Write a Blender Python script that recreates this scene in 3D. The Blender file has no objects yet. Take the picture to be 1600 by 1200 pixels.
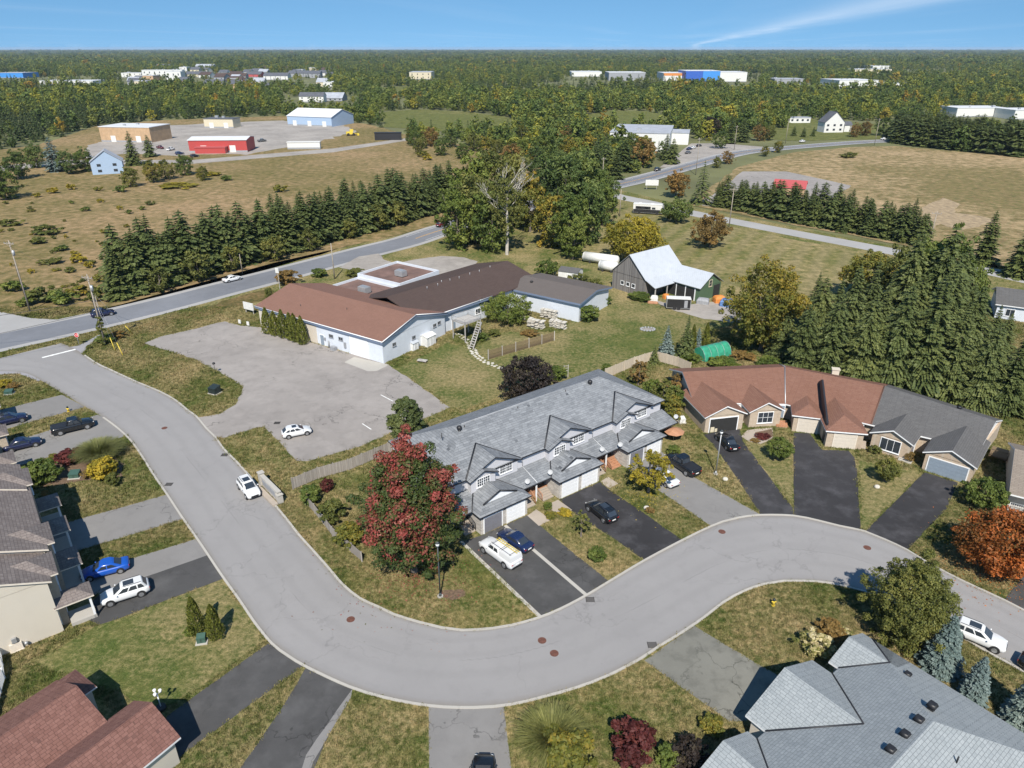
import bpy, bmesh, math, random
import numpy as np
from mathutils import Vector, Matrix
R = math.radians
sc = bpy.context.scene
col = sc.collection

# ------------------------------------------------------------------ camera
CAM_H, FOC = 52.0, 1109.0
PITCH = math.atan(525 / FOC)
cam = bpy.data.cameras.new('camera')
cam.sensor_width = 36.0
cam.lens = FOC / 1600 * 36.0
cam.clip_start = 0.5
cam.clip_end = 90000
camo = bpy.data.objects.new('camera', cam)
camo.location = (0, 0, CAM_H)
camo.rotation_euler = (math.pi / 2 - PITCH, 0, 0)
col.objects.link(camo)
sc.camera = camo
sc.render.resolution_x, sc.render.resolution_y = 1024, 768

# ------------------------------------------------------------------ sky, sun, exposure
SUN_EL, SUN_AZ = R(47), R(180)
world = bpy.data.worlds.new('World')
sc.world = world
world.use_nodes = True
wn, wl = world.node_tree.nodes, world.node_tree.links
wn.clear()
wout = wn.new('ShaderNodeOutputWorld')
bg = wn.new('ShaderNodeBackground')
bg.inputs[1].default_value = 0.084
sky = wn.new('ShaderNodeTexSky')
sky.sky_type = 'NISHITA'
sky.sun_disc = False
sky.sun_elevation = SUN_EL
sky.sun_rotation = SUN_AZ
sky.altitude = 0
sky.air_density = 1.0
sky.dust_density = 0.0
sky.ozone_density = 1.8
def wnode(t, **kw):
    n = wn.new(t)
    for k, v in kw.items(): setattr(n, k, v)
    return n
def wmath(op, a, b=None, clamp=False):
    n = wnode('ShaderNodeMath', operation=op, use_clamp=clamp)
    for i, v in enumerate((a, b)):
        if v is None: continue
        if isinstance(v, (int, float)): n.inputs[i].default_value = v
        else: wl.new(v, n.inputs[i])
    return n.outputs[0]
# thin high cirrus: streaks laid out on a high horizontal cloud plane (direction / height)
tc = wnode('ShaderNodeTexCoord')
# the deep clean blue of a polarised autumn sky: look the sky up a little higher than the view ray
lift = wnode('ShaderNodeVectorMath', operation='MULTIPLY_ADD'); wl.new(tc.outputs['Generated'], lift.inputs[0]); lift.inputs[1].default_value = (1, 1, 1); lift.inputs[2].default_value = (0, 0, 0.23)
nrm_ = wnode('ShaderNodeVectorMath', operation='NORMALIZE'); wl.new(lift.outputs[0], nrm_.inputs[0]); wl.new(nrm_.outputs[0], sky.inputs['Vector'])
sx = wnode('ShaderNodeSeparateXYZ'); wl.new(tc.outputs['Generated'], sx.inputs[0])
zz = wmath('MAXIMUM', sx.outputs[2], 0.004)
px_ = wmath('DIVIDE', sx.outputs[0], zz); py_ = wmath('DIVIDE', sx.outputs[1], zz)
cb = wnode('ShaderNodeCombineXYZ'); wl.new(px_, cb.inputs[0]); wl.new(py_, cb.inputs[1])
# one long streak along a line on the cloud plane, broken up by stretched noise
ang = R(78)
along = wmath('ADD', wmath('MULTIPLY', px_, math.cos(ang)), wmath('MULTIPLY', py_, math.sin(ang)))
across = wmath('ADD', wmath('MULTIPLY', px_, -math.sin(ang)), wmath('MULTIPLY', py_, math.cos(ang)))
nz = wnode('ShaderNodeTexNoise'); nz.inputs['Scale'].default_value = 0.55; nz.inputs['Detail'].default_value = 6
cb2 = wnode('ShaderNodeCombineXYZ'); wl.new(wmath('MULTIPLY', along, 0.12), cb2.inputs[0]); wl.new(across, cb2.inputs[1])
wl.new(cb2.outputs[0], nz.inputs['Vector'])
off = wmath('SUBTRACT', across, -5.1)
wob = wmath('MULTIPLY', wmath('SUBTRACT', nz.outputs['Fac'], 0.5), 1.1)
d = wmath('DIVIDE', wmath('ADD', off, wob), 1.25)
streak = wmath('POWER', 2.718, wmath('MULTIPLY', wmath('MULTIPLY', d, d), -1.0))
streak = wmath('MULTIPLY', streak, wmath('MULTIPLY', nz.outputs['Fac'], 0.50))
nz2 = wnode('ShaderNodeTexNoise'); nz2.inputs['Scale'].default_value = 0.16; nz2.inputs['Detail'].default_value = 7
wl.new(cb2.outputs[0], nz2.inputs['Vector'])
veil = wmath('MULTIPLY', wmath('SUBTRACT', nz2.outputs['Fac'], 0.5, True), 0.35)
cl = wmath('ADD', streak, veil, True)
mixc = wnode('ShaderNodeMixRGB'); wl.new(cl, mixc.inputs[0]); hs_ = wnode('ShaderNodeHueSaturation'); hs_.inputs['Saturation'].default_value = 1.22; hs_.inputs['Value'].default_value = 1.28; hs_.inputs['Hue'].default_value = 0.492; wl.new(sky.outputs[0], hs_.inputs['Color']); wl.new(hs_.outputs[0], mixc.inputs[1])
mixc.inputs[2].default_value = (9.0, 9.6, 10.4, 1)
wl.new(mixc.outputs[0], bg.inputs[0]); wl.new(bg.outputs[0], wout.inputs[0])

sun = bpy.data.lights.new('sun', 'SUN')
sun.energy = 5.0
sun.angle = R(0.53)
sun.color = (1.0, 0.935, 0.83)
suno = bpy.data.objects.new('sun', sun)
suno.rotation_euler = (R(90) - SUN_EL, 0, R(-1.5))
suno.location = (0, -60, 120)
col.objects.link(suno)
sc.view_settings.view_transform = 'Standard'
sc.view_settings.look = 'None'
sc.view_settings.gamma = 1
sc.view_settings.use_curve_mapping = False
sc.view_settings.exposure = 0.42

# ------------------------------------------------------------------ helpers
def W(u, v, z=0.0):
    """photo pixel (1600x1200) -> world point on the horizontal plane at height z"""
    x = (u - 800) / FOC; yd = (v - 600) / FOC
    fw = math.cos(PITCH) - yd * math.sin(PITCH); dn = math.sin(PITCH) + yd * math.cos(PITCH)
    t = (CAM_H - z) / dn
    return (x * t, fw * t, z)
def w2(u, v): return W(u, v)[:2]
def tag(o, label=None, cat=None, group=None, kind=None):
    if label: o['label'] = label
    if cat: o['category'] = cat
    if group: o['group'] = group
    if kind: o['kind'] = kind
    return o
def empty(name, loc=(0, 0, 0), rz=0.0, label=None, cat=None, group=None):
    o = bpy.data.objects.new(name, None)
    o.location = loc; o.rotation_euler = (0, 0, rz); o.empty_display_size = 0.3
    col.objects.link(o)
    return tag(o, label, cat, group)
def link(name, me, parent=None):
    o = bpy.data.objects.new(name, me); col.objects.link(o)
    if parent is not None: o.parent = parent
    return o
def copy_tree(o, parent=None):
    c = o.copy(); col.objects.link(c); c.parent = parent
    for ch in o.children: copy_tree(ch, c)
    return c

class MB:
    """collects polygons, builds ONE mesh object; xf = (ox, oy, rot) sub-frame"""
    def __init__(s, xf=None):
        s.v = []; s.f = []; s.m = []; s.uv = []; s.sm = []; s.xf = xf
    def P(s, p):
        if s.xf:
            ox, oy, r = s.xf; c, q = math.cos(r), math.sin(r)
            return (ox + c * p[0] - q * p[1], oy + q * p[0] + c * p[1], p[2])
        return tuple(p)
    def poly(s, pts, m=0, uv=None, smooth=False):
        b = len(s.v); s.v += [s.P(p) for p in pts]
        s.f.append(list(range(b, b + len(pts)))); s.m.append(m); s.uv.append(uv); s.sm.append(smooth)
    def grid(s, rings, m=0, close=True, smooth=True, caps=False):
        b = len(s.v); n = len(rings[0])
        for r in rings: s.v += [s.P(p) for p in r]
        for i in range(len(rings) - 1):
            for j in range(n if close else n - 1):
                k = (j + 1) % n
                s.f.append([b + i * n + j, b + i * n + k, b + (i + 1) * n + k, b + (i + 1) * n + j])
                s.m.append(m); s.uv.append(None); s.sm.append(smooth)
        if caps:
            s.f.append([b + j for j in range(n)][::-1]); s.m.append(m); s.uv.append(None); s.sm.append(False)
            e = b + (len(rings) - 1) * n
            s.f.append([e + j for j in range(n)]); s.m.append(m); s.uv.append(None); s.sm.append(False)
        return s
    def box(s, x0, x1, y0, y1, z0, z1, m=0):
        a = [(x0, y0), (x1, y0), (x1, y1), (x0, y1)]
        return s.prism(a, z0, z1, m)
    def prism(s, pts, z0, z1, m=0, mtop=None):
        b = len(s.v); n = len(pts)
        s.v += [s.P((p[0], p[1], z0)) for p in pts] + [s.P((p[0], p[1], z1)) for p in pts]
        s.f.append([b + i for i in range(n)][::-1]); s.f.append([b + n + i for i in range(n)])
        s.m += [m, m if mtop is None else mtop]; s.uv += [None, None]; s.sm += [False, False]
        for i in range(n):
            k = (i + 1) % n
            s.f.append([b + i, b + k, b + n + k, b + n + i]); s.m.append(m); s.uv.append(None); s.sm.append(False)
        return s
    def tube(s, p0, p1, r0, r1=None, n=6, m=0, caps=True):
        r1 = r0 if r1 is None else r1
        a, b_ = Vector(p0), Vector(p1); d = (b_ - a)
        if d.length < 1e-6: return s
        d.normalize()
        x = d.orthogonal().normalized(); y = d.cross(x)
        rings = []
        for c, r in ((a, r0), (b_, r1)):
            rings.append([tuple(c + (x * math.cos(2 * math.pi * i / n) + y * math.sin(2 * math.pi * i / n)) * r) for i in range(n)])
        return s.grid(rings, m, caps=caps)
    def path(s, pts, rads, n=6, m=0):
        for i in range(len(pts) - 1): s.tube(pts[i], pts[i + 1], rads[i], rads[i + 1], n, m, caps=(i == len(pts) - 2))
        return s
    def ball(s, c, rx, ry, rz, n=10, k=6, m=0, z0=-1.0):
        rings = []
        for i in range(k + 1):
            t = math.asin(max(-1, z0)) + (math.pi / 2 - math.asin(max(-1, z0))) * i / k
            rr = max(math.cos(t), 1e-3)
            rings.append([(c[0] + rx * rr * math.cos(2 * math.pi * j / n), c[1] + ry * rr * math.sin(2 * math.pi * j / n), c[2] + rz * math.sin(t)) for j in range(n)])
        return s.grid(rings, m, caps=True)
    def slab(s, polys, th=0.18, mtop=0, mside=1, mbot=1):
        """roof planes with shared edges given as 3D polygons -> closed slab with shingle UVs in metres"""
        key = lambda p: (round(p[0], 3), round(p[1], 3), round(p[2], 3))
        cnt = {}
        for pl in polys:
            for i in range(len(pl)):
                e = (key(pl[i]), key(pl[(i + 1) % len(pl)])); cnt[e] = cnt.get(e, 0) + 1
        for pl in polys:
            a, b_, c = (Vector(pl[0]), Vector(pl[1]), Vector(pl[2]))
            nrm = (b_ - a).cross(c - a)
            if nrm.length < 1e-9 and len(pl) > 3: nrm = (Vector(pl[2]) - a).cross(Vector(pl[3]) - a)
            nrm.normalize()
            if nrm.z < 0: pl = pl[::-1]; nrm = -nrm
            h = Vector((-nrm.y, nrm.x, 0))
            if h.length < 1e-4: h = Vector((1, 0, 0))
            h.normalize(); up = nrm.cross(h)
            s.poly(pl, mtop, uv=[(Vector(p).dot(h), Vector(p).dot(up)) for p in pl])
            lo = [(p[0], p[1], p[2] - th) for p in pl]
            s.poly(lo[::-1], mbot)
            for i in range(len(pl)):
                p, q = pl[i], pl[(i + 1) % len(pl)]
                e, r = (key(p), key(q)), (key(q), key(p))
                if cnt.get(e, 0) + cnt.get(r, 0) < 2:
                    s.poly([(p[0], p[1], p[2] - th), (q[0], q[1], q[2] - th), q, p], mside)
        return s
    def mesh(s, name, mats):
        me = bpy.data.meshes.new(name)
        me.from_pydata(s.v, [], s.f)
        for mt in (mats if isinstance(mats, (list, tuple)) else [mats]): me.materials.append(mt)
        me.polygons.foreach_set('material_index', s.m)
        me.polygons.foreach_set('use_smooth', s.sm)
        if any(u is not None for u in s.uv):
            ul = me.uv_layers.new(name='UVMap')
            for pg, u in zip(me.polygons, s.uv):
                if u is not None:
                    for li, c in zip(pg.loop_indices, u): ul.data[li].uv = c
        me.update()
        return me
    def build(s, name, mats, parent=None):
        return link(name, s.mesh(name, mats), parent)

def gable_planes(x0, x1, y0, y1, ze, slope, axis='x', ov=0.4):
    x0 -= ov; x1 += ov; y0 -= ov; y1 += ov
    if axis == 'x':
        ym = (y0 + y1) / 2; zr = ze + (y1 - y0) / 2 * slope
        return [[(x0, y0, ze), (x1, y0, ze), (x1, ym, zr), (x0, ym, zr)], [(x0, ym, zr), (x1, ym, zr), (x1, y1, ze), (x0, y1, ze)]]
    xm = (x0 + x1) / 2; zr = ze + (x1 - x0) / 2 * slope
    return [[(x0, y0, ze), (xm, y0, zr), (xm, y1, zr), (x0, y1, ze)], [(xm, y0, zr), (x1, y0, ze), (x1, y1, ze), (xm, y1, zr)]]
def hip_planes(x0, x1, y0, y1, ze, slope, ov=0.4):
    x0 -= ov; x1 += ov; y0 -= ov; y1 += ov
    if x1 - x0 >= y1 - y0:
        h = (y1 - y0) / 2; zr = ze + h * slope; ym = (y0 + y1) / 2; a = (x0 + h, ym, zr); b = (x1 - h, ym, zr)
        return [[(x0, y0, ze), (x1, y0, ze), b, a], [(x1, y0, ze), (x1, y1, ze), b], [(x1, y1, ze), (x0, y1, ze), a, b], [(x0, y1, ze), (x0, y0, ze), a]]
    h = (x1 - x0) / 2; zr = ze + h * slope; xm = (x0 + x1) / 2; a = (xm, y0 + h, zr); b = (xm, y1 - h, zr)
    return [[(x0, y0, ze), (x1, y0, ze), a], [(x1, y0, ze), (x1, y1, ze), b, a], [(x1, y1, ze), (x0, y1, ze), b], [(x0, y1, ze), (x0, y0, ze), a, b]]
def front_hip_planes(x0, x1, y0, y1, ze, slope, ov=0.4):
    """ridge along y, hip at the front (y0), open at the back"""
    x0 -= ov; x1 += ov; y0 -= ov
    h = (x1 - x0) / 2; zr = ze + h * slope; xm = (x0 + x1) / 2; a = (xm, y0 + h, zr); b = (xm, max(y1, y0 + h + .1), zr)
    return [[(x0, y0, ze), (x1, y0, ze), a], [(x1, y0, ze), (x1, b[1], ze), b, a], [(x0, b[1], ze), (x0, y0, ze), a, b]]
def gable_wall(mb, x0, x1, y, ze, slope, ov=0.4, th=0.18, m=0):
    """triangular prism filling a gable in the plane y (ridge along y)"""
    zb = ze - 0.02; xm = (x0 + x1) / 2; zt = ze + ((x1 - x0) / 2 + ov) * slope - 0.2; z1 = ze + ov * slope - 0.2
    pts = [(x0, zb - .15), (x1, zb - .15), (x1, max(z1, zb)), (xm, zt), (x0, max(z1, zb))]
    for yy, rev in ((y, False), (y + th, True)):
        pl = [(p[0], yy, p[1]) for p in pts]; mb.poly(pl[::-1] if rev else pl, m)
    for i in range(len(pts)):
        p, q = pts[i], pts[(i + 1) % len(pts)]
        mb.poly([(p[0], y, p[1]), (p[0], y + th, p[1]), (q[0], y + th, q[1]), (q[0], y, q[1])], m)

# ------------------------------------------------------------------ materials
MAT = {}
def nmat(name):
    m = bpy.data.materials.new(name); m.use_nodes = True
    nt = m.node_tree; b = nt.nodes['Principled BSDF']
    MAT[name] = m
    return m, nt, b
def node(nt, t, **kw):
    n = nt.nodes.new(t)
    for k, v in kw.items(): setattr(n, k, v)
    return n
def setv(nt, sock, v):
    if isinstance(v, (int, float)): sock.default_value = v
    elif isinstance(v, tuple): sock.default_value = v if len(v) == 4 or sock.type == 'VECTOR' else (*v, 1)
    else: nt.links.new(v, sock)
def mth(nt, op, a, b=0.0, clamp=False):
    n = node(nt, 'ShaderNodeMath', operation=op, use_clamp=clamp); setv(nt, n.inputs[0], a); setv(nt, n.inputs[1], b); return n.outputs[0]
def mix(nt, f, a, b, mode='MIX'):
    n = node(nt, 'ShaderNodeMixRGB', blend_type=mode); setv(nt, n.inputs[0], f); setv(nt, n.inputs[1], a); setv(nt, n.inputs[2], b); return n.outputs[0]
def ramp(nt, f, stops):
    n = node(nt, 'ShaderNodeValToRGB'); nt.links.new(f, n.inputs[0]); e = n.color_ramp.elements
    while len(e) < len(stops): e.new(0.5)
    for el, (p, c) in zip(e, stops): el.position = p; el.color = (*c, 1) if len(c) == 3 else c
    return n.outputs[0]
def fac(nt, f, lo, hi):
    n = node(nt, 'ShaderNodeMapRange'); nt.links.new(f, n.inputs[0]); n.inputs[1].default_value = lo; n.inputs[2].default_value = hi; n.clamp = True; return n.outputs[0]
def pos(nt, scale=None):
    g = node(nt, 'ShaderNodeNewGeometry').outputs['Position']
    if scale is None: return g
    mp = node(nt, 'ShaderNodeMapping'); nt.links.new(g, mp.inputs[0]); mp.inputs['Scale'].default_value = scale
    return mp.outputs[0]
def objc(nt, scale=(1, 1, 1)):
    g = node(nt, 'ShaderNodeTexCoord').outputs['Object']
    mp = node(nt, 'ShaderNodeMapping'); nt.links.new(g, mp.inputs[0]); mp.inputs['Scale'].default_value = scale
    return mp.outputs[0]
def noise(nt, vec, scale, detail=3.0, rough=0.55):
    n = node(nt, 'ShaderNodeTexNoise'); nt.links.new(vec, n.inputs['Vector'])
    n.inputs['Scale'].default_value = scale; n.inputs['Detail'].default_value = detail; n.inputs['Roughness'].default_value = rough
    return n.outputs['Fac']
def bump(nt, b, h, strength=0.4, dist=0.05):
    n = node(nt, 'ShaderNodeBump'); n.inputs['Strength'].default_value = strength; n.inputs['Distance'].default_value = dist
    nt.links.new(h, n.inputs['Height']); nt.links.new(n.outputs[0], b.inputs['Normal'])
def plain(name, c, rough=0.6, metal=0.0, var=0.12, scale=3.0, coat=0.0):
    """simple surface with mild procedural mottling"""
    m, nt, b = nmat(name)
    f = noise(nt, objc(nt), scale, 4)
    lo = tuple(x * (1 - var) for x in c); hi = tuple(min(1, x * (1 + var)) for x in c)
    nt.links.new(mix(nt, fac(nt, f, 0.3, 0.7), lo, hi), b.inputs['Base Color'])
    b.inputs['Roughness'].default_value = rough; b.inputs['Metallic'].default_value = metal
    b.inputs['Coat Weight'].default_value = coat
    return m
def grass_mat(name, green, olive, tan, tan_amt=0.5, patch=0.09, fine=1.7, stripes=None):
    m, nt, b = nmat(name)
    p = pos(nt)
    big = noise(nt, p, patch, 5, 0.62); mid = noise(nt, p, 0.45, 5, 0.6); fn = noise(nt, p, fine, 6, 0.72); bl = noise(nt, p, 6.5, 3, 0.7)
    c = mix(nt, fac(nt, mid, 0.40, 0.62), green, olive)
    t = mth(nt, 'ADD', mth(nt, 'MULTIPLY', big, 0.62), mth(nt, 'MULTIPLY', fn, 0.45))
    c = mix(nt, fac(nt, t, 0.68 - 0.28 * tan_amt, 0.80 - 0.22 * tan_amt), c, tan)
    if stripes:
        w = node(nt, 'ShaderNodeTexWave', wave_type='BANDS'); mp = node(nt, 'ShaderNodeMapping')
        nt.links.new(p, mp.inputs[0]); mp.inputs['Rotation'].default_value = (0, 0, stripes[0]); nt.links.new(mp.outputs[0], w.inputs[0])
        w.inputs['Scale'].default_value = stripes[1]; w.inputs['Distortion'].default_value = 1.5; w.inputs['Detail'].default_value = 3; w.inputs['Detail Scale'].default_value = 0.6
        c = mix(nt, mth(nt, 'MULTIPLY', w.outputs['Fac'], 0.55), c, stripes[2])
    dk = fac(nt, mth(nt, 'ADD', mth(nt, 'MULTIPLY', bl, 0.5), mth(nt, 'MULTIPLY', fn, 0.5)), 0.36, 0.62)
    c = mix(nt, 1.0, c, mix(nt, dk, (0.50, 0.54, 0.50), (1.28, 1.26, 1.25)), 'MULTIPLY')
    nt.links.new(c, b.inputs['Base Color'])
    b.inputs['Roughness'].default_value = 0.95; b.inputs['Specular IOR Level'].default_value = 0.1
    bump(nt, b, mth(nt, 'ADD', fn, bl), 0.9, 0.12)
    return m
def pave_mat(name, base, var=0.10, crack=0.0, stain=0.25, patchy=0.12, dark=0.5, rough=0.9, light=1.45):
    m, nt, b = nmat(name)
    p = pos(nt)
    big = noise(nt, p, 0.055, 4, 0.6); mid = noise(nt, p, 0.5, 5, 0.65); gr = noise(nt, p, 14.0, 2, 0.8)
    streak = noise(nt, p, 0.33, 5, 0.65)
    c = mix(nt, fac(nt, big, 0.3, 0.7), tuple(x * (1 - var) for x in base), tuple(x * (1 + var) for x in base))
    c = mix(nt, mth(nt, 'MULTIPLY', fac(nt, mid, 0.48, 0.8), stain), c, tuple(x * dark for x in base))
    c = mix(nt, mth(nt, 'MULTIPLY', fac(nt, streak, 0.48, 0.76), patchy), c, tuple(min(1, x * light) for x in base))
    if crack > 0:
        vo = node(nt, 'ShaderNodeTexVoronoi', feature='DISTANCE_TO_EDGE'); vo.inputs['Scale'].default_value = 0.16
        wp = node(nt, 'ShaderNodeVectorMath', operation='ADD'); nt.links.new(p, wp.inputs[0])
        nn = node(nt, 'ShaderNodeTexNoise'); nt.links.new(p, nn.inputs['Vector']); nn.inputs['Scale'].default_value = 0.7; nn.inputs['Detail'].default_value = 4
        sc_ = node(nt, 'ShaderNodeVectorMath', operation='SCALE'); nt.links.new(nn.outputs['Color'], sc_.inputs[0]); sc_.inputs['Scale'].default_value = 3.5
        nt.links.new(sc_.outputs[0], wp.inputs[1]); nt.links.new(wp.outputs[0], vo.inputs['Vector'])
        k = mth(nt, 'SUBTRACT', 1.0, fac(nt, vo.outputs[0], 0.003, 0.016))
        k = mth(nt, 'MULTIPLY', k, fac(nt, noise(nt, p, 0.09, 2), 0.50, 0.60))
        c = mix(nt, mth(nt, 'MULTIPLY', k, crack), c, tuple(x * 0.35 for x in base))
    c = mix(nt, 1.0, c, mix(nt, gr, (0.86, 0.86, 0.86), (1.14, 1.14, 1.14)), 'MULTIPLY')
    nt.links.new(c, b.inputs['Base Color'])
    b.inputs['Roughness'].default_value = rough; b.inputs['Specular IOR Level'].default_value = 0.25
    bump(nt, b, gr, 0.25, 0.01)
    return m
def roof_mat(name, c1, c2, dark, row=0.30, width=0.85, mott=0.5, contrast=0.55):
    """asphalt shingles on metre UVs: courses, random tabs, shadow lines, wear"""
    m, nt, b = nmat(name)
    uv = node(nt, 'ShaderNodeUVMap').outputs[0]
    br = node(nt, 'ShaderNodeTexBrick'); nt.links.new(uv, br.inputs['Vector'])
    br.inputs['Scale'].default_value = 1.0; br.inputs['Brick Width'].default_value = width; br.inputs['Row Height'].default_value = row
    br.inputs['Mortar Size'].default_value = 0.018; br.inputs['Mortar Smooth'].default_value = 0.3; br.offset = 0.37; br.squash = 0.8
    br.inputs['Color1'].default_value = (0, 0, 0, 1); br.inputs['Color2'].default_value = (1, 1, 1, 1); br.inputs['Mortar'].default_value = (0.5, 0.5, 0.5, 1)
    tab = br.outputs['Color']; mort = br.outputs['Fac']
    br2 = node(nt, 'ShaderNodeTexBrick'); nt.links.new(uv, br2.inputs['Vector'])
    br2.inputs['Scale'].default_value = 1.0; br2.inputs['Brick Width'].default_value = width * 0.62; br2.inputs['Row Height'].default_value = row
    br2.inputs['Mortar Size'].default_value = 0.0; br2.offset = 0.61
    br2.inputs['Color1'].default_value = (0, 0, 0, 1); br2.inputs['Color2'].default_value = (1, 1, 1, 1)
    n1 = noise(nt, uv, 0.35, 5, 0.6)
    v = mth(nt, 'ADD', mth(nt, 'MULTIPLY', tab, 0.5), mth(nt, 'MULTIPLY', br2.outputs['Color'], 0.5))
    c = mix(nt, mth(nt, 'MULTIPLY', v, contrast), c1, c2)
    c = mix(nt, mth(nt, 'MULTIPLY', fac(nt, mth(nt, 'MULTIPLY', v, br2.outputs['Color']), 0.86, 0.95), mott), c, dark)
    c = mix(nt, mth(nt, 'MULTIPLY', fac(nt, n1, 0.4, 0.7), 0.25), c, tuple(x * 0.8 for x in c1))
    c = mix(nt, mth(nt, 'MULTIPLY', mort, 0.45), c, tuple(x * 0.45 for x in dark))
    gr = noise(nt, uv, 9.0, 2, 0.8)
    c = mix(nt, 1.0, c, mix(nt, gr, (0.85, 0.85, 0.85), (1.15, 1.15, 1.15)), 'MULTIPLY')
    nt.links.new(c, b.inputs['Base Color']); b.inputs['Roughness'].default_value = 0.92; b.inputs['Specular IOR Level'].default_value = 0.2
    bump(nt, b, mth(nt, 'SUBTRACT', mth(nt, 'MULTIPLY', v, 0.5), mort), 0.6, 0.03)
    return m
def siding_mat(name, c, pitch=0.15, depth=0.35, vertical=False, dirt=0.15):
    m, nt, b = nmat(name)
    p = node(nt, 'ShaderNodeTexCoord').outputs['Object']
    s = node(nt, 'ShaderNodeSeparateXYZ'); nt.links.new(p, s.inputs[0])
    co = mth(nt, 'ADD', s.outputs[0], s.outputs[1]) if vertical else s.outputs[2]
    fr = mth(nt, 'FRACT', mth(nt, 'DIVIDE', co, pitch))
    line = fac(nt, fr, 0.0, 0.16)
    n1 = noise(nt, p, 0.8, 4)
    cc = mix(nt, mth(nt, 'MULTIPLY', fac(nt, n1, 0.45, 0.75), dirt), c, tuple(x * 0.72 for x in c))
    cc = mix(nt, mth(nt, 'MULTIPLY', mth(nt, 'SUBTRACT', 1.0, line), depth), cc, tuple(x * 0.5 for x in c))
    nt.links.new(cc, b.inputs['Base Color']); b.inputs['Roughness'].default_value = 0.6
    bump(nt, b, fr, 0.35, 0.03)
    return m
def stone_mat(name, c1, c2, mortar, w=0.42, h=0.2):
    m, nt, b = nmat(name)
    p = node(nt, 'ShaderNodeTexCoord').outputs['Object']
    s = node(nt, 'ShaderNodeSeparateXYZ'); nt.links.new(p, s.inputs[0])
    cb_ = node(nt, 'ShaderNodeCombineXYZ'); nt.links.new(mth(nt, 'ADD', s.outputs[0], s.outputs[1]), cb_.inputs[0]); nt.links.new(s.outputs[2], cb_.inputs[1])
    br = node(nt, 'ShaderNodeTexBrick'); nt.links.new(cb_.outputs[0], br.inputs['Vector'])
    br.inputs['Scale'].default_value = 1; br.inputs['Brick Width'].default_value = w; br.inputs['Row Height'].default_value = h
    br.inputs['Mortar Size'].default_value = 0.014; br.inputs['Color1'].default_value = (*c1, 1); br.inputs['Color2'].default_value = (*c2, 1); br.inputs['Mortar'].default_value = (*mortar, 1)
    n1 = noise(nt, p, 2.2, 4)
    c = mix(nt, 1.0, br.outputs['Color'], mix(nt, n1, (0.8, 0.8, 0.8), (1.2, 1.2, 1.2)), 'MULTIPLY')
    nt.links.new(c, b.inputs['Base Color']); b.inputs['Roughness'].default_value = 0.85
    bump(nt, b, mth(nt, 'SUBTRACT', 1.0, br.outputs['Fac']), 0.5, 0.03)
    return m
def wood_mat(name, c, c2, pitch=0.15, axis='xy', gap=0.55):
    m, nt, b = nmat(name)
    p = node(nt, 'ShaderNodeTexCoord').outputs['Object']
    s = node(nt, 'ShaderNodeSeparateXYZ'); nt.links.new(p, s.inputs[0])
    co = mth(nt, 'ADD', s.outputs[0], s.outputs[1]) if axis == 'xy' else s.outputs[2]
    q = mth(nt, 'DIVIDE', co, pitch); fr = mth(nt, 'FRACT', q); fl = mth(nt, 'FLOOR', q)
    wn_ = node(nt, 'ShaderNodeTexWhiteNoise', noise_dimensions='1D'); nt.links.new(fl, wn_.inputs['W'])
    g = noise(nt, objc(nt, (3, 3, .4)), 3.0, 4)
    c_ = mix(nt, wn_.outputs[0], c, c2)
    c_ = mix(nt, 1.0, c_, mix(nt, g, (0.75, 0.75, 0.75), (1.2, 1.2, 1.2)), 'MULTIPLY')
    c_ = mix(nt, mth(nt, 'MULTIPLY', mth(nt, 'SUBTRACT', 1.0, fac(nt, fr, 0.0, 0.12)), gap), c_, tuple(x * 0.25 for x in c))
    nt.links.new(c_, b.inputs['Base Color']); b.inputs['Roughness'].default_value = 0.85
    return m
def leaf_mat(name, stops, transl=0.25, inst=False, rough=0.6):
    """stops over the per-leaf 'tint' attribute; inst adds a per-instance hue drift"""
    m, nt, b = nmat(name)
    at = node(nt, 'ShaderNodeAttribute', attribute_name='tint')
    f = at.outputs['Fac']
    oi = node(nt, 'ShaderNodeObjectInfo')
    c = ramp(nt, f, stops)
    if inst:
        dr = ramp(nt, oi.outputs['Random'], inst)
        c = mix(nt, 1.0, c, dr, 'MULTIPLY')
    else:
        c = mix(nt, 1.0, c, ramp(nt, oi.outputs['Random'], [(0.0, (0.85, 0.88, 0.85)), (0.5, (1, 1, 1)), (1.0, (1.15, 1.1, 1.0))]), 'MULTIPLY')
    nt.links.new(c, b.inputs['Base Color'])
    b.inputs['Roughness'].default_value = rough; b.inputs['Specular IOR Level'].default_value = 0.25
    out = nt.nodes['Material Output']
    tr = node(nt, 'ShaderNodeBsdfTranslucent'); nt.links.new(mix(nt, 1.0, c, (1.3, 1.25, 0.7), 'MULTIPLY'), tr.inputs[0])
    ms = node(nt, 'ShaderNodeMixShader'); ms.inputs[0].default_value = transl
    nt.links.new(b.outputs[0], ms.inputs[1]); nt.links.new(tr.outputs[0], ms.inputs[2]); nt.links.new(ms.outputs[0], out.inputs[0])
    return m
def paint(name, c, rough=0.25, metal=0.0):
    m, nt, b = nmat(name)
    f = noise(nt, objc(nt), 2.0, 3)
    nt.links.new(mix(nt, f, tuple(x * .92 for x in c), c), b.inputs['Base Color'])
    b.inputs['Roughness'].default_value = rough; b.inputs['Metallic'].default_value = metal; b.inputs['Coat Weight'].default_value = 0.6; b.inputs['Coat Roughness'].default_value = 0.06
    return m

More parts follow.
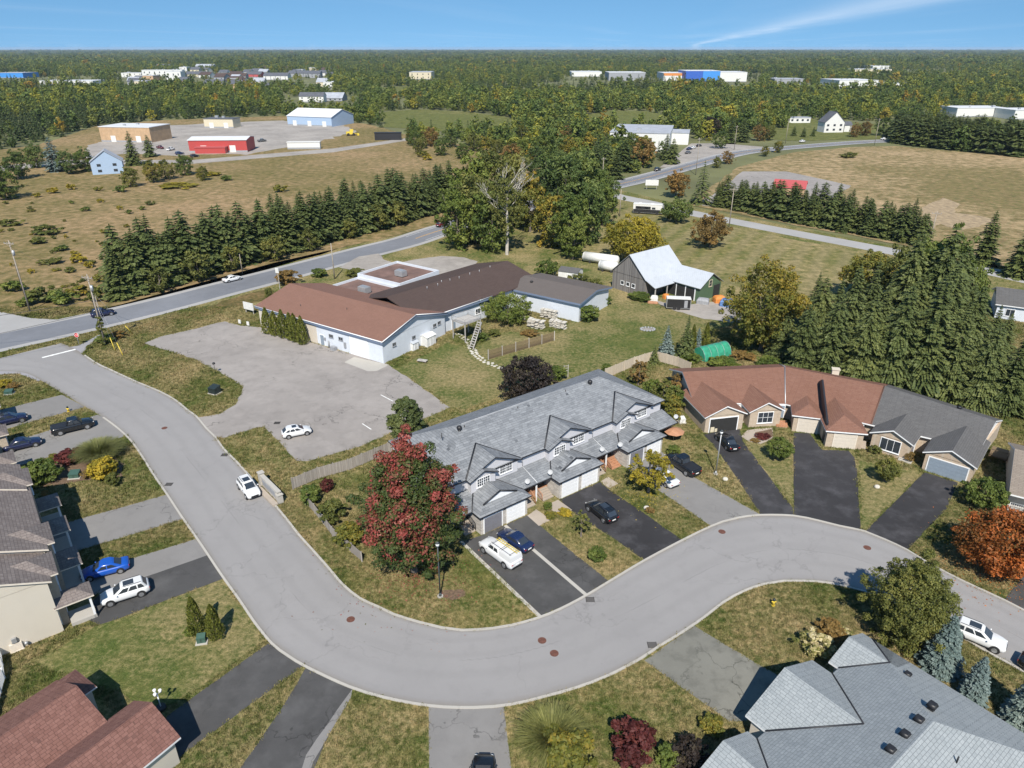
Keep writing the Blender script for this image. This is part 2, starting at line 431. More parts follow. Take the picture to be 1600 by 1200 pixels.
# street: worn wheel paths, gutter dirt, sealed joints and cracks on a (metres along, 0..1 across) UV
def street_mat(name, base):
    m, nt, b = nmat(name)
    uv = node(nt, 'ShaderNodeUVMap').outputs[0]; s = node(nt, 'ShaderNodeSeparateXYZ'); nt.links.new(uv, s.inputs[0])
    p = pos(nt); al, ac = s.outputs[0], s.outputs[1]
    big = noise(nt, p, 0.07, 4, 0.6); mid = noise(nt, p, 0.6, 5, 0.65); gr = noise(nt, p, 16.0, 2, 0.8)
    c = mix(nt, fac(nt, big, 0.3, 0.7), tuple(x * .93 for x in base), tuple(x * 1.06 for x in base))
    wob = mth(nt, 'MULTIPLY', mth(nt, 'SUBTRACT', noise(nt, p, 0.12, 3), 0.5), 0.10)
    a2 = mth(nt, 'ADD', ac, wob)
    bands = mth(nt, 'SINE', mth(nt, 'MULTIPLY', a2, 25.13))
    c = mix(nt, mth(nt, 'MULTIPLY', fac(nt, bands, 0.0, 1.0), mth(nt, 'MULTIPLY', big, 0.42)), c, tuple(x * .80 for x in base))
    c = mix(nt, mth(nt, 'MULTIPLY', fac(nt, mid, 0.52, 0.78), 0.30), c, tuple(x * .74 for x in base))
    edge = mth(nt, 'MINIMUM', ac, mth(nt, 'SUBTRACT', 1.0, ac))
    dirt = mth(nt, 'MULTIPLY', mth(nt, 'SUBTRACT', 1.0, fac(nt, mth(nt, 'ADD', edge, mth(nt, 'MULTIPLY', mid, 0.05)), 0.03, 0.09)), 0.55)
    c = mix(nt, dirt, c, (base[0] * .66, base[1] * .60, base[2] * .50))
    # centre joint and wandering sealed cracks
    j = mth(nt, 'ABSOLUTE', mth(nt, 'SUBTRACT', mth(nt, 'ADD', ac, mth(nt, 'MULTIPLY', mth(nt, 'SUBTRACT', noise(nt, p, 0.5, 4), 0.5), 0.02)), 0.5))
    k = mth(nt, 'MULTIPLY', mth(nt, 'SUBTRACT', 1.0, fac(nt, j, 0.002, 0.007)), fac(nt, noise(nt, p, 0.15, 2), 0.44, 0.58))
    vo = node(nt, 'ShaderNodeTexVoronoi', feature='DISTANCE_TO_EDGE'); vo.inputs['Scale'].default_value = 0.11
    nn = node(nt, 'ShaderNodeTexNoise'); nt.links.new(p, nn.inputs['Vector']); nn.inputs['Scale'].default_value = 0.6; nn.inputs['Detail'].default_value = 5
    sc_ = node(nt, 'ShaderNodeVectorMath', operation='SCALE'); nt.links.new(nn.outputs['Color'], sc_.inputs[0]); sc_.inputs['Scale'].default_value = 4.0
    wp = node(nt, 'ShaderNodeVectorMath', operation='ADD'); nt.links.new(p, wp.inputs[0]); nt.links.new(sc_.outputs[0], wp.inputs[1]); nt.links.new(wp.outputs[0], vo.inputs['Vector'])
    k2 = mth(nt, 'MULTIPLY', mth(nt, 'SUBTRACT', 1.0, fac(nt, vo.outputs[0], 0.002, 0.010)), fac(nt, noise(nt, p, 0.05, 2), 0.45, 0.58))
    c = mix(nt, mth(nt, 'MULTIPLY', mth(nt, 'MAXIMUM', k, k2), 0.30), c, tuple(x * .42 for x in base))
    # oil drips
    sp = fac(nt, noise(nt, p, 2.2, 1), 0.80, 0.86)
    c = mix(nt, mth(nt, 'MULTIPLY', sp, 0.6), c, tuple(x * .4 for x in base))
    c = mix(nt, 1.0, c, mix(nt, gr, (0.87, 0.87, 0.87), (1.13, 1.13, 1.13)), 'MULTIPLY')
    nt.links.new(c, b.inputs['Base Color']); b.inputs['Roughness'].default_value = 0.9; b.inputs['Specular IOR Level'].default_value = 0.25
    bump(nt, b, gr, 0.25, 0.01)
# ground and paving
plain('forest_floor', (0.125, 0.128, 0.050), 1.0, var=0.35, scale=0.02)
grass_mat('lawn', (0.078, 0.108, 0.026), (0.152, 0.148, 0.052), (0.305, 0.240, 0.122), 0.76)
grass_mat('lawn_green', (0.082, 0.110, 0.028), (0.142, 0.145, 0.050), (0.275, 0.22, 0.11), 0.68, patch=0.06)
grass_mat('mown', (0.120, 0.132, 0.042), (0.190, 0.170, 0.065), (0.32, 0.25, 0.13), 0.64, patch=0.03, fine=0.5, stripes=(R(28), 0.055, (0.27, 0.22, 0.12)))
grass_mat('dry_field', (0.135, 0.122, 0.044), (0.225, 0.170, 0.078), (0.315, 0.218, 0.122), 0.74, patch=0.014, fine=0.35)
grass_mat('bare_field', (0.150, 0.138, 0.055), (0.250, 0.180, 0.092), (0.40, 0.29, 0.175), 0.66, patch=0.012, fine=0.25)
grass_mat('green_field', (0.10, 0.12, 0.035), (0.16, 0.155, 0.055), (0.22, 0.19, 0.09), 0.3, patch=0.01, fine=0.15)
grass_mat('ditch_grass', (0.09, 0.085, 0.03), (0.17, 0.125, 0.055), (0.24, 0.16, 0.08), 0.6, patch=0.1, fine=1.2)
pave_mat('street_asphalt', (0.275, 0.270, 0.282), 0.07, 0.30, 0.22, 0.16, 0.72)
street_mat('street_worn', (0.262, 0.254, 0.252))
pave_mat('main_asphalt', (0.170, 0.178, 0.198), 0.14, 0.2, 0.25, 0.2, 0.6)
pave_mat('shoulder', (0.33, 0.325, 0.32), 0.1, 0.2, 0.15, 0.15, 0.7)
pave_mat('lot_asphalt', (0.270, 0.248, 0.232), 0.16, 0.8, 0.55, 0.4, 0.62)
pave_mat('drive_black', (0.038, 0.037, 0.040), 0.3, 0.3, 0.5, 0.75, 0.55, light=2.4)
pave_mat('drive_dark', (0.064, 0.063, 0.063), 0.25, 0.6, 0.5, 0.6, 0.55, light=1.9)
pave_mat('drive_grey', (0.205, 0.198, 0.192), 0.1, 0.7, 0.35, 0.2, 0.6)
pave_mat('drive_mottled', (0.175, 0.172, 0.150), 0.25, 0.9, 0.75, 0.3, 0.35)
pave_mat('concrete', (0.40, 0.38, 0.345), 0.1, 0.15, 0.2, 0.15, 0.75)
pave_mat('pavers', (0.36, 0.31, 0.26), 0.15, 0.0, 0.3, 0.3, 0.7)
pave_mat('gravel', (0.30, 0.275, 0.25), 0.22, 0.0, 0.6, 0.5, 0.6)
plain('line_white', (0.72, 0.72, 0.70), 0.8, var=0.2, scale=1.5)
plain('line_yellow', (0.62, 0.34, 0.06), 0.8, var=0.2, scale=1.5)
plain('mulch', (0.13, 0.085, 0.055), 1.0, var=0.4, scale=4)
plain('bare_earth', (0.30, 0.225, 0.135), 1.0, var=0.35, scale=0.6)
plain('rust_iron', (0.12, 0.05, 0.035), 0.8, var=0.3)
plain('dark_iron', (0.035, 0.033, 0.033), 0.7, var=0.3)
# buildings
roof_mat('roof_grey', (0.150, 0.160, 0.174), (0.330, 0.345, 0.362), (0.045, 0.050, 0.060), 0.34, 1.1, 0.85, 0.66)
roof_mat('roof_bluegrey', (0.250, 0.274, 0.286), (0.355, 0.380, 0.390), (0.085, 0.10, 0.115), 0.26, 0.55, 0.30, 0.7)
roof_mat('roof_redbrown', (0.190, 0.096, 0.068), (0.262, 0.146, 0.108), (0.105, 0.053, 0.040), 0.28, 0.9, 0.35)
roof_mat('roof_brownred', (0.150, 0.074, 0.060), (0.250, 0.132, 0.108), (0.05, 0.027, 0.025), 0.28, 0.5, 0.6, 0.85)
roof_mat('roof_charcoal', (0.102, 0.100, 0.100), (0.150, 0.147, 0.146), (0.05, 0.05, 0.055), 0.28, 0.9, 0.3)
roof_mat('roof_taupe', (0.155, 0.130, 0.122), (0.265, 0.230, 0.212), (0.060, 0.050, 0.050), 0.30, 0.5, 0.55, 0.8)
roof_mat('roof_tan', (0.215, 0.180, 0.150), (0.285, 0.245, 0.205), (0.13, 0.11, 0.09), 0.28, 0.9, 0.25)
roof_mat('roof_brown', (0.205, 0.112, 0.084), (0.250, 0.140, 0.106), (0.12, 0.065, 0.05), 0.30, 1.1, 0.25)
roof_mat('roof_darkbrown', (0.075, 0.052, 0.046), (0.105, 0.076, 0.066), (0.045, 0.032, 0.03), 0.30, 1.1, 0.3)
roof_mat('roof_wing', (0.125, 0.108, 0.100), (0.150, 0.130, 0.120), (0.08, 0.07, 0.065), 0.30, 1.1, 0.2)
plain('flat_roof', (0.155, 0.095, 0.078), 0.95, var=0.3, scale=0.4)
siding_mat('siding_grey', (0.54, 0.54, 0.57), 0.14)
siding_mat('siding_cream', (0.58, 0.53, 0.45), 0.13)
siding_mat('siding_white', (0.60, 0.64, 0.70), 0.30, 0.2, dirt=0.3)
siding_mat('siding_green', (0.075, 0.13, 0.075), 0.35, 0.5, True)
siding_mat('metal_blue', (0.32, 0.42, 0.56), 0.5, 0.25, True)
siding_mat('metal_red', (0.40, 0.055, 0.05), 0.5, 0.25, True)
siding_mat('metal_roof', (0.44, 0.47, 0.51), 0.6, 0.30, True, 0.35)
siding_mat('metal_redroof', (0.42, 0.085, 0.085), 0.5, 0.3, True)
stone_mat('veneer_stone', (0.50, 0.47, 0.43), (0.36, 0.335, 0.31), (0.42, 0.40, 0.37), 0.5, 0.22)
stone_mat('tan_brick', (0.47, 0.37, 0.27), (0.40, 0.30, 0.215), (0.45, 0.40, 0.33), 0.22, 0.08)
wood_mat('barn_wood', (0.135, 0.125, 0.12), (0.235, 0.22, 0.205), 0.28)
wood_mat('fence_grey', (0.25, 0.225, 0.20), (0.36, 0.33, 0.295), 0.15)
wood_mat('fence_tan', (0.45, 0.385, 0.30), (0.56, 0.49, 0.39), 0.15, gap=0.3)
wood_mat('fence_brown', (0.13, 0.09, 0.05), (0.20, 0.145, 0.085), 0.2, 'z')
wood_mat('deck_wood', (0.36, 0.175, 0.095), (0.46, 0.24, 0.14), 0.14)
wood_mat('weathered', (0.34, 0.32, 0.30), (0.48, 0.46, 0.43), 0.14)
plain('trim_white', (0.74, 0.75, 0.76), 0.5, var=0.05)
plain('trim_black', (0.022, 0.023, 0.028), 0.5, var=0.1)
plain('trim_blue', (0.155, 0.20, 0.29), 0.6, var=0.1)
plain('trim_cream', (0.62, 0.56, 0.48), 0.6, var=0.06)
plain('door_white', (0.72, 0.73, 0.74), 0.45, var=0.04)
plain('door_grey', (0.17, 0.17, 0.19), 0.5, var=0.06)
plain('door_bluegrey', (0.22, 0.27, 0.33), 0.45, var=0.06)
plain('door_beige', (0.55, 0.50, 0.43), 0.5, var=0.05)
plain('interior_shade', (0.02, 0.02, 0.02), 0.9)  # near-black colour standing in for shade inside open doorways
plain('galv', (0.42, 0.43, 0.44), 0.45, 0.5, var=0.1)
plain('pole_wood', (0.30, 0.26, 0.215), 0.9, var=0.2)
plain('pole_black', (0.05, 0.06, 0.065), 0.5, var=0.1)
plain('box_green', (0.045, 0.095, 0.075), 0.5, var=0.1)
plain('box_black', (0.02, 0.03, 0.03), 0.5, var=0.1)
plain('hydrant_yellow', (0.62, 0.46, 0.05), 0.5, var=0.1)
plain('plastic_black', (0.018, 0.018, 0.02), 0.5, var=0.1)
plain('rubber', (0.018, 0.018, 0.018), 0.9, var=0.2)
plain('rim', (0.42, 0.43, 0.45), 0.3, 0.7, var=0.1)
plain('lamp_white', (0.78, 0.79, 0.78), 0.3, var=0.03)
plain('red_plastic', (0.55, 0.03, 0.03), 0.4, var=0.05)
plain('tail_red', (0.38, 0.02, 0.02), 0.3, var=0.05)
plain('yellow_paint', (0.66, 0.50, 0.06), 0.5, var=0.1)
plain('orange_paint', (0.60, 0.22, 0.05), 0.6, var=0.1)
plain('flat_white', (0.62, 0.62, 0.60), 0.7, var=0.12)
plain('flat_tan', (0.43, 0.29, 0.17), 0.7, var=0.15, scale=0.5)
plain('flat_beige', (0.55, 0.49, 0.36), 0.7, var=0.12)
plain('flat_grey', (0.27, 0.28, 0.30), 0.7, var=0.15)
plain('flat_blue', (0.03, 0.10, 0.42), 0.5, var=0.1)
plain('flat_skyblue', (0.05, 0.24, 0.62), 0.5, var=0.1)
plain('roof_flatgrey', (0.34, 0.36, 0.40), 0.8, var=0.15, scale=0.2)
plain('roof_white', (0.60, 0.61, 0.63), 0.6, var=0.06, scale=0.2)
plain('dish_grey', (0.40, 0.41, 0.42), 0.5, var=0.05)
plain('roof_slate', (0.09, 0.095, 0.11), 0.8, var=0.2, scale=0.3)
plain('stone_pale', (0.52, 0.49, 0.43), 0.9, var=0.25, scale=2)
plain('tarp_green', (0.04, 0.27, 0.17), 0.35, var=0.25, scale=1.5)
plain('tarp_blue', (0.10, 0.20, 0.42), 0.5, var=0.25)
plain('bark', (0.15, 0.125, 0.10), 0.95, var=0.3, scale=2)
plain('bark_pale', (0.42, 0.39, 0.34), 0.95, var=0.2, scale=2)
m, nt, b = nmat('glass')
f = noise(nt, objc(nt), 1.2, 2)
nt.links.new(mix(nt, f, (0.018, 0.024, 0.032), (0.045, 0.055, 0.07)), b.inputs['Base Color']); b.inputs['Roughness'].default_value = 0.06; b.inputs['Specular IOR Level'].default_value = 0.8
# leaves
G_ = lambda *s: [(p, c) for p, c in s]
leaf_mat('leaf_green', G_((0.0, (0.050, 0.078, 0.017)), (0.5, (0.108, 0.145, 0.030)), (1.0, (0.190, 0.215, 0.052))))
leaf_mat('leaf_deep', G_((0.0, (0.044, 0.070, 0.020)), (0.5, (0.090, 0.130, 0.034)), (1.0, (0.170, 0.200, 0.058))))
leaf_mat('leaf_olive', G_((0.0, (0.060, 0.074, 0.018)), (0.5, (0.130, 0.142, 0.036)), (1.0, (0.22, 0.205, 0.055))))
leaf_mat('leaf_yellow', G_((0.0, (0.11, 0.115, 0.018)), (0.4, (0.26, 0.215, 0.026)), (1.0, (0.48, 0.36, 0.04))))
leaf_mat('leaf_yelgreen', G_((0.0, (0.060, 0.074, 0.016)), (0.5, (0.150, 0.155, 0.030)), (0.8, (0.25, 0.195, 0.032)), (1.0, (0.36, 0.24, 0.035))))
leaf_mat('leaf_orange', G_((0.0, (0.085, 0.060, 0.018)), (0.4, (0.24, 0.085, 0.022)), (0.7, (0.48, 0.130, 0.03)), (1.0, (0.56, 0.23, 0.05))))
leaf_mat('leaf_maple', G_((0.0, (0.030, 0.050, 0.016)), (0.40, (0.062, 0.092, 0.026)), (0.52, (0.105, 0.095, 0.035)), (0.62, (0.175, 0.060, 0.044)), (0.85, (0.285, 0.058, 0.054)), (1.0, (0.38, 0.17, 0.14))))
leaf_mat('leaf_rust', G_((0.0, (0.085, 0.062, 0.022)), (0.5, (0.20, 0.135, 0.045)), (1.0, (0.33, 0.20, 0.07))))
leaf_mat('leaf_purple', G_((0.0, (0.016, 0.014, 0.014)), (0.6, (0.040, 0.030, 0.026)), (1.0, (0.085, 0.070, 0.045))))
leaf_mat('leaf_burgundy', G_((0.0, (0.035, 0.012, 0.012)), (0.5, (0.105, 0.025, 0.024)), (1.0, (0.19, 0.06, 0.05))))
leaf_mat('leaf_grass', G_((0.0, (0.06, 0.075, 0.022)), (0.5, (0.15, 0.165, 0.055)), (1.0, (0.30, 0.295, 0.125))))
leaf_mat('leaf_cream', G_((0.0, (0.09, 0.11, 0.03)), (0.4, (0.24, 0.23, 0.07)), (0.6, (0.52, 0.45, 0.24)), (1.0, (0.68, 0.62, 0.45))))
leaf_mat('leaf_bare', G_((0.0, (0.16, 0.14, 0.11)), (1.0, (0.34, 0.30, 0.25))))
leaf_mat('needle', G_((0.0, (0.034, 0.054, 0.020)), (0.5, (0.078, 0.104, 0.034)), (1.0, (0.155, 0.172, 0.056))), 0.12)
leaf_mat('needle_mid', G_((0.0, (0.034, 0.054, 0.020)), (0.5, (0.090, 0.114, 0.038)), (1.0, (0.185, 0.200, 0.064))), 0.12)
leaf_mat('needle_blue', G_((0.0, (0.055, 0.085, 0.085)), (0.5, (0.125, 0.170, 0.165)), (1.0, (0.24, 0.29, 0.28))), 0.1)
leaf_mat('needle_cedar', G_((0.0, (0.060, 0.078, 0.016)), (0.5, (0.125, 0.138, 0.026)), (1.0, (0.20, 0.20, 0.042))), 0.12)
drift = [(0.0, (0.55, 0.66, 0.60)), (0.30, (0.85, 0.92, 0.82)), (0.6, (1.15, 1.1, 0.9)), (0.86, (1.35, 1.2, 0.85)), (0.96, (1.9, 1.5, 0.75)), (1.0, (2.2, 1.15, 0.75))]
leaf_mat('wood_leaf', G_((0.0, (0.062, 0.092, 0.024)), (0.5, (0.125, 0.160, 0.040)), (1.0, (0.225, 0.250, 0.072))), 0.2, inst=drift)
leaf_mat('wood_needle', G_((0.0, (0.032, 0.050, 0.022)), (0.5, (0.064, 0.086, 0.034)), (1.0, (0.120, 0.138, 0.052))), 0.1, inst=[(0, (0.8, 0.9, 0.8)), (1, (1.2, 1.15, 1.1))])
M = MAT
# ------------------------------------------------------------------ the ground, roads and paving
def catmull(pts, step=1.5):
    out = []
    n = len(pts)
    for i in range(n - 1):
        p0, p1, p2, p3 = (Vector(pts[max(i - 1, 0)]), Vector(pts[i]), Vector(pts[i + 1]), Vector(pts[min(i + 2, n - 1)]))
        k = max(1, int((p2 - p1).length / step))
        for j in range(k):
            t = j / k
            out.append(tuple(0.5 * ((2 * p1) + (p2 - p0) * t + (2 * p0 - 5 * p1 + 4 * p2 - p3) * t * t + (3 * p1 - p0 - 3 * p2 + p3) * t ** 3)))
    out.append(tuple(pts[-1]))
    return out
def pxl(lst): return [Vector(w2(*p)) for p in lst]
def offset_line(pts, d):
    out = []
    for i, p in enumerate(pts):
        a, b_ = Vector(pts[max(i - 1, 0)]), Vector(pts[min(i + 1, len(pts) - 1)])
        t = (b_ - a).normalized(); out.append((p[0] - t.y * d, p[1] + t.x * d))
    return out
rj = random.Random(5)
def ragged(pts, amp=0.0, step=1.2):
    """closed outline, subdivided and roughened so that turf edges are not ruled lines"""
    if amp <= 0: return pts
    out = []
    for i, p in enumerate(pts):
        a, b_ = Vector(p), Vector(pts[(i + 1) % len(pts)])
        k = max(1, int((b_ - a).length / step))
        for j in range(k):
            q = a.lerp(b_, j / k); out.append((q.x + rj.uniform(-amp, amp), q.y + rj.uniform(-amp, amp)))
    return out
def sheet(name, pts, z, mat, amp=0.0, kind='structure', step=1.2):
    pts = ragged([tuple(p) for p in pts], amp, step)
    mb = MB(); mb.poly([(p[0], p[1], z) for p in pts])
    me = mb.mesh(name, M[mat])
    if me.polygons[0].normal.z < 0: me.flip_normals()
    return tag(link(name, me), kind=kind)
def ribbon(name, line, w, z, mat, parent=None, kind=None):
    l, r = offset_line(line, w / 2), offset_line(line, -w / 2)
    mb = MB()
    for i in range(len(line) - 1):
        mb.poly([(*r[i], z), (*r[i + 1], z), (*l[i + 1], z), (*l[i], z)])
    o = mb.build(name, M[mat], parent)
    return tag(o, kind=kind)
def kerb(name, line, w=0.24, h=0.10, parent=None):
    l, r = offset_line(line, w / 2), offset_line(line, -w / 2)
    mb = MB()
    for i in range(len(line) - 1):
        a, b_, c, d_ = r[i], r[i + 1], l[i + 1], l[i]
        mb.poly([(*a, h), (*b_, h), (*c, h), (*d_, h)]); mb.poly([(*a, 0), (*b_, 0), (*b_, h), (*a, h)]); mb.poly([(*c, 0), (*d_, 0), (*d_, h), (*c, h)])
    return tag(mb.build(name, M['concrete'], parent), kind='structure')

sheet('ground', [(-26000, -600), (26000, -600), (26000, 27000), (-26000, 27000)], -0.12, 'forest_floor')
# grassy land around the houses, out to the road verges
sheet('lawn', pxl([(-900, 1500), (2500, 1500), (1950, 640), (1700, 455), (1560, 415), (1330, 372), (1075, 322), (960, 295), (925, 290), (700, 350), (430, 410), (180, 478), (20, 492), (-420, 560)]), 0.0, 'lawn')
sheet('back_lawn', pxl([(612, 578), (650, 560), (700, 535), (740, 545), (770, 520), (870, 520), (930, 478), (1000, 470), (1060, 484), (1150, 506), (1090, 520), (1030, 545), (945, 588), (880, 610), (800, 612), (730, 640), (703, 636), (652, 598)]), 0.006, 'lawn_green', 0.5, step=2)
sheet('front_lawn', pxl([(150, 980), (210, 962), (300, 925), (345, 905), (410, 1000), (300, 1082), (262, 1105), (190, 1085), (110, 1050), (60, 1030)]), 0.006, 'lawn_green', 0.5, step=2)
sheet('front_lawn', pxl([(1162, 690), (1210, 690), (1236, 690), (1239, 790), (1200, 740)]), 0.006, 'lawn_green', 0.15)
sheet('front_lawn', pxl([(1342, 720), (1440, 738), (1352, 828), (1347, 826)]), 0.006, 'lawn_green', 0.15)
sheet('mown_grass', pxl([(820, 330), (960, 318), (1078, 340), (1230, 372), (1330, 392), (1420, 408), (1400, 440), (1240, 470), (1120, 440), (1060, 415), (930, 400), (870, 360)]), 0.008, 'mown', 0.5, step=4)
LF = [(-200, 520), (0, 487), (52, 494), (142, 490), (182, 479), (345, 440), (540, 387), (700, 348), (838, 305), (850, 262), (760, 232), (650, 214), (575, 194), (440, 181), (250, 188), (150, 197), (60, 226), (-200, 262)]
sheet('dry_field', pxl(LF), 0.0, 'dry_field', 1.0, step=8)
RF = [(1075, 320), (1330, 368), (1440, 388), (1640, 440), (1900, 420), (1800, 262), (1600, 246), (1400, 228), (1330, 230), (1240, 238), (1150, 262)]
sheet('bare_field', pxl(RF), 0.0, 'bare_field', 1.0, step=8)
for nm, pl in (('far_meadow', [(590, 176), (650, 171), (720, 174), (790, 182), (822, 194), (800, 208), (690, 205), (600, 198)]),
               ('far_meadow', [(905, 182), (950, 173), (1010, 174), (1045, 180), (1040, 199), (920, 199)]),
               ('far_meadow', [(1075, 140), (1180, 133), (1190, 141), (1110, 147)]),
               ('far_meadow', [(590, 138), (640, 134), (652, 146), (600, 152)]),
               ('far_meadow', [(1130, 190), (1260, 186), (1400, 196), (1395, 216), (1230, 220), (1140, 212)])):
    sheet(nm, pxl(pl), 0.0, 'green_field', 2.0, step=15)
sheet('industrial_yard', pxl([(130, 246), (150, 222), (240, 205), (250, 196), (330, 193), (440, 188), (535, 196), (560, 206), (530, 212), (500, 222), (470, 226), (420, 236), (385, 243), (330, 240), (280, 243), (200, 240)]), 0.01, 'gravel', 3.0, step=7)
sheet('yard_track', pxl([(-100, 268), (100, 250), (300, 250), (520, 232), (640, 215), (640, 219), (520, 238), (300, 256), (100, 257), (-100, 278)]), 0.014, 'gravel', 0.4, step=8)
sheet('side_lot', pxl([(1085, 320), (1120, 300), (1160, 268), (1230, 268), (1330, 290), (1300, 310), (1180, 330)]), 0.01, 'lot_asphalt', 0.6, step=6)
sheet('depot_yard', pxl([(1030, 262), (1060, 240), (1080, 224), (1130, 224), (1210, 231), (1150, 240), (1075, 262)]), 0.01, 'gravel', 0.4, step=6)

# county road: shoulders, asphalt, lines
CL = [(-260, 590), (-100, 555), (90, 514), (184, 493), (270, 472), (354, 450), (425, 432), (569, 394), (636, 377), (694, 358), (810, 326), (935, 295), (1000, 280), (1063, 263), (1150, 240), (1217, 232), (1330, 223), (1397, 219.5), (1520, 213), (1680, 206)]
cl = catmull(pxl(CL), 4)
ribbon('road_shoulder', cl, 12.6, 0.012, 'shoulder', kind='structure')
main_road = ribbon('main_road', cl, 9.2, 0.020, 'main_asphalt', kind='structure')
for dd in (-0.16, 0.16): ribbon('centre_line', [Vector(p) for p in offset_line(cl, dd)][30:], 0.14, 0.028, 'line_yellow', main_road)
for dd in (-3.75, 3.75): ribbon('edge_line', [Vector(p) for p in offset_line(cl, dd)][30:], 0.13, 0.028, 'line_white', main_road)
# residential street
INNER = [(96, 536), (120, 547), (150, 567), (175, 579), (212, 596), (250, 612), (275, 626), (292, 640), (307, 651), (322, 669), (337, 684), (350, 702), (370, 722), (397, 752), (420, 778), (450, 814), (467, 836), (487, 858), (511, 885), (535, 913), (562, 935), (590, 948), (615, 960), (657, 973), (690, 981), (722, 985), (771, 982), (800, 977), (840, 966), (875, 952), (917, 930), (955, 907), (1007, 876), (1065, 845), (1110, 823), (1130, 815), (1155, 809), (1187, 805), (1240, 806), (1280, 814), (1312, 822), (1350, 830), (1382, 843), (1416, 859), (1447, 878), (1500, 906), (1569, 938), (1600, 954), (1700, 1006), (1850, 1090)]
OUTER = [(-90, 582), (0, 580), (40, 583), (70, 598), (100, 616), (132, 635), (150, 645), (180, 666), (203, 687), (222, 713), (240, 742), (262, 774), (285, 809), (315, 852), (345, 897), (375, 939), (398, 973), (425, 1006), (450, 1025), (480, 1043), (545, 1073), (600, 1090), (670, 1103), (740, 1106), (800, 1101), (850, 1089), (900, 1075), (950, 1056), (1000, 1030), (1030, 1010), (1060, 992), (1100, 965), (1131, 941), (1162, 924), (1194, 913), (1225, 908), (1256, 908), (1294, 911), (1350, 924), (1420, 952), (1484, 985), (1537, 1016), (1600, 1050), (1700, 1110), (1850, 1200)]
inner = catmull(pxl(INNER), 1.2); outer = catmull(pxl(OUTER), 1.2)
def resample(ln, n):
    ln = [Vector(p[:2]) for p in ln]; d_ = [0.0]
    for a, b_ in zip(ln, ln[1:]): d_.append(d_[-1] + (b_ - a).length)
    out = []; j = 0
    for k in range(n):
        t = d_[-1] * k / (n - 1)
        while j < len(ln) - 2 and d_[j + 1] < t: j += 1
        out.append(ln[j].lerp(ln[j + 1], min(1, max(0, (t - d_[j]) / max(1e-6, d_[j + 1] - d_[j]))))); 
    return out
ri, ro = resample(inner, 240), resample(outer, 240)
smb = MB(); run = 0.0
for k in range(239):
    st_ = ((ri[k + 1] + ro[k + 1]) / 2 - (ri[k] + ro[k]) / 2).length
    smb.poly([(*ro[k], .016), (*ro[k + 1], .016), (*ri[k + 1], .016), (*ri[k], .016)], 0, [(run, 0), (run + st_, 0), (run + st_, 1), (run, 1)]); run += st_
street = tag(smb.build('residential_street', M['street_worn']), kind='structure')
sheet('junction_apron', pxl([(-120, 590), (-20, 572), (90, 545), (123, 540), (160, 520), (120, 560), (60, 596), (30, 584)]), 0.010, 'street_asphalt')
sheet('opposite_street', pxl([(-260, 500), (0, 487), (48, 497), (100, 500), (140, 497), (60, 525), (-100, 560)]), 0.009, 'shoulder')
cut = lambda ln, a, b_: [p for p in ln if a <= ln.index(p) < b_]
kerb('kerb', [Vector(p) for p in inner[8:]]); kerb('kerb', [Vector(p) for p in outer[34:]])
ribbon('stop_line', [Vector(w2(66, 559)), Vector(w2(118, 546))], 0.6, 0.030, 'line_white', street)
# parking lot of the long commercial building, and its front drive
sheet('parking_lot', pxl([(309, 652), (345, 646), (368, 632), (381, 606), (360, 590), (330, 575), (300, 560), (265, 548), (236, 541), (226, 536), (250, 526), (300, 515), (338, 505), (352, 502), (375, 509), (412, 512), (520, 545), (600, 566), (622, 580), (652, 600), (682, 622), (703, 637), (662, 654), (560, 698), (480, 720), (464, 721), (440, 695), (412, 667), (400, 668), (352, 684), (337, 685), (318, 668)]), 0.012, 'lot_asphalt', 0.16)
sheet('front_drive', pxl([(530, 418), (560, 401), (592, 396), (600, 406), (618, 412), (650, 405), (690, 400), (725, 402), (746, 409), (735, 422), (690, 434), (600, 430), (560, 424)]), 0.024, 'gravel', 0.2)
for a, b_ in (((595, 617), (614, 627)), ((566, 662), (580, 671)), ((640, 640), (652, 634))): ribbon('stall_line', [Vector(w2(*a)), Vector(w2(*b_))], .16, .02, 'line_white', kind='structure')
lot_pad = sheet('loading_pad', pxl([(538, 566), (553, 558), (608, 570), (588, 580), (574, 580)]), 0.02, 'concrete')
# side road beyond the barn
SR = [(945, 300), (965, 307), (1000, 314), (1032, 321), (1077, 332), (1141, 345), (1229, 362), (1330, 381), (1410, 396), (1500, 414), (1600, 436), (1760, 472)]
ribbon('side_road', catmull(pxl(SR), 4), 7.6, 0.018, 'shoulder', kind='structure')
# driveways
def drive(pts, mat, z=0.014, name='driveway'): return sheet(name, pxl(pts), z, mat, 0.04)
drive([(722, 846), (751, 837), (824, 805), (868, 841), (950, 907), (917, 930), (875, 952), (845, 964), (790, 910)], 'drive_dark')
drive([(874, 781), (937, 753), (953, 766), (1008, 803), (1066, 844), (1007, 876), (960, 842), (905, 808)], 'drive_black')
drive([(980, 733), (1034, 706), (1050, 722), (1092, 750), (1188, 804), (1150, 810), (1111, 822), (1032, 768)], 'drive_grey')
drive([(1099, 679), (1155, 667), (1161, 690), (1198, 740), (1238, 793), (1240, 806), (1189, 805), (1150, 745), (1112, 692)], 'drive_black')
drive([(1240, 676), (1265, 677), (1285, 703), (1326, 704), (1335, 715), (1339, 735), (1345, 828), (1312, 822), (1240, 806)], 'drive_black')
drive([(1444, 738), (1497, 754), (1479, 795), (1417, 860), (1382, 843), (1352, 830)], 'drive_black')
drive([(1569, 938), (1600, 897), (1660, 910), (1680, 990), (1600, 953)], 'drive_dark')
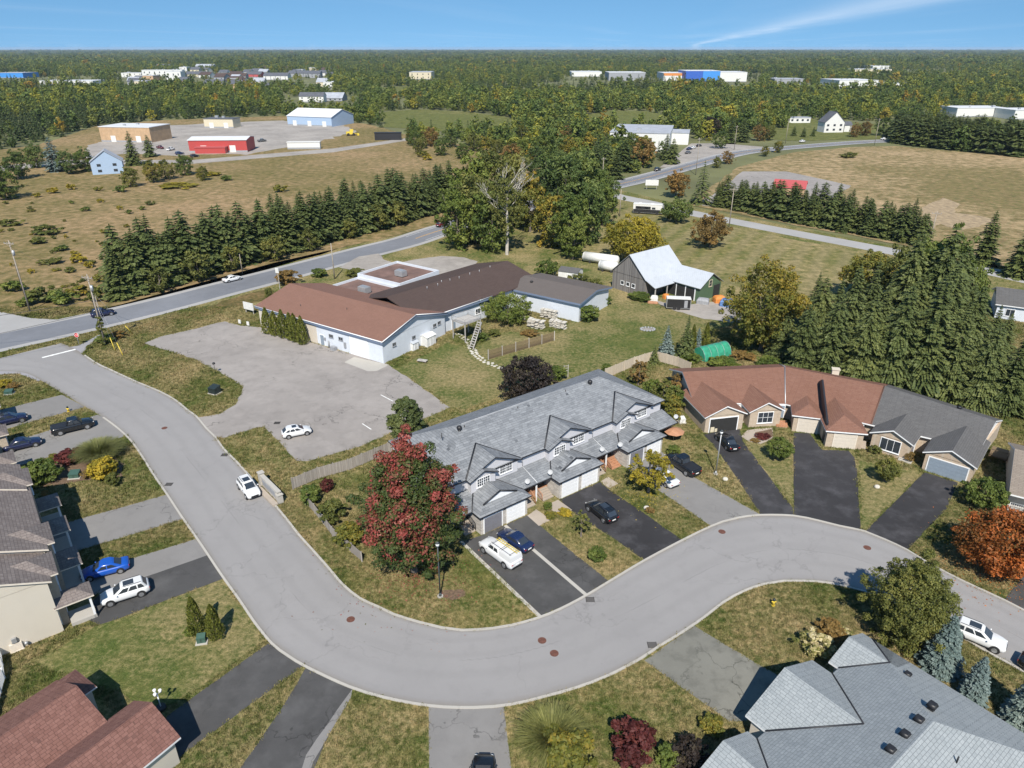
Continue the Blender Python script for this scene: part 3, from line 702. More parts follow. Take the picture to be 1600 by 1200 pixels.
drive([(420, 1004), (474, 1040), (300, 1168), (278, 1186), (255, 1170), (260, 1120), (300, 1091)], 'drive_dark')
drive([(478, 1043), (551, 1077), (530, 1112), (470, 1250), (340, 1250), (440, 1108)], 'drive_dark')
drive([(551, 1077), (548, 1090), (490, 1190), (470, 1250), (455, 1250), (478, 1180), (528, 1108)], 'drive_grey', 0.02)
drive([(670, 1105), (787, 1104), (799, 1200), (815, 1320), (670, 1320)], 'drive_grey')
drive([(1007, 1032), (1085, 978), (1180, 1035), (1232, 1065), (1165, 1127), (1140, 1128), (1080, 1085)], 'drive_mottled')
drive([(97, 617), (133, 636), (60, 656), (-60, 690), (-60, 655)], 'drive_grey')
drive([(152, 648), (170, 655), (186, 670), (196, 682), (130, 700), (60, 720), (-60, 750), (-60, 710), (60, 678)], 'drive_grey')
drive([(261, 773), (287, 811), (150, 852), (60, 880), (40, 840), (110, 815)], 'drive_grey')
drive([(307, 842), (326, 867), (160, 925), (90, 950), (80, 915), (150, 890)], 'drive_grey')
drive([(326, 867), (349, 904), (182, 968), (155, 976), (120, 960), (160, 925)], 'drive_dark', 0.018)
# concrete edging strips beside the paired driveway
for a, b_ in (((720, 846), (843, 963)), ((789, 821), (916, 930))):
    ribbon('edging_strip', [Vector(w2(*a)), Vector(w2(*b_))], 0.42, 0.034, 'concrete', kind='structure')
sheet('paver_path', pxl([(824, 806), (838, 796), (862, 812), (842, 822)]), 0.03, 'pavers')
sheet('paver_path', pxl([(853, 790), (872, 781), (894, 797), (880, 802), (866, 800)]), 0.03, 'pavers')
sheet('paver_path', pxl([(938, 753), (950, 745), (966, 756), (952, 763)]), 0.03, 'pavers')
sheet('flower_bed', pxl([(1158, 682), (1168, 672), (1206, 668), (1208, 684), (1190, 694), (1170, 690)]), 0.02, 'pavers', 0.1)
sheet('flower_bed', pxl([(1180, 676), (1205, 670), (1207, 682), (1190, 688)]), 0.03, 'mulch', 0.1)
sheet('flower_bed', pxl([(110, 700), (140, 690), (195, 725), (190, 745), (130, 752), (70, 760), (80, 730)]), 0.012, 'mulch', 0.25)
sheet('bare_patch', pxl([(692, 922), (725, 920), (730, 932), (705, 940), (688, 934)]), 0.012, 'mulch', 0.2)
_bx, _by, _ = W(272, 988)
sheet('bare_patch', [(_bx + (1.2 + .35 * math.sin(k * 2.3)) * math.cos(k * .286), _by + (1.0 + .3 * math.sin(k * 1.7)) * math.sin(k * .286)) for k in range(22)], 0.012, 'lawn', 0.0)
sheet('ditch', pxl([(180, 530), (215, 510), (290, 490), (350, 470), (420, 450), (440, 458), (410, 470), (340, 488), (270, 505), (210, 526)]), 0.010, 'ditch_grass', 0.6, step=2)
sheet('barn_yard', pxl([(1010, 465), (1060, 478), (1130, 470), (1165, 492), (1150, 505), (1100, 498), (1050, 484)]), 0.014, 'gravel', 0.3)
sheet('sandy_patch', pxl([(1440, 324), (1475, 309), (1500, 318), (1490, 332), (1535, 338), (1560, 346), (1500, 360), (1470, 350), (1450, 362), (1446, 340)]), 0.02, 'bare_earth', 0.5, step=3)
# iron covers in the street
def cover(u, v, round_=True, mat='rust_iron'):
    x, y, _ = W(u, v)
    mb = MB()
    if round_:
        mb.prism([(0.42 * math.cos(k * math.pi / 8), 0.42 * math.sin(k * math.pi / 8)) for k in range(16)], 0, 0.02)
        for k in range(3): mb.box(-0.3, 0.3, -0.2 + k * 0.2 - .03, -0.2 + k * 0.2 + .03, 0.02, 0.03)
    else:
        for k in range(6): mb.box(-0.42, 0.42, -0.36 + k * .13, -0.29 + k * .13, 0, 0.025)
        mb.box(-0.45, -0.40, -.4, .4, 0, .027); mb.box(0.40, 0.45, -.4, .4, 0, .027)
    o = mb.build('manhole_cover' if round_ else 'drain_grate', M[mat]); o.location = (x, y, 0.02)
    return o
for (u, v), lb in (((548, 968), 'rusty round manhole cover in the inside of the street bend'), ((847, 1001), 'rusty round manhole cover, upper of the pair below the paired driveway'), ((866, 1021), 'rusty round manhole cover, lower of the pair near the street kerb'), ((1355, 856), 'rusty round manhole cover at the foot of the black driveways'), ((1128, 831), 'small dark manhole cover below the grey driveway'), ((257, 669), 'dark round manhole cover near the parking lot entrance')):
    tag(cover(u, v), lb, 'manhole')
for (u, v), lb in (((922, 937), 'square iron drain grate at the end of the concrete edging strip'), ((1019, 1008), 'square drain grate by the kerb of the mottled driveway'), ((264, 757), 'square drain grate on the kerb beside the corner lawn'), ((351, 711), 'square drain grate by the kerb just past the parking lot entrance'), ((433, 661), 'square drain grate in the parking lot near the white hatchback')):
    tag(cover(u, v, False, 'dark_iron'), lb, 'drain')

# ------------------------------------------------------------------ plant generators
def quads_mesh(name, C, A, B, tint, mat):
    """N rhombic leaves: centre C, half axes A and B"""
    n = len(C)
    V = np.empty((n, 4, 3), np.float32)
    V[:, 0] = C - A; V[:, 1] = C - B * 0.9; V[:, 2] = C + A; V[:, 3] = C + B
    me = bpy.data.meshes.new(name)
    me.vertices.add(n * 4); me.vertices.foreach_set('co', V.reshape(-1))
    me.loops.add(n * 4); me.loops.foreach_set('vertex_index', np.arange(n * 4, dtype=np.int32))
    me.polygons.add(n); me.polygons.foreach_set('loop_start', np.arange(0, n * 4, 4, dtype=np.int32))
    at = me.attributes.new('tint', 'FLOAT', 'FACE'); at.data.foreach_set('value', np.clip(tint, 0, 1).astype(np.float32))
    me.materials.append(M[mat]); me.update(calc_edges=True)
    return me
def unit(a): return a / np.maximum(np.linalg.norm(a, axis=1, keepdims=True), 1e-6)
def leaf_axes(rng, nrm, size, aspect=0.6):
    r = rng.normal(size=nrm.shape); a = unit(np.cross(nrm, r)); b_ = np.cross(nrm, a)
    return a * size[:, None], b_ * (size * aspect)[:, None]
def broad_arrays(seed, r, h, base=0.22, clumps=70, leaves=60, size=0.22, tone=0.6, top=1.0, lobes=0.22, gap=0.0, zgrad=0.0, crs=1.0, tshift=0.0, freq=2.6):
    """crown of leaf clumps between base*h and h; returns leaf centres, axes, tint, clump centres"""
    rng = np.random.default_rng(seed)
    cz, hz = h * (1 + base) / 2, h * (1 - base) / 2
    d = unit(rng.normal(size=(clumps, 3)))
    rad = rng.uniform(0.35, 1.0, clumps) ** 0.45
    # uneven outline: a few random lobes
    lob = unit(rng.normal(size=(9, 3))); bulge = 1 + lobes * (np.clip(d @ lob.T, 0, 1) ** 4 * rng.uniform(-0.6, 1.0, 9)).sum(1)
    cr = r * rng.uniform(0.20, 0.34, clumps) * crs
    stray = rng.uniform(size=clumps) < .26
    rad = np.where(stray, rng.uniform(1.0, 1.0 + .30 * min(1, lobes * 4), clumps), rad); cr = np.where(stray, cr * .62, cr)
    pc = d * (rad * bulge)[:, None]
    up = (pc[:, 2] + 1) / 2
    prof = np.where(up > 0.4, 1 - (np.clip(up - 0.4, 0, 1) / 0.62) ** 2.2 * 0.28 * top, 0.78 + 0.55 * up)
    cc = np.stack([pc[:, 0] * prof * (r - cr * 0.7), pc[:, 1] * prof * (r - cr * 0.7), pc[:, 2] * (hz - cr * 0.6) + cz], 1)
    k3 = rng.normal(size=(4, 3)) * (freq / r); ph = rng.uniform(0, 6.28, 4)
    ct = np.clip(0.5 + tshift + 0.24 * np.sin(cc @ k3.T + ph).sum(1) / 1.4 + rng.uniform(-.28, .28, clumps) + zgrad * (cc[:, 2] / h - 0.5), 0, 1)
    if gap: keep = rng.uniform(size=clumps) > gap; cc, cr, ct = cc[keep], cr[keep], ct[keep]
    k = len(cc)
    idx = np.repeat(np.arange(k), leaves)
    ld = unit(rng.normal(size=(k * leaves, 3)) + np.array([0, 0, 0.25]))
    C = cc[idx] + ld * (cr[idx] * rng.uniform(0.55, 1.12, k * leaves))[:, None] * np.array([1, 1, 0.8])
    nrm = unit(ld + rng.normal(size=ld.shape) * 0.55 + np.array([0, 0, 0.35]))
    A, B = leaf_axes(rng, nrm, size * rng.uniform(0.6, 1.3, len(C)), 0.62)
    t = ct[idx] * tone + rng.uniform(0, 1, len(C)) * (1 - tone)
    return C, A, B, t, cc
def trunk_mb(mb, seed, h, tr, base, cc, limbs=6, m=0):
    rr = random.Random(seed)
    top = h * 0.72
    pts = [(0, 0, -0.15)]; rads = [tr * 1.25]
    for k in range(1, 5): pts.append((rr.uniform(-.02, .02) * h, rr.uniform(-.02, .02) * h, top * k / 4)); rads.append(tr * (1 - k / 5))
    mb.path(pts, rads, 7, m)
    for _ in range(limbs):
        c = cc[rr.randrange(len(cc))]; z0 = rr.uniform(max(base * h * 0.8, h * .15), h * 0.5)
        mid = (c[0] * .5, c[1] * .5, (z0 + c[2]) / 2 + h * .03)
        mb.path([(0, 0, z0), mid, tuple(c)], [tr * .5, tr * .3, tr * .08], 5, m)
def broad_tree(seed, r, h, mat, bark='bark', tr=None, **kw):
    C, A, B, t, cc = broad_arrays(seed, r, h, **kw)
    mb = MB(); trunk_mb(mb, seed, h, tr or 0.02 * h + 0.06, kw.get('base', 0.22), cc)
    return mb.mesh('trunk', M[bark]), quads_mesh('crown', C, A, B, t, mat)
def conifer_arrays(seed, r, h, levels=24, per=8, droop=0.28, size=1.0, power=0.85, base=0.04, jit=0.12, up_tip=False):
    rng = np.random.default_rng(seed)
    Cs, As, Bs, ts = [], [], [], []
    for i in range(levels):
        f = (i + rng.uniform(-.2, .2)) / levels
        z = h * (base + (1 - base) * f); rr = r * max(1 - f, 0.02) ** power * rng.uniform(1 - jit * 1.3, 1 + jit)
        n = max(3, int(per * (0.45 + 0.55 * (1 - f))))
        a0 = rng.uniform(0, 6.28)
        for j in range(n):
            a = a0 + 6.283 * j / n + rng.uniform(-.25, .25); L = rr * rng.uniform(0.78, 1.12)
            bt = rng.uniform(0, 1)
            k = max(2, int(L / (0.42 * size)) + 1)
            dirv = np.array([math.cos(a), math.sin(a), 0])
            side = np.array([-math.sin(a), math.cos(a), 0])
            for q in range(k):
                s = (q + 0.55) / k
                if s < 0.22 and k > 3: continue
                zc = z - droop * L * s * s + (0.10 * L * s if up_tip else 0)
                for sd in (-1, 0, 1):
                    ang = sd * rng.uniform(0.5, 0.95)
                    dv = dirv * math.cos(ang) + side * math.sin(ang) + np.array([0, 0, -droop * 1.4 * s + rng.uniform(-.15, .2)])
                    dv /= np.linalg.norm(dv)
                    ln = size * rng.uniform(0.30, 0.50) * (0.75 + 0.35 * (1 - f))
                    c = dirv * L * s + side * sd * 0.16 * L * (1 - s * .5) + np.array([0, 0, zc + rng.uniform(-.06, .06) * size])
                    nv = np.array([0, 0, 1.0]) + dirv * 0.55 + rng.normal(size=3) * 0.35
                    bv = np.cross(nv, dv); bv /= np.linalg.norm(bv)
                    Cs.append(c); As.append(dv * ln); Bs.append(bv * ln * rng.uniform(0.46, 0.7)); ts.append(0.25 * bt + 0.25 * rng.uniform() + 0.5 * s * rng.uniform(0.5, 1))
    # leader
    for q in range(6):
        dv = np.array([rng.normal() * .25, rng.normal() * .25, 1.0]); ln = 0.3 * size
        Cs.append(np.array([0, 0, h * (1 - 0.012 * q)])); As.append(dv * ln); Bs.append(np.array([.12 * size, 0, 0]) if q % 2 else np.array([0, .12 * size, 0])); ts.append(0.6)
    return np.array(Cs), np.array(As), np.array(Bs), np.array(ts)
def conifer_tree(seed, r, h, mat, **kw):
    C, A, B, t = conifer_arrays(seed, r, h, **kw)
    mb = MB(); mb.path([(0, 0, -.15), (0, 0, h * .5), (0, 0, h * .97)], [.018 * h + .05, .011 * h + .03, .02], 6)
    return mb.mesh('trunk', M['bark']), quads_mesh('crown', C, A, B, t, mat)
def cedar_tree(seed, r, h, mat='needle_cedar', n=1500, size=0.16):
    rng = np.random.default_rng(seed)
    z = rng.uniform(0, 1, n) ** 0.9; a = rng.uniform(0, 6.283, n)
    prof = np.minimum(1, (z + .05) * 6) * np.clip(1 - z ** 1.6, 0, 1) ** 0.75
    lump = 1 + 0.14 * np.sin(a * 5 + z * 9 + seed) + rng.normal(size=n) * 0.06
    rr = r * prof * lump * rng.uniform(0.82, 1.05, n)
    C = np.stack([rr * np.cos(a), rr * np.sin(a), z * h + .03], 1)
    out = np.stack([np.cos(a), np.sin(a), np.full(n, .3)], 1)
    up = unit(np.stack([np.cos(a) * .35, np.sin(a) * .35, np.ones(n)], 1) + rng.normal(size=(n, 3)) * .25)
    b_ = unit(np.cross(up, out + rng.normal(size=(n, 3)) * .5))
    s = size * rng.uniform(.7, 1.4, n)
    mb = MB(); mb.tube((0, 0, -.1), (0, 0, h * .8), .07, .02, 6)
    return mb.mesh('trunk', M['bark']), quads_mesh('crown', C, up * s[:, None], b_ * (s * .5)[:, None], 0.5 * rng.uniform(size=n) + 0.5 * (0.5 + 0.5 * np.sin(a * 5 + z * 9 + seed)), mat)
def tuft_mesh(seed, r, h, n=260, mat='leaf_grass', w=0.035):
    """arching blades of an ornamental grass clump"""
    rng = np.random.default_rng(seed); mb_v, mb_f, ti = [], [], []
    for i in range(n):
        a = rng.uniform(0, 6.283); lean = rng.uniform(0.05, 1.0) ** .7; L = h * rng.uniform(.75, 1.15)
        dx, dy = math.cos(a), math.sin(a); px, py = -dy * w, dx * w
        x0, y0 = dx * rng.uniform(0, .18) * r, dy * rng.uniform(0, .18) * r
        b0 = len(mb_v)
        for s in (0, .4, .75, 1.0):
            rad = r * lean * s ** 1.5; z = L * (s - 0.42 * lean * s ** 3); k = 1 - s * .8
            mb_v += [(x0 + dx * rad - px * k, y0 + dy * rad - py * k, max(z, 0.02)), (x0 + dx * rad + px * k, y0 + dy * rad + py * k, max(z, 0.02))]
        t = rng.uniform()
        for q in range(3): mb_f.append([b0 + q * 2, b0 + q * 2 + 1, b0 + q * 2 + 3, b0 + q * 2 + 2]); ti.append(t * .6 + q * .13)
    me = bpy.data.meshes.new('blades'); me.from_pydata(mb_v, [], mb_f)
    at = me.attributes.new('tint', 'FLOAT', 'FACE'); at.data.foreach_set('value', np.array(ti, np.float32))
    me.materials.append(M[mat]); me.update(); return me
def plant(name, meshes, loc, label, cat, group=None, rz=0.0, s=1.0, sz=None, mat=None):
    """an Empty at the foot with trunk and crown (meshes may be shared)"""
    o = empty(name, loc, rz, label, cat, group)
    o.scale = (s, s, s if sz is None else sz)
    if isinstance(meshes, tuple):
        link('trunk', meshes[0], o); c = link('crown', meshes[1], o)
        if mat:
            c.material_slots[0].link = 'OBJECT'; c.material_slots[0].material = M[mat]
    else:
        c = meshes
        tag(o)
    return o
def shrub(name, me, loc, label, cat='shrub', group=None, rz=0.0, s=1.0, sz=None, mat=None):
    o = link(name, me); o.location = loc; o.rotation_euler = (0, 0, rz); o.scale = (s, s, s if sz is None else sz)
    if mat: o.material_slots[0].link = 'OBJECT'; o.material_slots[0].material = M[mat]
    return tag(o, label, cat, group)
def bush_mesh(seed, r, h, mat, clumps=26, leaves=46, size=0.12, **kw):
    C, A, B, t, cc = broad_arrays(seed, r, h, base=0.0, clumps=clumps, leaves=leaves, size=size, **kw)
    C[:, 2] = np.maximum(C[:, 2], 0.02)
    return quads_mesh('foliage', C, A, B, t, mat)
# ------------------------------------------------------------------ house pieces (all face -y in their sub-frame)
def compose(a, b_):
    """sub-frame b inside frame a"""
    if a is None: return b_
    c, s = math.cos(a[2]), math.sin(a[2])
    return (a[0] + c * b_[0] - s * b_[1], a[1] + s * b_[0] + c * b_[1], a[2] + b_[2])
def window(parent, xf, x, y, z, w, h, cols=2, rows=2, frame='trim_white', bar=0.035, mull=None):
    fr = 0.09
    mb = MB(xf)
    mb.box(x - w / 2 - fr, x - w / 2, y - .07, y + .02, z - fr, z + h + fr); mb.box(x + w / 2, x + w / 2 + fr, y - .07, y + .02, z - fr, z + h + fr)
    mb.box(x - w / 2, x + w / 2, y - .07, y + .02, z - fr, z); mb.box(x - w / 2, x + w / 2, y - .07, y + .02, z + h, z + h + fr)
    for i in range(1, cols):
        t = 0.07 if (mull and i in mull) else bar
        c = x - w / 2 + w * i / cols; mb.box(c - t / 2 * 1.4, c + t / 2 * 1.4, y - .055, y - .02, z, z + h)
    for j in range(1, rows):
        c = z + h * j / rows; mb.box(x - w / 2, x + w / 2, y - .052, y - .022, c - bar / 2, c + bar / 2)
    o = mb.build('window', M[frame], parent)
    g = MB(xf); g.box(x - w / 2, x + w / 2, y - .02, y + .01, z, z + h); g.build('pane', M['glass'], o)
    s_ = MB(xf); s_.box(x - w / 2 - .13, x + w / 2 + .13, y - .12, y - .002, z - fr - .06, z - fr - .004); s_.build('sill', M[frame], o)
    return o
def garage_door(parent, xf, x, y, w, h, mat='door_white', trim='trim_white', rows=4, lights=False):
    mb = MB(xf)
    mb.box(x - w / 2 - .14, x - w / 2, y - .06, y + .02, 0, h + .14); mb.box(x + w / 2, x + w / 2 + .14, y - .06, y + .02, 0, h + .14); mb.box(x - w / 2, x + w / 2, y - .06, y + .02, h, h + .14)
    o = mb.build('garage_door', M[trim], parent)
    ph = h / rows
    for i in range(rows):
        p = MB(xf); p.box(x - w / 2, x + w / 2, y - .025, y + .02, i * ph + .008, (i + 1) * ph - .008)
        k = max(2, int(w / 0.6))
        for j in range(k):
            a = x - w / 2 + w * (j + .12) / k; b_ = x - w / 2 + w * (j + .88) / k
            p.box(a, b_, y - .036, y - .024, i * ph + .09, (i + 1) * ph - .09)
        p.build('panel', M[mat], o)
    return o
def door(parent, xf, x, y, z, w=0.95, h=2.05, mat='door_white', trim='trim_white'):
    mb = MB(xf)
    mb.box(x - w / 2 - .1, x - w / 2, y - .06, y + .02, z, z + h + .1); mb.box(x + w / 2, x + w / 2 + .1, y - .06, y + .02, z, z + h + .1); mb.box(x - w / 2, x + w / 2, y - .06, y + .02, z + h, z + h + .1)
    mb.box(x - w / 2, x + w / 2, y - .03, y + .02, z, z + h, 1)
    o = mb.build('door', [M[trim], M[mat]], parent)
    hd = MB(xf); hd.tube((x + w * .36, y - .03, z + 1.0), (x + w * .36, y - .09, z + 1.0), .03, n=6); hd.build('door_handle', M['galv'], o)
    return o
def steps(parent, xf, x0, x1, y_top, n, z_top, run=0.3, mat='pavers', riser=None):
    root = MB(xf)
    root.box(x0 + .02, x1 - .02, y_top - run * n * .98, y_top, 0, .05); o = root.build('steps', M['concrete'], parent)
    for i in range(n):
        zt = z_top * (n - i) / (n + 1)
        b_ = MB(xf); b_.box(x0, x1, y_top - run * (i + 1), y_top - run * i - .01, 0.05 if i else 0.051, zt); b_.build('step', M[mat], o)
    return o
def rail(parent, xf, pts, z0, h=0.95, mat='deck_wood', name='railing', gap=0.16, posts=1.6):
    mb = MB(xf)
    for i in range(len(pts) - 1):
        a, b_ = Vector((*pts[i][:2], pts[i][2] if len(pts[i]) > 2 else z0)), Vector((*pts[i + 1][:2], pts[i + 1][2] if len(pts[i + 1]) > 2 else z0))
        up = Vector((0, 0, h))
        mb.tube(a + up, b_ + up, .045, n=4); mb.tube(a + up * .12, b_ + up * .12, .035, n=4)
        L = (b_ - a).length; k = max(1, int(L / gap))
        for j in range(k + 1):
            p = a.lerp(b_, j / k); mb.tube(p, p + up, .05 if j in (0, k) else .016, n=4)
    return mb.build(name, M[mat], parent)
def dish(parent, p, az=R(-135)):
    mb = MB()
    x, y, z = p
    mb.tube((x, y, z - .1), (x, y, z + .55), .03, n=5)
    n = Vector((math.cos(az) * .8, math.sin(az) * .8, .55)).normalized(); a = n.orthogonal().normalized(); b_ = n.cross(a); c = Vector((x, y, z + .6))
    rings = [[tuple(c + n * (0.10 * (k / 3) ** 2) + (a * math.cos(t * .524) + b_ * math.sin(t * .524)) * max(.01, .33 * k / 3)) for t in range(12)] for k in range(4)]
    mb.grid(rings); mb.tube(c, c + n * .5 - Vector((0, 0, .1)), .015, n=4)
    return mb.build('satellite_dish', M['dish_grey'], parent)
def vent(parent, p, kind='turbine', mat='plastic_black', name='roof_vent', k_=.8):
    mb = MB(); x, y, z = p
    if kind == 'turbine':
        mb.tube((x, y, z - .3), (x, y, z + .25), .2, n=10); mb.ball((x, y, z + .5), .36, .36, .32, 12, 6)
    elif kind == 'pipe':
        mb.tube((x, y, z - .3), (x, y, z + .4), .06, n=7)
    else:
        mb.tube((x, y, z - .4), (x, y, z + .12), .34 * k_, .34 * k_, n=4); mb.tube((x, y, z + .12), (x, y, z + .12 + .3 * k_), .52 * k_, .34 * k_, n=4)
    return mb.build(name, M[mat], parent)
def ac_unit(parent_name, loc, rz, label, w=0.85, h=0.8, mat='galv'):
    o = empty(parent_name, loc, rz, label, 'air conditioner')
    mb = MB(); mb.box(-w / 2, w / 2, -w / 2, w / 2, 0.06, h); mb.box(-w / 2 - .08, w / 2 + .08, -w / 2 - .08, w / 2 + .08, 0, .06)
    for k in range(7): mb.box(-w / 2 - .012, w / 2 + .012, -w / 2 - .012, w / 2 + .012, .16 + k * .08, .19 + k * .08)
    mb.build('casing', M[mat], o)
    f_ = MB(); f_.tube((0, 0, h), (0, 0, h + .03), w * .42, n=14); f_.build('fan_grille', M['dark_iron'], o)
    return o

# ------------------------------------------------------------------ grey townhouse row
th = empty('townhouse_row', (-3.64, 68.13, 0), R(37.4), 'row of grey-roofed townhouses with paired garages and white dormers', 'townhouse')
SP, GW = 12.19, 6.94
ZT, YW, YB, XL, XR, SM = 5.4, 4.35, 17.5, -1.8, 35.4, .46
mb = MB(); mb.box(XL, XR, YW, YB, 0, ZT - .02); mb.build('wall', M['siding_grey'], th)
rf = MB(); rf.slab(hip_planes(XL, XR, YW, YB, ZT, SM, 0.42), .20); main_roof = rf.build('roof', [M['roof_grey'], M['trim_black']], th)
# ridge and hip caps
cap = MB()
zr = ZT + (YB - YW + .84) / 2 * SM; ym = (YW + YB) / 2; hx = (YB - YW + .84) / 2
cap.tube((XL - .42 + hx, ym, zr), (XR + .42 - hx, ym, zr), .07, n=5)
for ex, sx_ in ((XL - .42, 1), (XR + .42, -1)):
    pass
cap.build('ridge_cap', M['flat_grey'], main_roof)
lt = MB()
lt.slab([[(XL - .42, 1.24, 2.80), (XR + .42, 1.24, 2.80), (XR + .42, YW - .01, 3.72), (XL - .42, YW - .01, 3.72)]], .18); lt.build('porch_roof', [M['roof_grey'], M['trim_black']], th)
for k in range(3):
    X = k * SP
    # garage block with Dutch-gable roof
    g = MB(); g.box(X, X + GW, 0, YW - .01, 0, 2.74); gw = g.build('garage_wall', M['veneer_stone'], th)
    s = 0.42; e = .38; x0, x1 = X - e, X + GW + e; xm = (x0 + x1) / 2; y0 = -e; gy = .95; sk = gy - y0
    zs = 2.78 + sk * s; za = 2.78 + (xm - x0) * s
    gr_ = MB()
    gr_.slab([[(x0, y0, 2.78), (x1, y0, 2.78), (x1 - sk, gy, zs), (x0 + sk, gy, zs)],
              [(x0, y0, 2.78), (x0 + sk, gy, zs), (xm, gy - .25, za), (xm, YW - .02, za), (x0, YW - .02, 2.78)][0:2] + [(xm, gy, za), (xm, YW - .02, za), (x0, YW - .02, 2.78)],
              [(x1 - sk, gy, zs), (x1, y0, 2.78), (x1, YW - .02, 2.78), (xm, YW - .02, za), (xm, gy, za)]], .18)
    gr = gr_.build('garage_roof', [M['roof_grey'], M['trim_black']], th)
    t = MB()
    t.poly([(x0 + sk + .35, gy - .012, zs + .01), (x1 - sk - .35, gy - .012, zs + .01), (xm, gy - .012, za - .16)]); t.build('gable_panel', M['trim_white'], gr)
    rk = MB()   # dark rake boards in front of the little gable
    for a, b_ in (((x0 + sk, gy - .12, zs + .06), (xm, gy - .12, za + .04)), ((x1 - sk, gy - .12, zs + .06), (xm, gy - .12, za + .04))): rk = MB(); rk.tube(a, b_, .10, n=4); rk.build('rake_board', M['trim_black'], gr)
    vl = MB(); vl2 = MB()
    vl.tube((x0 + .0, 1.24, 2.82), (x0 + 2.3, YW - .05, 3.74), .10, n=4); vl2.tube((x1 - .0, 1.24, 2.82), (x1 - 2.3, YW - .05, 3.74), .06, n=4); vl.build('valley_flashing', M['trim_black'], gr); vl2.build('valley_flashing', M['trim_black'], gr)
    left_mat = ['door_grey', 'door_white', 'door_grey'][k]
    garage_door(th, None, X + 1.75, -.01, 2.55, 2.15, left_mat)
    garage_door(th, None, X + 5.15, -.01, 2.55, 2.15, 'door_white')
    q = MB()
    for cx in (X + .2, X + 3.45, X + 6.75): q = MB(); q.box(cx - .06, cx + .06, -.16, -.02, 2.25, 2.5); q.build('wall_lamp', M['plastic_black'], th)
    # dormers: broad gable with a smaller one nested at its left
    a, b_ = X + .7, X + 8.97
    d_ = MB(); d_.box(a + .42, b_ - .42, YW - .3, YW + .01, 3.6, ZT - .02); gable_wall(d_, a + .42, b_ - .42, YW - .3, ZT, .43, .42, .3); d_.build('dormer_wall', M['siding_grey'], th)
    dr = MB(); pl = gable_planes(a + .42, b_ - .42, YW - .3, 12.0, ZT, .43, 'y', .42)
    # stop at the main roof plane
    cut_ = []
    for f_ in pl:
        n_ = []
        for p in f_:
            if p[1] > 8: n_.append((p[0], YW - .42 + (p[2] - ZT) / SM + .05, p[2]))
            else: n_.append(p)
        cut_.append(n_)
    dr.slab(cut_, .16); dr.build('dormer_roof', [M['roof_grey'], M['trim_black']], th)
    fl = MB(); xm2 = (a + b_) / 2; zt = ZT + (b_ - a) / 2 * .43
    for ex in (a, b_): fl.tube((ex, YW - .4, ZT + .03), (xm2, YW - .42 + (zt - ZT) / SM, zt + .03), .13 if ex == a else .08, n=4)
    fl.build('valley_flashing', M['trim_black'], th)
    a2, b2 = X + .7, X + 5.0
    d_ = MB(); d_.box(a2 + .35, b2 - .35, YW - .9, YW - .25, 3.35, ZT - .07); gable_wall(d_, a2 + .35, b2 - .35, YW - .9, ZT - .05, .43, .35, .3); d_.build('dormer_wall', M['siding_grey'], th)
    dr = MB(); dr.slab(gable_planes(a2 + .35, b2 - .35, YW - .9, YW - .55, ZT - .05, .43, 'y', .35), .15); dr.build('dormer_roof', [M['roof_grey'], M['trim_black']], th)
    window(th, None, (a2 + b2) / 2, YW - .91, 4.12, 1.8, 1.05, 6, 3, bar=.03, mull=(3,))
    window(th, None, X + 6.7, YW - .31, 4.2, 1.8, 1.05, 6, 3, bar=.03, mull=(3,))
    # recessed porch
    if k < 2:
        px0, px1 = X + GW, X + SP
        p = MB(); p.box(px0 + .02, px1 - .02, 2.4, YW - .01, 0, .85); pd = p.build('porch_deck', M['deck_wood'], th)
        steps(th, None, px0 + .25, px0 + 2.0, 2.4, 5, .98, .32, 'pavers')
        steps(th, None, px1 - 2.0, px1 - .25, 2.4, 5, .98, .32, 'pavers' if k == 0 else 'deck_wood')
        rail(th, None, [(px0 + 2.1, .9, .15), (px0 + 2.1, 2.45, .86)], .86); rail(th, None, [(px1 - 2.1, .9, .15), (px1 - 2.1, 2.45, .86)], .86); rail(th, None, [(px0 + 2.1, 2.45), (px1 - 2.1, 2.45)], .86)
        door(th, None, px0 + 1.1, YW - .01, .86, mat='door_white'); door(th, None, px1 - 1.1, YW - .01, .86, mat='door_white')
        po = MB(); po.box((px0 + px1) / 2 - .08, (px0 + px1) / 2 + .08, 1.4, 1.56, 0, 2.72); po.build('porch_post', M['trim_white'], th)
        sp_ = MB(); sp_.tube(((px0 + px1) / 2, 1.3, 2.86), ((px0 + px1) / 2, YW - .04, 3.74), .03, n=4); sp_.build('seam_flashing', M['trim_white'], th)
        dn = MB(); dn.tube(((px0 + px1) / 2, YW - .05, 3.8), ((px0 + px1) / 2, YW - .05, ZT - .1), .04, n=5); dn.build('downpipe', M['flat_grey'], th)
steps(th, None, -1.6, -.1, 2.6, 5, .9, .32, 'pavers')
p = MB(); p.box(-1.5, -.05, 2.6, YW - .01, 0, .85); p.build('porch_deck', M['pavers'], th)
rail(th, None, [(-.12, 1.0, .2), (-.12, 2.6, .86), (-.12, 4.2, .86)], .86, mat='plastic_black')
for p_ in ((8.1, 1.45, 2.95), (11.7, 1.35, 2.95), (20.9, 1.5, 2.95), (23.7, .9, 2.95), (35.9, 1.7, 2.95)): dish(th, p_)
for x_ in (4.0, 26.5): vent(th, (x_, 10.2, 8.15))
for x_ in (1.5, 4.9, 13.5, 22.0): vent(th, (x_, 10.4, 8.2), 'pipe', 'dark_iron')
for x_ in (10.0, 16.0, 19.5, 25.0, 31.5):
    pass
window(th, (XR + .02, 12.0, R(90)), 0, 0, 1.2, 1.4, 1.2, 2, 1)

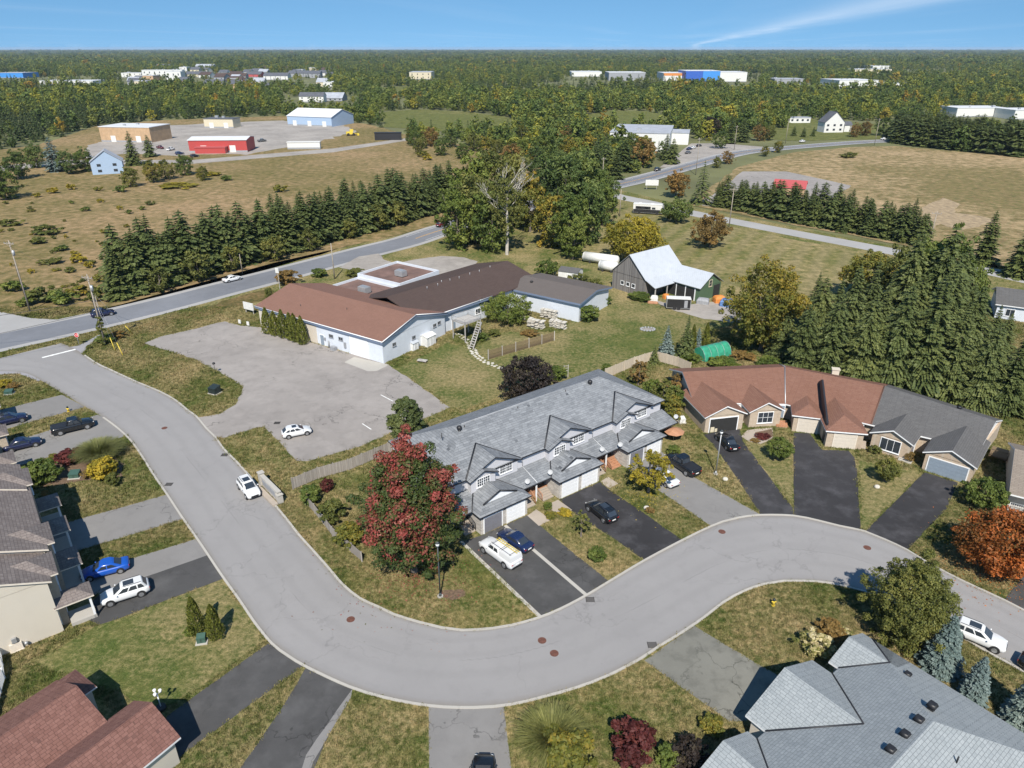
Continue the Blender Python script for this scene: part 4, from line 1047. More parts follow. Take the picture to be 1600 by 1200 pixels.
# ------------------------------------------------------------------ fanned bungalow row (red-brown units and one charcoal unit)
bw = empty('bungalow_row', (28.6, 92.6, 0), 0, 'row of tan brick bungalows under red-brown and charcoal shingle roofs', 'bungalow')
def B(x, y): return (x - 28.6, y - 92.6)
ZE = 2.8
Fp = [B(27.9, 97.3), B(41.8, 96.8), B(51.9, 90.2), B(63.5, 83.2)]
Rp = [B(26.7, 110.0), B(46.0, 112.0), B(60.9, 103.8), B(71.8, 91.6)]
Mp = [((f_[0] + r_[0]) / 2, (f_[1] + r_[1]) / 2) for f_, r_ in zip(Fp, Rp)]
zs = [ZE + math.dist(f_, r_) / 2 * .36 for f_, r_ in zip(Fp, Rp)]
wl_ = MB()
for i in range(3):
    sh = lambda p, q, t: (p[0] + (q[0] - p[0]) * t, p[1] + (q[1] - p[1]) * t)
    q = [sh(Fp[i], Rp[i], .04), sh(Fp[i + 1], Rp[i + 1], .04), sh(Rp[i + 1], Fp[i + 1], .04), sh(Rp[i], Fp[i], .04)]
    if i == 0: q[0] = (q[0][0] + .4, q[0][1]); q[3] = (q[3][0] + .4, q[3][1])
    wl_.prism(q, 0, ZE - .1)
wl_.build('wall', M['tan_brick'], bw)
for (i, rm, tr) in ((0, 'roof_redbrown', 'trim_white'), (1, 'roof_redbrown', 'trim_white'), (2, 'roof_charcoal', 'trim_white')):
    r_ = MB()
    f0, f1, m0, m1, b0, b1 = (*Fp[i], ZE), (*Fp[i + 1], ZE), (*Mp[i], zs[i]), (*Mp[i + 1], zs[i + 1]), (*Rp[i], ZE), (*Rp[i + 1], ZE)
    r_.slab([[f0, f1, m1], [f0, m1, m0], [m0, m1, b1], [m0, b1, b0]], .2)
    r_.build('roof', [M[rm], M[tr]], bw)
for i, mt in ((1, 'galv'), (2, 'roof_brown')):
    c_ = MB(); c_.tube((*Fp[i], ZE + .03), (*Mp[i], zs[i] + .03), .10, n=4); c_.tube((*Mp[i], zs[i] + .03), (*Rp[i], ZE + .03), .10, n=4); c_.build('seam_flashing', M[mt], bw)
# gable infill at both ends
for i, side in ((0, 1), (3, -1)):
    e_ = MB(); a = (Fp[i][0] + .42 * side, Fp[i][1]); b_ = (Rp[i][0] + .42 * side, Rp[i][1]); c_ = ((a[0] + b_[0]) / 2, (a[1] + b_[1]) / 2)
    for o_ in (0, .2 * side): e_.poly([(a[0] + o_, a[1], ZE - .1), (b_[0] + o_, b_[1], ZE - .1), (c_[0] + o_, c_[1], zs[i] - .22)])
    e_.build('gable_wall', M['siding_cream' if i == 0 else 'trim_white'], bw)
def bay(xf, w, depth, slope, roof, brick='tan_brick', hip=False, ze=ZE, h_in=3.0, wallh=None):
    g = MB(xf); g.box(0, w, 0, depth, 0, ze - .06)
    if not hip: gable_wall(g, 0, w, 0, ze, slope, .38, .2)
    g.build('bay_wall', M[brick], bw)
    r_ = MB(xf)
    if hip: r_.slab(front_hip_planes(0, w, 0, depth + h_in, ze, slope, .38), .18)
    else:
        pl = gable_planes(0, w, 0, depth + h_in, ze, slope, 'y', .38)
        r_.slab(pl, .18)
    return r_.build('bay_roof', [M[roof], M['trim_white']], bw)
x1 = (*B(28.7, 92.7), R(12)); bay(x1, 6.1, 7.0, .46, 'roof_redbrown', h_in=1.2)
# open garage: flat dark panel painted as the shaded inside, with frame and boxes
og = MB(x1)
og.box(.75, 5.15, -.05, -.012, 0.0, 2.25); og.build('garage_shade_panel', M['interior_shade'], bw)
og = MB(x1)
for a, b_, c_, d_ in ((.6, .75, 0, 2.25), (5.15, 5.3, 0, 2.25)): og.box(a, b_, -.09, -.012, c_, d_)
og.box(.6, 5.3, -.09, -.012, 2.25, 2.42); og.build('garage_frame', M['trim_white'], bw)
sh_ = MB(x1); sh_.box(.9, 1.5, -.12, -.055, .05, .9); sh_.box(1.6, 2.0, -.12, -.055, .05, .6); sh_.build('stored_box', M['flat_beige'], bw)
x2 = (*B(35.8, 94.4), R(7)); bay(x2, 4.9, 4.0, .52, 'roof_redbrown', h_in=1.8); window(bw, x2, 2.45, -.01, .75, 2.3, 1.7, 3, 2)
door(bw, (*B(34.9, 96.9), R(8)), .35, -.02, .45, mat='door_white'); steps(bw, (*B(34.6, 96.8), R(8)), -.1, 1.3, 0, 3, .6, .32, 'pavers')
x3 = (*B(42.0, 93.4), R(-16)); bay(x3, 4.0, 5.0, .42, 'roof_redbrown', hip=True); garage_door(bw, x3, 2.1, -.01, 2.7, 2.2, 'door_beige', 'trim_cream')
x4 = (*B(45.1, 88.7), R(-10)); bay(x4, 4.9, 8.0, .46, 'roof_redbrown', hip=True, h_in=2.5); garage_door(bw, x4, 2.5, -.01, 2.9, 2.2, 'door_beige', 'trim_cream')
step_ = MB((*B(45.3, 89.6), R(76))); step_.box(0, 13.5, -.12, .12, 0, 3.4); step_.poly([(0, -.121, 3.4), (13.5, -.121, 3.4), (9, -.121, 6.2)]); step_.poly([(0, .121, 3.4), (9, .121, 6.2), (13.5, .121, 3.4)]); step_.poly([(0, -.121, 3.4), (9, -.121, 6.2), (9, .121, 6.2), (0, .121, 3.4)]); step_.poly([(9, -.121, 6.2), (13.5, -.121, 3.4), (13.5, .121, 3.4), (9, .121, 6.2)])
step_.build('roof_step_shade', M['trim_black'], bw)  # black wall imitating the shadowed side of the roof step
steps(bw, (*B(41.0, 95.6), R(-5)), -.8, .9, 0, 4, .8, .3, 'deck_wood'); door(bw, (*B(40.9, 96.6), R(-5)), .3, -.02, .6, mat='door_bluegrey')
steps(bw, (*B(50.3, 90.2), R(-22)), -.4, 1.2, -.6, 4, .8, .34, 'pavers'); door(bw, (*B(50.5, 91.2), R(-22)), .3, -.02, .6, mat='door_white')
x5 = (*B(51.2, 88.0), R(-41)); bay(x5, 5.0, 4.2, .46, 'roof_charcoal', h_in=1.6); window(bw, x5, 2.5, -.01, .7, 2.5, 1.75, 3, 1)
x6 = (*B(55.9, 82.6), R(-41)); bay(x6, 5.7, 6.0, .44, 'roof_charcoal', h_in=2.2); garage_door(bw, x6, 2.85, -.01, 4.6, 2.2, 'door_bluegrey', 'trim_white')
door(bw, (*B(55.3, 85.9), R(-41)), .3, -.02, .5, mat='door_grey'); steps(bw, (*B(55.0, 85.6), R(-41)), -.5, 1.2, -.2, 3, .6, .34, 'concrete')
vent(bw, (*B(52.6, 100.5), 4.9), 'box'); vent(bw, (*B(64.5, 91.0), 5.0), 'box')
ch = MB((*B(53.6, 107.2), R(-15))); ch.box(-.55, .55, -.4, .4, 2.0, 3.95); ch.box(-.65, .65, -.5, .5, 3.95, 4.1); ch.build('chimney', M['siding_cream'], bw)
dk = MB((*B(66.2, 84.9), R(-41))); dk.box(0, 2.2, -.2, 3, .9, 1.05); dko = dk.build('side_deck', M['fence_brown'], bw)
rail(bw, (*B(66.2, 84.9), R(-41)), [(0.1, -.2), (2.2, -.2), (2.2, 3)], 1.05, mat='fence_brown')

# ------------------------------------------------------------------ blue-grey roof house, bottom right
h3 = empty('blue_grey_house', (19.3, 40.6, 0), R(37), 'large blue-grey shingled hip roof with four black roof vents', 'house')
# local: x along 37 deg, front towards +y (street); build with y mirrored: front = +y
def hm(polys): return [[(p[0], -p[1], p[2]) for p in pl] for pl in polys]
b3 = MB(); b3.box(-8.2, 15.7, -18.2, -2.0, 0, 2.75); b3.box(0.3, 9.1, -2.2, -.1, 0, 2.75); b3.box(10.9, 15.68, -2.2, -1.08, 0, 2.75); b3.build('wall', M['siding_cream'], h3)
r3 = MB(); r3.slab(hm(hip_planes(-8.2, 15.76, 2.0, 18.2, 2.8, .44, .4)), .18); main3 = r3.build('roof', [M['roof_bluegrey'], M['trim_white']], h3)
def front_gable3(x0, x1, yf, yb, slope, ze=2.8):
    pl = hm(gable_planes(x0, x1, -yf, yb, ze, slope, 'y', .4)); r_ = MB(); r_.slab(pl, .18); r_.build('gable_roof', [M['roof_bluegrey'], M['trim_white']], h3)
    g = MB(); gable_wall(g, x0, x1, -yf, ze, slope, .4, .2); g.v = [(p[0], -p[1], p[2]) for p in g.v]; g.build('gable_wall', M['siding_cream'], h3)
    zt = ze + ((x1 - x0) / 2 + .4) * slope
    v_ = MB()
    for ex in (x0 - .4, x1 + .4): v_.tube((ex, -1.6, ze + .05), ((x0 + x1) / 2, -1.6 - (zt - ze) / .44, zt + .04), .07, n=4)
    v_.build('valley_flashing', M['trim_black'], h3)
front_gable3(0.3, 9.1, -.1, 6.6, .46)
front_gable3(10.9, 15.76, -1.08, 4.7, .44)
front_gable3(-7.6, -1.6, -1.15, 5.0, .46)
door(h3, (10.0, -1.98, R(180)), 0, 0, .3, mat='door_grey')
garage_door(h3, (4.7, -.1, R(180)), 0, -.02, 4.8, 2.15, 'door_beige', 'trim_white')
for k in range(4): vent(h3, (9.3 - k * 2.1, -9.3, 6.15), 'box', 'plastic_black', k_=.95)
vent(h3, (13.2, -6.0, 4.0), 'box', 'plastic_black'); vent(h3, (6.5, -12.5, 5.7), 'pipe', 'plastic_black')

# ------------------------------------------------------------------ red-brown roof house, bottom left
h4 = empty('red_brown_house', (-32.4, 39.8, 0), R(147), 'red-brown shingled bungalow with twin front gables beside a dark driveway', 'house')
# local x along 147 deg (from garage side to the far side), back = +y (angle 237), front faces -y
b4 = MB(); b4.box(.3, 7.8, .3, 16, 0, 2.75); b4.box(-5.4, .35, -2.1, 10, 0, 2.75); b4.box(4.8, 7.6, -1.2, .4, 0, 2.75); b4.build('wall', M['siding_cream'], h4)
r4 = MB(); r4.slab(gable_planes(.3, 7.8, .3, 16, 2.8, .46, 'y', .4), .18); r4.build('roof', [M['roof_brownred'], M['trim_white']], h4)
r4 = MB(); r4.slab(gable_planes(-5.4, .2, -2.1, 12, 2.8, .58, 'y', .4), .18); r4.build('garage_roof', [M['roof_brownred'], M['trim_white']], h4)
r4 = MB(); r4.slab(front_hip_planes(5.0, 7.6, -1.2, 3, 2.82, .5, .4), .16); r4.build('porch_roof', [M['roof_brownred'], M['trim_white']], h4)
g4 = MB(); gable_wall(g4, .3, 7.8, .3, 2.8, .46, .4, .2); gable_wall(g4, -5.4, .2, -2.1, 2.8, .58, .4, .2); g4.build('gable_wall', M['siding_cream'], h4)
garage_door(h4, None, -2.6, -2.12, 3.6, 2.15, 'door_beige')
window(h4, None, 2.6, .28, .9, 1.8, 1.4, 2, 1)
vent(h4, (2.0, 9.0, 4.0), 'box', 'galv'); vent(h4, (6.5, 9.5, 3.6), 'box', 'galv')
vl = MB(); vl.tube((.1, -1.6, 2.95), (.1, 4.5, 2.98), .10, n=4); vl.tube((.1, 4.5, 2.98), (-2.4, 8, 4.4), .12, n=4); vl.build('valley_flashing', M['roof_brown'], h4)

# ------------------------------------------------------------------ taupe-roofed townhouses, left edge
h5 = empty('taupe_townhouse_row', (-44.2, 52.9, 0), R(128), 'two-storey cream townhouses with stepped taupe shingle roofs and entry porches', 'townhouse')
# local x along the street front (128 deg), y back (218 deg); near gable end at x = 0
def unit5(xa, xb, yf, ze, zr_ridge):
    w_ = MB(); w_.box(xa, xb, yf, yf + 11, 0, ze - .05)
    yb = yf + 11; ym_ = (yf + yb) / 2; sl = .42
    for xx in (xa, xb - .2):
        for o_ in (0, .2): w_.poly([(xx + o_, yf, ze - .1), (xx + o_, yb, ze - .1), (xx + o_, ym_, ze + 5.7 * sl - .2)][:: 1 if o_ else -1])
    w_.build('wall', M['siding_cream'], h5)
    r_ = MB(); r_.slab(gable_planes(xa, xb, yf, yb, ze, sl, 'x', .38), .2); r_.build('roof', [M['roof_taupe'], M['trim_cream']], h5)
    # cross gable toward the street
    c0, c1 = xa + .9, min(xb - .6, xa + 4.6)
    r2 = MB(); r2.slab(front_hip_planes(c0, c1, yf - .7, yf + 3.6, ze + .02, .55, .35), .16); r2.build('dormer_roof', [M['roof_taupe'], M['trim_cream']], h5)
    w2_ = MB(); w2_.box(c0, c1, yf - .7, yf + .02, 0, ze - .04); w2_.build('bay_wall', M['tan_brick'], h5)
    window(h5, None, (c0 + c1) / 2, yf - .71, ze - 2.0, 1.5, 1.2, 2, 2)
unit5(0, 5.0, 0, 6.3, 0); unit5(5.0, 18.2, -.5, 6.7, 0); unit5(18.2, 24.2, -.2, 7.0, 0)
for (xa, xb) in ((0.1, 2.2), (6.2, 9.5), (13.5, 16.5), (19.6, 22.4)):
    r_ = MB(); r_.slab(front_hip_planes(xa, xb, -3.0, .2, 2.9, .45, .25), .14); r_.build('porch_roof', [M['roof_taupe'], M['trim_cream']], h5)
    p_ = MB()
    for xx in (xa + .1, xb - .1): p_.box(xx - .1, xx + .1, -2.95, -2.75, 0, 2.8)
    p_.build('porch_post', M['trim_white'], h5)
    d_ = MB(); d_.box(xa, xb, -3.0, -.75, 0, .4); d_.build('porch_slab', M['concrete'], h5)
    door(h5, None, (xa + xb) / 2, -.52 if xa > 5 else -.02, .4)
for xx in (3.6, 11.5): garage_door(h5, None, xx, -.72 if xx < 5 else -.52, 2.5, 2.1, 'door_beige')
mt_ = MB(); mt_.tube((-.12, 3.9, .1), (-.12, 3.9, 1.4), .03, n=5); mt_.box(-.25, -.04, 3.7, 4.1, 1.0, 1.5); mt_.tube((-.12, 3.2, .6), (-.12, 3.9, .6), .03, n=5); mt_.ball((-.2, 3.1, .5), .18, .18, .18); mt_.build('gas_meter', M['galv'], h5)
ac_unit('air_conditioner', W(27, 1012), R(38), 'round-topped beige air conditioner against the cream townhouse wall', 1.0, .85, 'trim_cream')
# neighbours at the left edge of the street
_a = Vector(W(26, 722, 2.9)[:2]); _r = Matrix.Rotation(R(128), 2); _o = _a - _r @ Vector((-.25, -2.45))
h6 = empty('corner_townhouse', (_o.x, _o.y, 0), R(128), 'dark taupe-roofed townhouse at the far end of the left-hand driveways', 'townhouse')
w_ = MB(); w_.box(-3, 26, 1.6, 11, 0, 5.0); w_.build('wall', M['siding_cream'], h6)
r_ = MB(); r_.slab(gable_planes(-3, 26, 1.6, 11, 5.1, .42, 'x', .38), .2); r_.build('roof', [M['roof_taupe'], M['trim_cream']], h6)
for xa in (0, 9.5, 20.3):
    r_ = MB(); r_.slab(front_hip_planes(xa, xa + 3.4, -2.2, 1.6, 2.9, .45, .25), .14); r_.build('porch_roof', [M['roof_taupe'], M['trim_cream']], h6)
    w_ = MB(); w_.box(xa + .1, xa + 3.3, -2.0, 1.59, 0, 2.7); w_.build('garage_wall', M['tan_brick'], h6)
    garage_door(h6, None, xa + 1.7, -2.02, 2.5, 2.1, 'door_beige')

# ------------------------------------------------------------------ tan-roofed house and dark-roofed house on the right
h7 = empty('tan_roof_house', (*w2(1572, 800), 0), R(-32), 'tan shingled bungalow with a white porch railing behind the orange tree', 'house')
w_ = MB(); w_.box(0, 20, 1.6, 14, 0, 2.75); w_.build('wall', M['siding_cream'], h7)
r_ = MB(); r_.slab(gable_planes(0, 20, 0, 14, 2.8, .36, 'x', .4), .2); r_.build('roof', [M['roof_tan'], M['trim_white']], h7)
w_ = MB()
for s_ in (0, .2): w_.poly([(s_, .2, 2.7), (s_, 13.8, 2.7), (s_, 7, 5.05)])
w_.build('gable_wall', M['siding_cream'], h7)
p_ = MB(); p_.box(0, 20, -.1, 1.6, 0, .55); p_.build('porch_slab', M['weathered'], h7)
rail(h7, None, [(0.1, 0), (20, 0)], .55, mat='trim_white', gap=.22)
window(h7, None, 3.5, 1.58, .9, 1.8, 1.3, 2, 1); window(h7, None, 8.5, 1.58, .9, 1.8, 1.3, 2, 1)
h8 = empty('dark_roof_house', (*w2(1553, 497), 0), R(-28), 'white-walled house with a dark slate shingle roof behind the spruces', 'house')
w_ = MB(); w_.box(0, 24, 0, 11, 0, 3.1); w_.build('wall', M['siding_white'], h8)
r_ = MB(); r_.slab(gable_planes(0, 24, 0, 11, 3.2, .36, 'x', .5), .2); r_.build('roof', [M['roof_charcoal'], M['trim_white']], h8)
for k in range(5): window(h8, None, 2.5 + k * 4, -.02, .9, 1.5, 1.4, 2, 1)
vent(h8, (9, 3.0, 4.4), 'box'); vent(h8, (13, 4.2, 4.8), 'box')

# ------------------------------------------------------------------ long white commercial building with brown roofs
cm = empty('commercial_building', (-51.8, 137.7, 0), R(-34), 'long white block building with brown shingle roofs beside the parking lot', 'building')
b_ = MB(); b_.box(0, 34.3, 0, 17.8, 0, 4.4)
for xx in (0, 34.1):
    for o_ in (0, .2): b_.poly([(xx + o_, 0, 4.3), (xx + o_, 17.8, 4.3), (xx + o_, 8.9, 6.55)])
b_.build('wall', M['siding_white'], cm)
r_ = MB(); r_.slab(gable_planes(0, 34.3, 0, 17.8, 4.5, .25, 'x', .5), .45); r_.build('roof', [M['roof_brown'], M['trim_blue']], cm)
g_ = MB()
g_.tube((-.55, -.55, 4.5), (34.85, -.55, 4.5), .10, n=4); g_.tube((34.87, -.5, 4.52), (34.87, 8.9, 6.9), .09, n=4); g_.tube((34.87, 8.9, 6.9), (34.87, 18.3, 4.52), .09, n=4); g_.build('gutter', M['trim_white'], cm)
lo_ = MB(); lo_.box(0, 17, -.06, .0, 0, 3.6); lo_.build('wall_panel', M['door_beige'], cm)
garage_door(cm, None, 28.3, -.03, 4.4, 3.6, 'door_white', 'trim_white', 6)
door(cm, None, 18.4, -.02, 0, 1.0, 2.1, 'door_bluegrey')
for x_, z_ in ((21.0, 2.2), (23.6, 2.2)): window(cm, None, x_, -.02, z_, 1.0, .55, 2, 1, 'flat_grey')
for y_, z_ in ((3.0, 2.5), (8.4, 2.1), (14.6, 2.6), (16.0, 2.7)): window(cm, (34.32, 0, R(90)), y_, 0, z_, .8, .55, 2, 1, 'flat_grey')
cl_ = MB(); cl_.tube((20.3, -.25, 0), (20.3, -.25, 1.4), .12, n=6); cl_.box(21.4, 22.5, -1.0, -.25, 0, .75); cl_.box(24.4, 24.9, -.2, -.01, .9, 2.0); cl_.box(19.0, 19.4, -.15, -.01, 1.2, 1.8); cl_.build('wall_meter', M['flat_grey'], cm)
for k, (x_, y_) in enumerate(((20, 5.5), (9.5, 3.0))): vent(cm, (x_, y_, 4.6 + y_ * .25), 'pipe', 'dark_iron')
# second block, dark brown roof, set at an angle behind
A2 = compose((0, 0, R(34)), (-13.4 + 51.8, 133.9 - 137.7, R(48)))
A2 = (A2[0], A2[1], R(34 + 48)) ; A2 = (A2[0], A2[1], A2[2])
b_ = MB(A2); b_.box(-6, 29, .3, 19.5, 0, 4.4); b_.build('wall', M['siding_white'], cm)
r_ = MB(A2); r_.slab(gable_planes(-6, 29, .3, 19.5, 4.5, .25, 'x', .5), .2); r_.build('roof', [M['roof_darkbrown'], M['roof_darkbrown']], cm); r_ = MB(A2); r_.box(-1.5, 13.6, -.26, -.2, 3.95, 4.42); r_.build('fascia', M['trim_blue'], cm)
for xx in (3, 6, 8, 10, 12.5, 16, 19, 23): vent(cm, MB(A2).P((xx, 8.4 + (xx % 3) * .5, 6.9)), 'pipe', 'galv')
g_ = MB(A2); g_.tube((-4, -.25, 4.52), (13.5, -.25, 4.52), .10, n=4); g_.build('gutter', M['trim_white'], cm)
for xx, zz in ((1.5, 0), (8.5, 3.0)): pass
door(cm, A2, 2.6, .28, 0, 1.0, 2.1, 'door_bluegrey'); window(cm, A2, 9.6, .28, 1.5, 1.3, 1.1, 2, 1)
# flat roofed sections with parapets facing the road
for (qx, qy, w__, d__, h__, z__) in ((-35.6, 158.5, 13.5, 13, 4.6, 0), (-42.0, 149.5, 14, 11, 3.8, 0)):
    A3 = compose((0, 0, R(34)), (qx + 51.8, qy - 137.7, R(-36))); A3 = (A3[0], A3[1], R(34 - 36))
    b_ = MB(A3); b_.box(0, w__, 0, d__, 0, h__)
    for s_ in ((0, w__, 0, .25), (0, w__, d__ - .25, d__), (0, .25, .25, d__ - .25), (w__ - .25, w__, .25, d__ - .25)): b_.box(s_[0], s_[1], s_[2], s_[3], h__ + .003, h__ + .55)
    b_.build('parapet_wall', M['siding_white'], cm)
    f_ = MB(A3); f_.box(.26, w__ - .26, .26, d__ - .26, h__ + .01, h__ + .06); f_.build('flat_roof', M['flat_roof'], cm)
    u_ = MB(A3); u_.box(w__ * .55, w__ * .55 + 2.4, d__ * .35, d__ * .35 + 1.6, h__ + .25, h__ + 1.45); u_.box(w__ * .55 + .2, w__ * .55 + 2.2, d__ * .35 + .2, d__ * .35 + 1.4, h__ + 1.45, h__ + 1.6); u_.box(w__ * .55 + .1, w__ * .55 + .3, d__ * .35 + .1, d__ * .35 + 1.5, h__ + .06, h__ + .25); u_.build('rooftop_unit', M['galv'], cm)
# right-hand wing
A4 = compose((0, 0, R(34)), (-0.4 + 51.8, 150.2 - 137.7, R(-35))); A4 = (A4[0], A4[1], R(34 - 35))
b_ = MB(A4); b_.box(0, 17.5, 0, 13, 0, 4.2)
for o_ in (17.3, 17.5): b_.poly([(o_, 0, 4.1), (o_, 13, 4.1), (o_, 6.5, 5.1)])
b_.build('wall', M['siding_white'], cm)
r_ = MB(A4); r_.slab(gable_planes(0, 17.5, 0, 13, 4.3, .16, 'x', .6), .4); r_.build('roof', [M['roof_wing'], M['trim_blue']], cm)
vent(cm, MB(A4).P((3.0, 4, 5.1)), 'box', 'dark_iron')

# white sheds, tank, fence, timber platform, stone path around the commercial building
def small_shed(loc, rz, w, d, h, wall, roof, label, sl=.35):
    o = empty('garden_shed', loc, rz, label, 'shed')
    b_ = MB(); b_.box(0, w, 0, d, 0, h)
    for xx in (0, w - .06):
        for o_ in (0, .06): b_.poly([(xx + o_, 0, h - .02), (xx + o_, d, h - .02), (xx + o_, d / 2, h + d / 2 * sl - .05)])
    b_.build('wall', M[wall], o)
    r_ = MB(); r_.slab(gable_planes(0, w, 0, d, h + .02, sl, 'x', .12), .06); r_.build('roof', [M[roof], M[roof]], o)
    door(o, None, w / 2, -.01, .05, .8, min(1.8, h - .2), wall)
    return o
small_shed(W(668, 543), R(56 - 90 + 90), 2.6, 2.0, 1.9, 'flat_white', 'flat_white', 'white plastic shed against the gable wall of the commercial building')
small_shed(W(646, 549), R(56), 1.6, 1.2, 1.5, 'flat_white', 'metal_roof', 'small grey-topped utility shed beside the white plastic shed')
small_shed(W(872, 438), R(-25), 5.0, 4.0, 2.4, 'flat_white', 'roof_charcoal', 'small white shed with dark shingle roof behind the commercial wing')
pb = empty('picnic_box', W(660, 566), R(-20), 'low dark wooden bench box on the lawn beside the white building', 'bench')
q = MB(); q.box(-.9, .9, -.45, .45, .35, .45); q.build('seat', M['weathered'], pb)
for sx_ in (-.75, .75): q = MB(); q.box(sx_ - .06, sx_ + .06, -.4, .4, 0, .35); q.build('leg', M['fence_brown'], pb)
# timber platform with stairs
pf = empty('timber_platform', W(733, 528), R(48), 'weathered timber stair tower and railed platform against the white wall', 'platform')
q = MB(); q.box(-2.4, 2.0, -1.4, 2.2, 3.7, 3.85); q.build('deck', M['weathered'], pf)
for x_, y_ in ((-2.3, -1.3), (1.9, -1.3), (-2.3, 2.1), (1.9, 2.1)): q = MB(); q.box(x_ - .08, x_ + .08, y_ - .08, y_ + .08, 0, 3.7); q.build('post', M['weathered'], pf)
rail(pf, None, [(-2.4, -1.4), (2.0, -1.4), (2.0, 2.2), (-2.4, 2.2), (-2.4, -1.4)], 3.85, 1.0, 'weathered', gap=.3)
q = MB()
for y_ in (-2.2, -1.2): q.tube((1.2, y_ - .2, 3.6), (-4.2, y_ - 3.0, .1), .1, n=4)
q.build('stringer', M['weathered'], pf)
for k in range(11):
    t = k / 11; q = MB(); q.box(1.0 - 5.2 * t - .15, 1.0 - 5.2 * t + .15, -2.3 - 2.8 * t, -1.3 - 2.8 * t, 3.4 - 3.2 * t, 3.46 - 3.2 * t); q.build('tread', M['weathered'], pf)
# flagstone path
ps = tag(empty('flagstone_path', W(740, 540), 0), 'pale flagstone path curving down the lawn beside the brown fence', 'path')
rr = random.Random(3)
pathpx = [(714, 522), (722, 527), (731, 534), (738, 545), (742, 553), (750, 560), (760, 566), (772, 571), (786, 577)]
pw = catmull(pxl(pathpx), .75); o0 = ps.location
for p in pw:
    for s_ in (-.42, .42):
        cx, cy = p[0] + rr.uniform(-.12, .12) - o0[0] + s_, p[1] + rr.uniform(-.2, .2) - o0[1]
        a0 = rr.uniform(0, 6); n_ = 6; rad = rr.uniform(.24, .40)
        q = MB(); q.prism([(cx + rad * rr.uniform(.8, 1.1) * math.cos(a0 + k * 6.283 / n_), cy + rad * rr.uniform(.8, 1.1) * math.sin(a0 + k * 6.283 / n_)) for k in range(n_)], 0, rr.uniform(.05, .09)); q.build('paving_stone', M['stone_pale'], ps)
# stacks of pale stone slabs beside the wing
for (u, v, nx, nz, lab) in ((838, 512, 4, 9, 'tall stack of pale stone slabs by the white wing'), (872, 512, 4, 8, 'tall stack of pale stone slabs nearest the ivy'), (822, 500, 3, 4, 'low heap of pale stone slabs under the bush'), (858, 497, 4, 10, 'stack of pale stone slabs close to the wing wall')):
    st = empty('stone_stack', W(u, v), R(-30), lab, 'stone stack', 'stone stacks by the wing')
    for iz in range(nz):
        for ix in range(nx):
            q = MB(); x_ = (ix - nx / 2) * .92 + rr.uniform(-.06, .06); yj = rr.uniform(-.3, .3); q.box(x_ + rr.uniform(0, .1), x_ + rr.uniform(.6, .88), -.6 + yj, .5 + yj, iz * .2 + rr.uniform(.004, .05), iz * .2 + rr.uniform(.13, .19)); q.build('slab', M['stone_pale'], st)
# brown slatted fence on the lawn
def fence(name, px, h, mat, label, cat='fence', post=None, bay_len=2.4, kind='board', gap=0.0, zoff=0.0):
    pts = [Vector(w2(*p)) for p in px]
    root = empty(name, (pts[0].x, pts[0].y, 0), 0, label, cat)
    for i in range(len(pts) - 1):
        a, b_ = pts[i] - pts[0], pts[i + 1] - pts[0]; L = (b_ - a).length; n_ = max(1, round(L / bay_len)); ang_ = math.atan2(b_.y - a.y, b_.x - a.x)
        for k in range(n_):
            p = a.lerp(b_, k / n_); bl = L / n_
            q = MB((p.x, p.y, ang_)); q.box(-.06, .06, -.06, .06, 0, h + .1); q.build('post', M[post or mat], root)
            q = MB((p.x, p.y, ang_))
            if kind == 'board':
                nb = int(bl / .15)
                for j in range(nb): q.box(.06 + j * (bl - .12) / nb + .006, .06 + (j + 1) * (bl - .12) / nb - .006, -.012 + (.018 if j % 2 else 0), .012 + (.018 if j % 2 else 0), .06 + rj.uniform(0, .03), h + rj.uniform(-.03, .02))
                q.box(.06, bl - .06, .03, .07, .3, .4); q.box(.06, bl - .06, .03, .07, h - .4, h - .3)
            elif kind == 'slat':
                for j in range(int(h / .16)): q.box(.06, bl - .06, -.015, .015, .08 + j * .16, .08 + j * .16 + .10)
            elif kind == 'solid':
                q.box(.06, bl - .06, -.03, .03, .03, h)
                q.box(.05, bl - .05, -.05, .05, h, h + .08)
            q.build('panel', M[mat], root)
    p = pts[-1] - pts[0]; q = MB((p.x, p.y, 0)); q.box(-.06, .06, -.06, .06, 0, h + .1); q.build('post', M[post or mat], root)
    return root
fence('slat_fence', [(763, 562), (866, 532)], 1.9, 'fence_brown', 'freestanding brown slatted screen fence on the back lawn', kind='slat', post='weathered', bay_len=3.2)
fence('board_fence', [(458, 765), (498, 748), (545, 735), (607, 709), (622, 705)], 1.75, 'fence_grey', 'weathered grey board fence behind the townhouse side garden')
fence('board_fence', [(472, 780), (492, 802), (520, 838), (566, 878)], 1.35, 'fence_grey', 'weathered board fence along the kerb side of the red maple')
fence('panel_fence', [(945, 592), (990, 573), (1022, 563), (1058, 573), (1078, 582)], 1.9, 'fence_tan', 'tall beige panel fence between the two house rows', kind='board')
# ------------------------------------------------------------------ barn with green wing
bn = empty('barn', (24.0, 164.0, 0), R(-50), 'weathered grey barn with steep pale metal roof and green shop wing', 'barn')
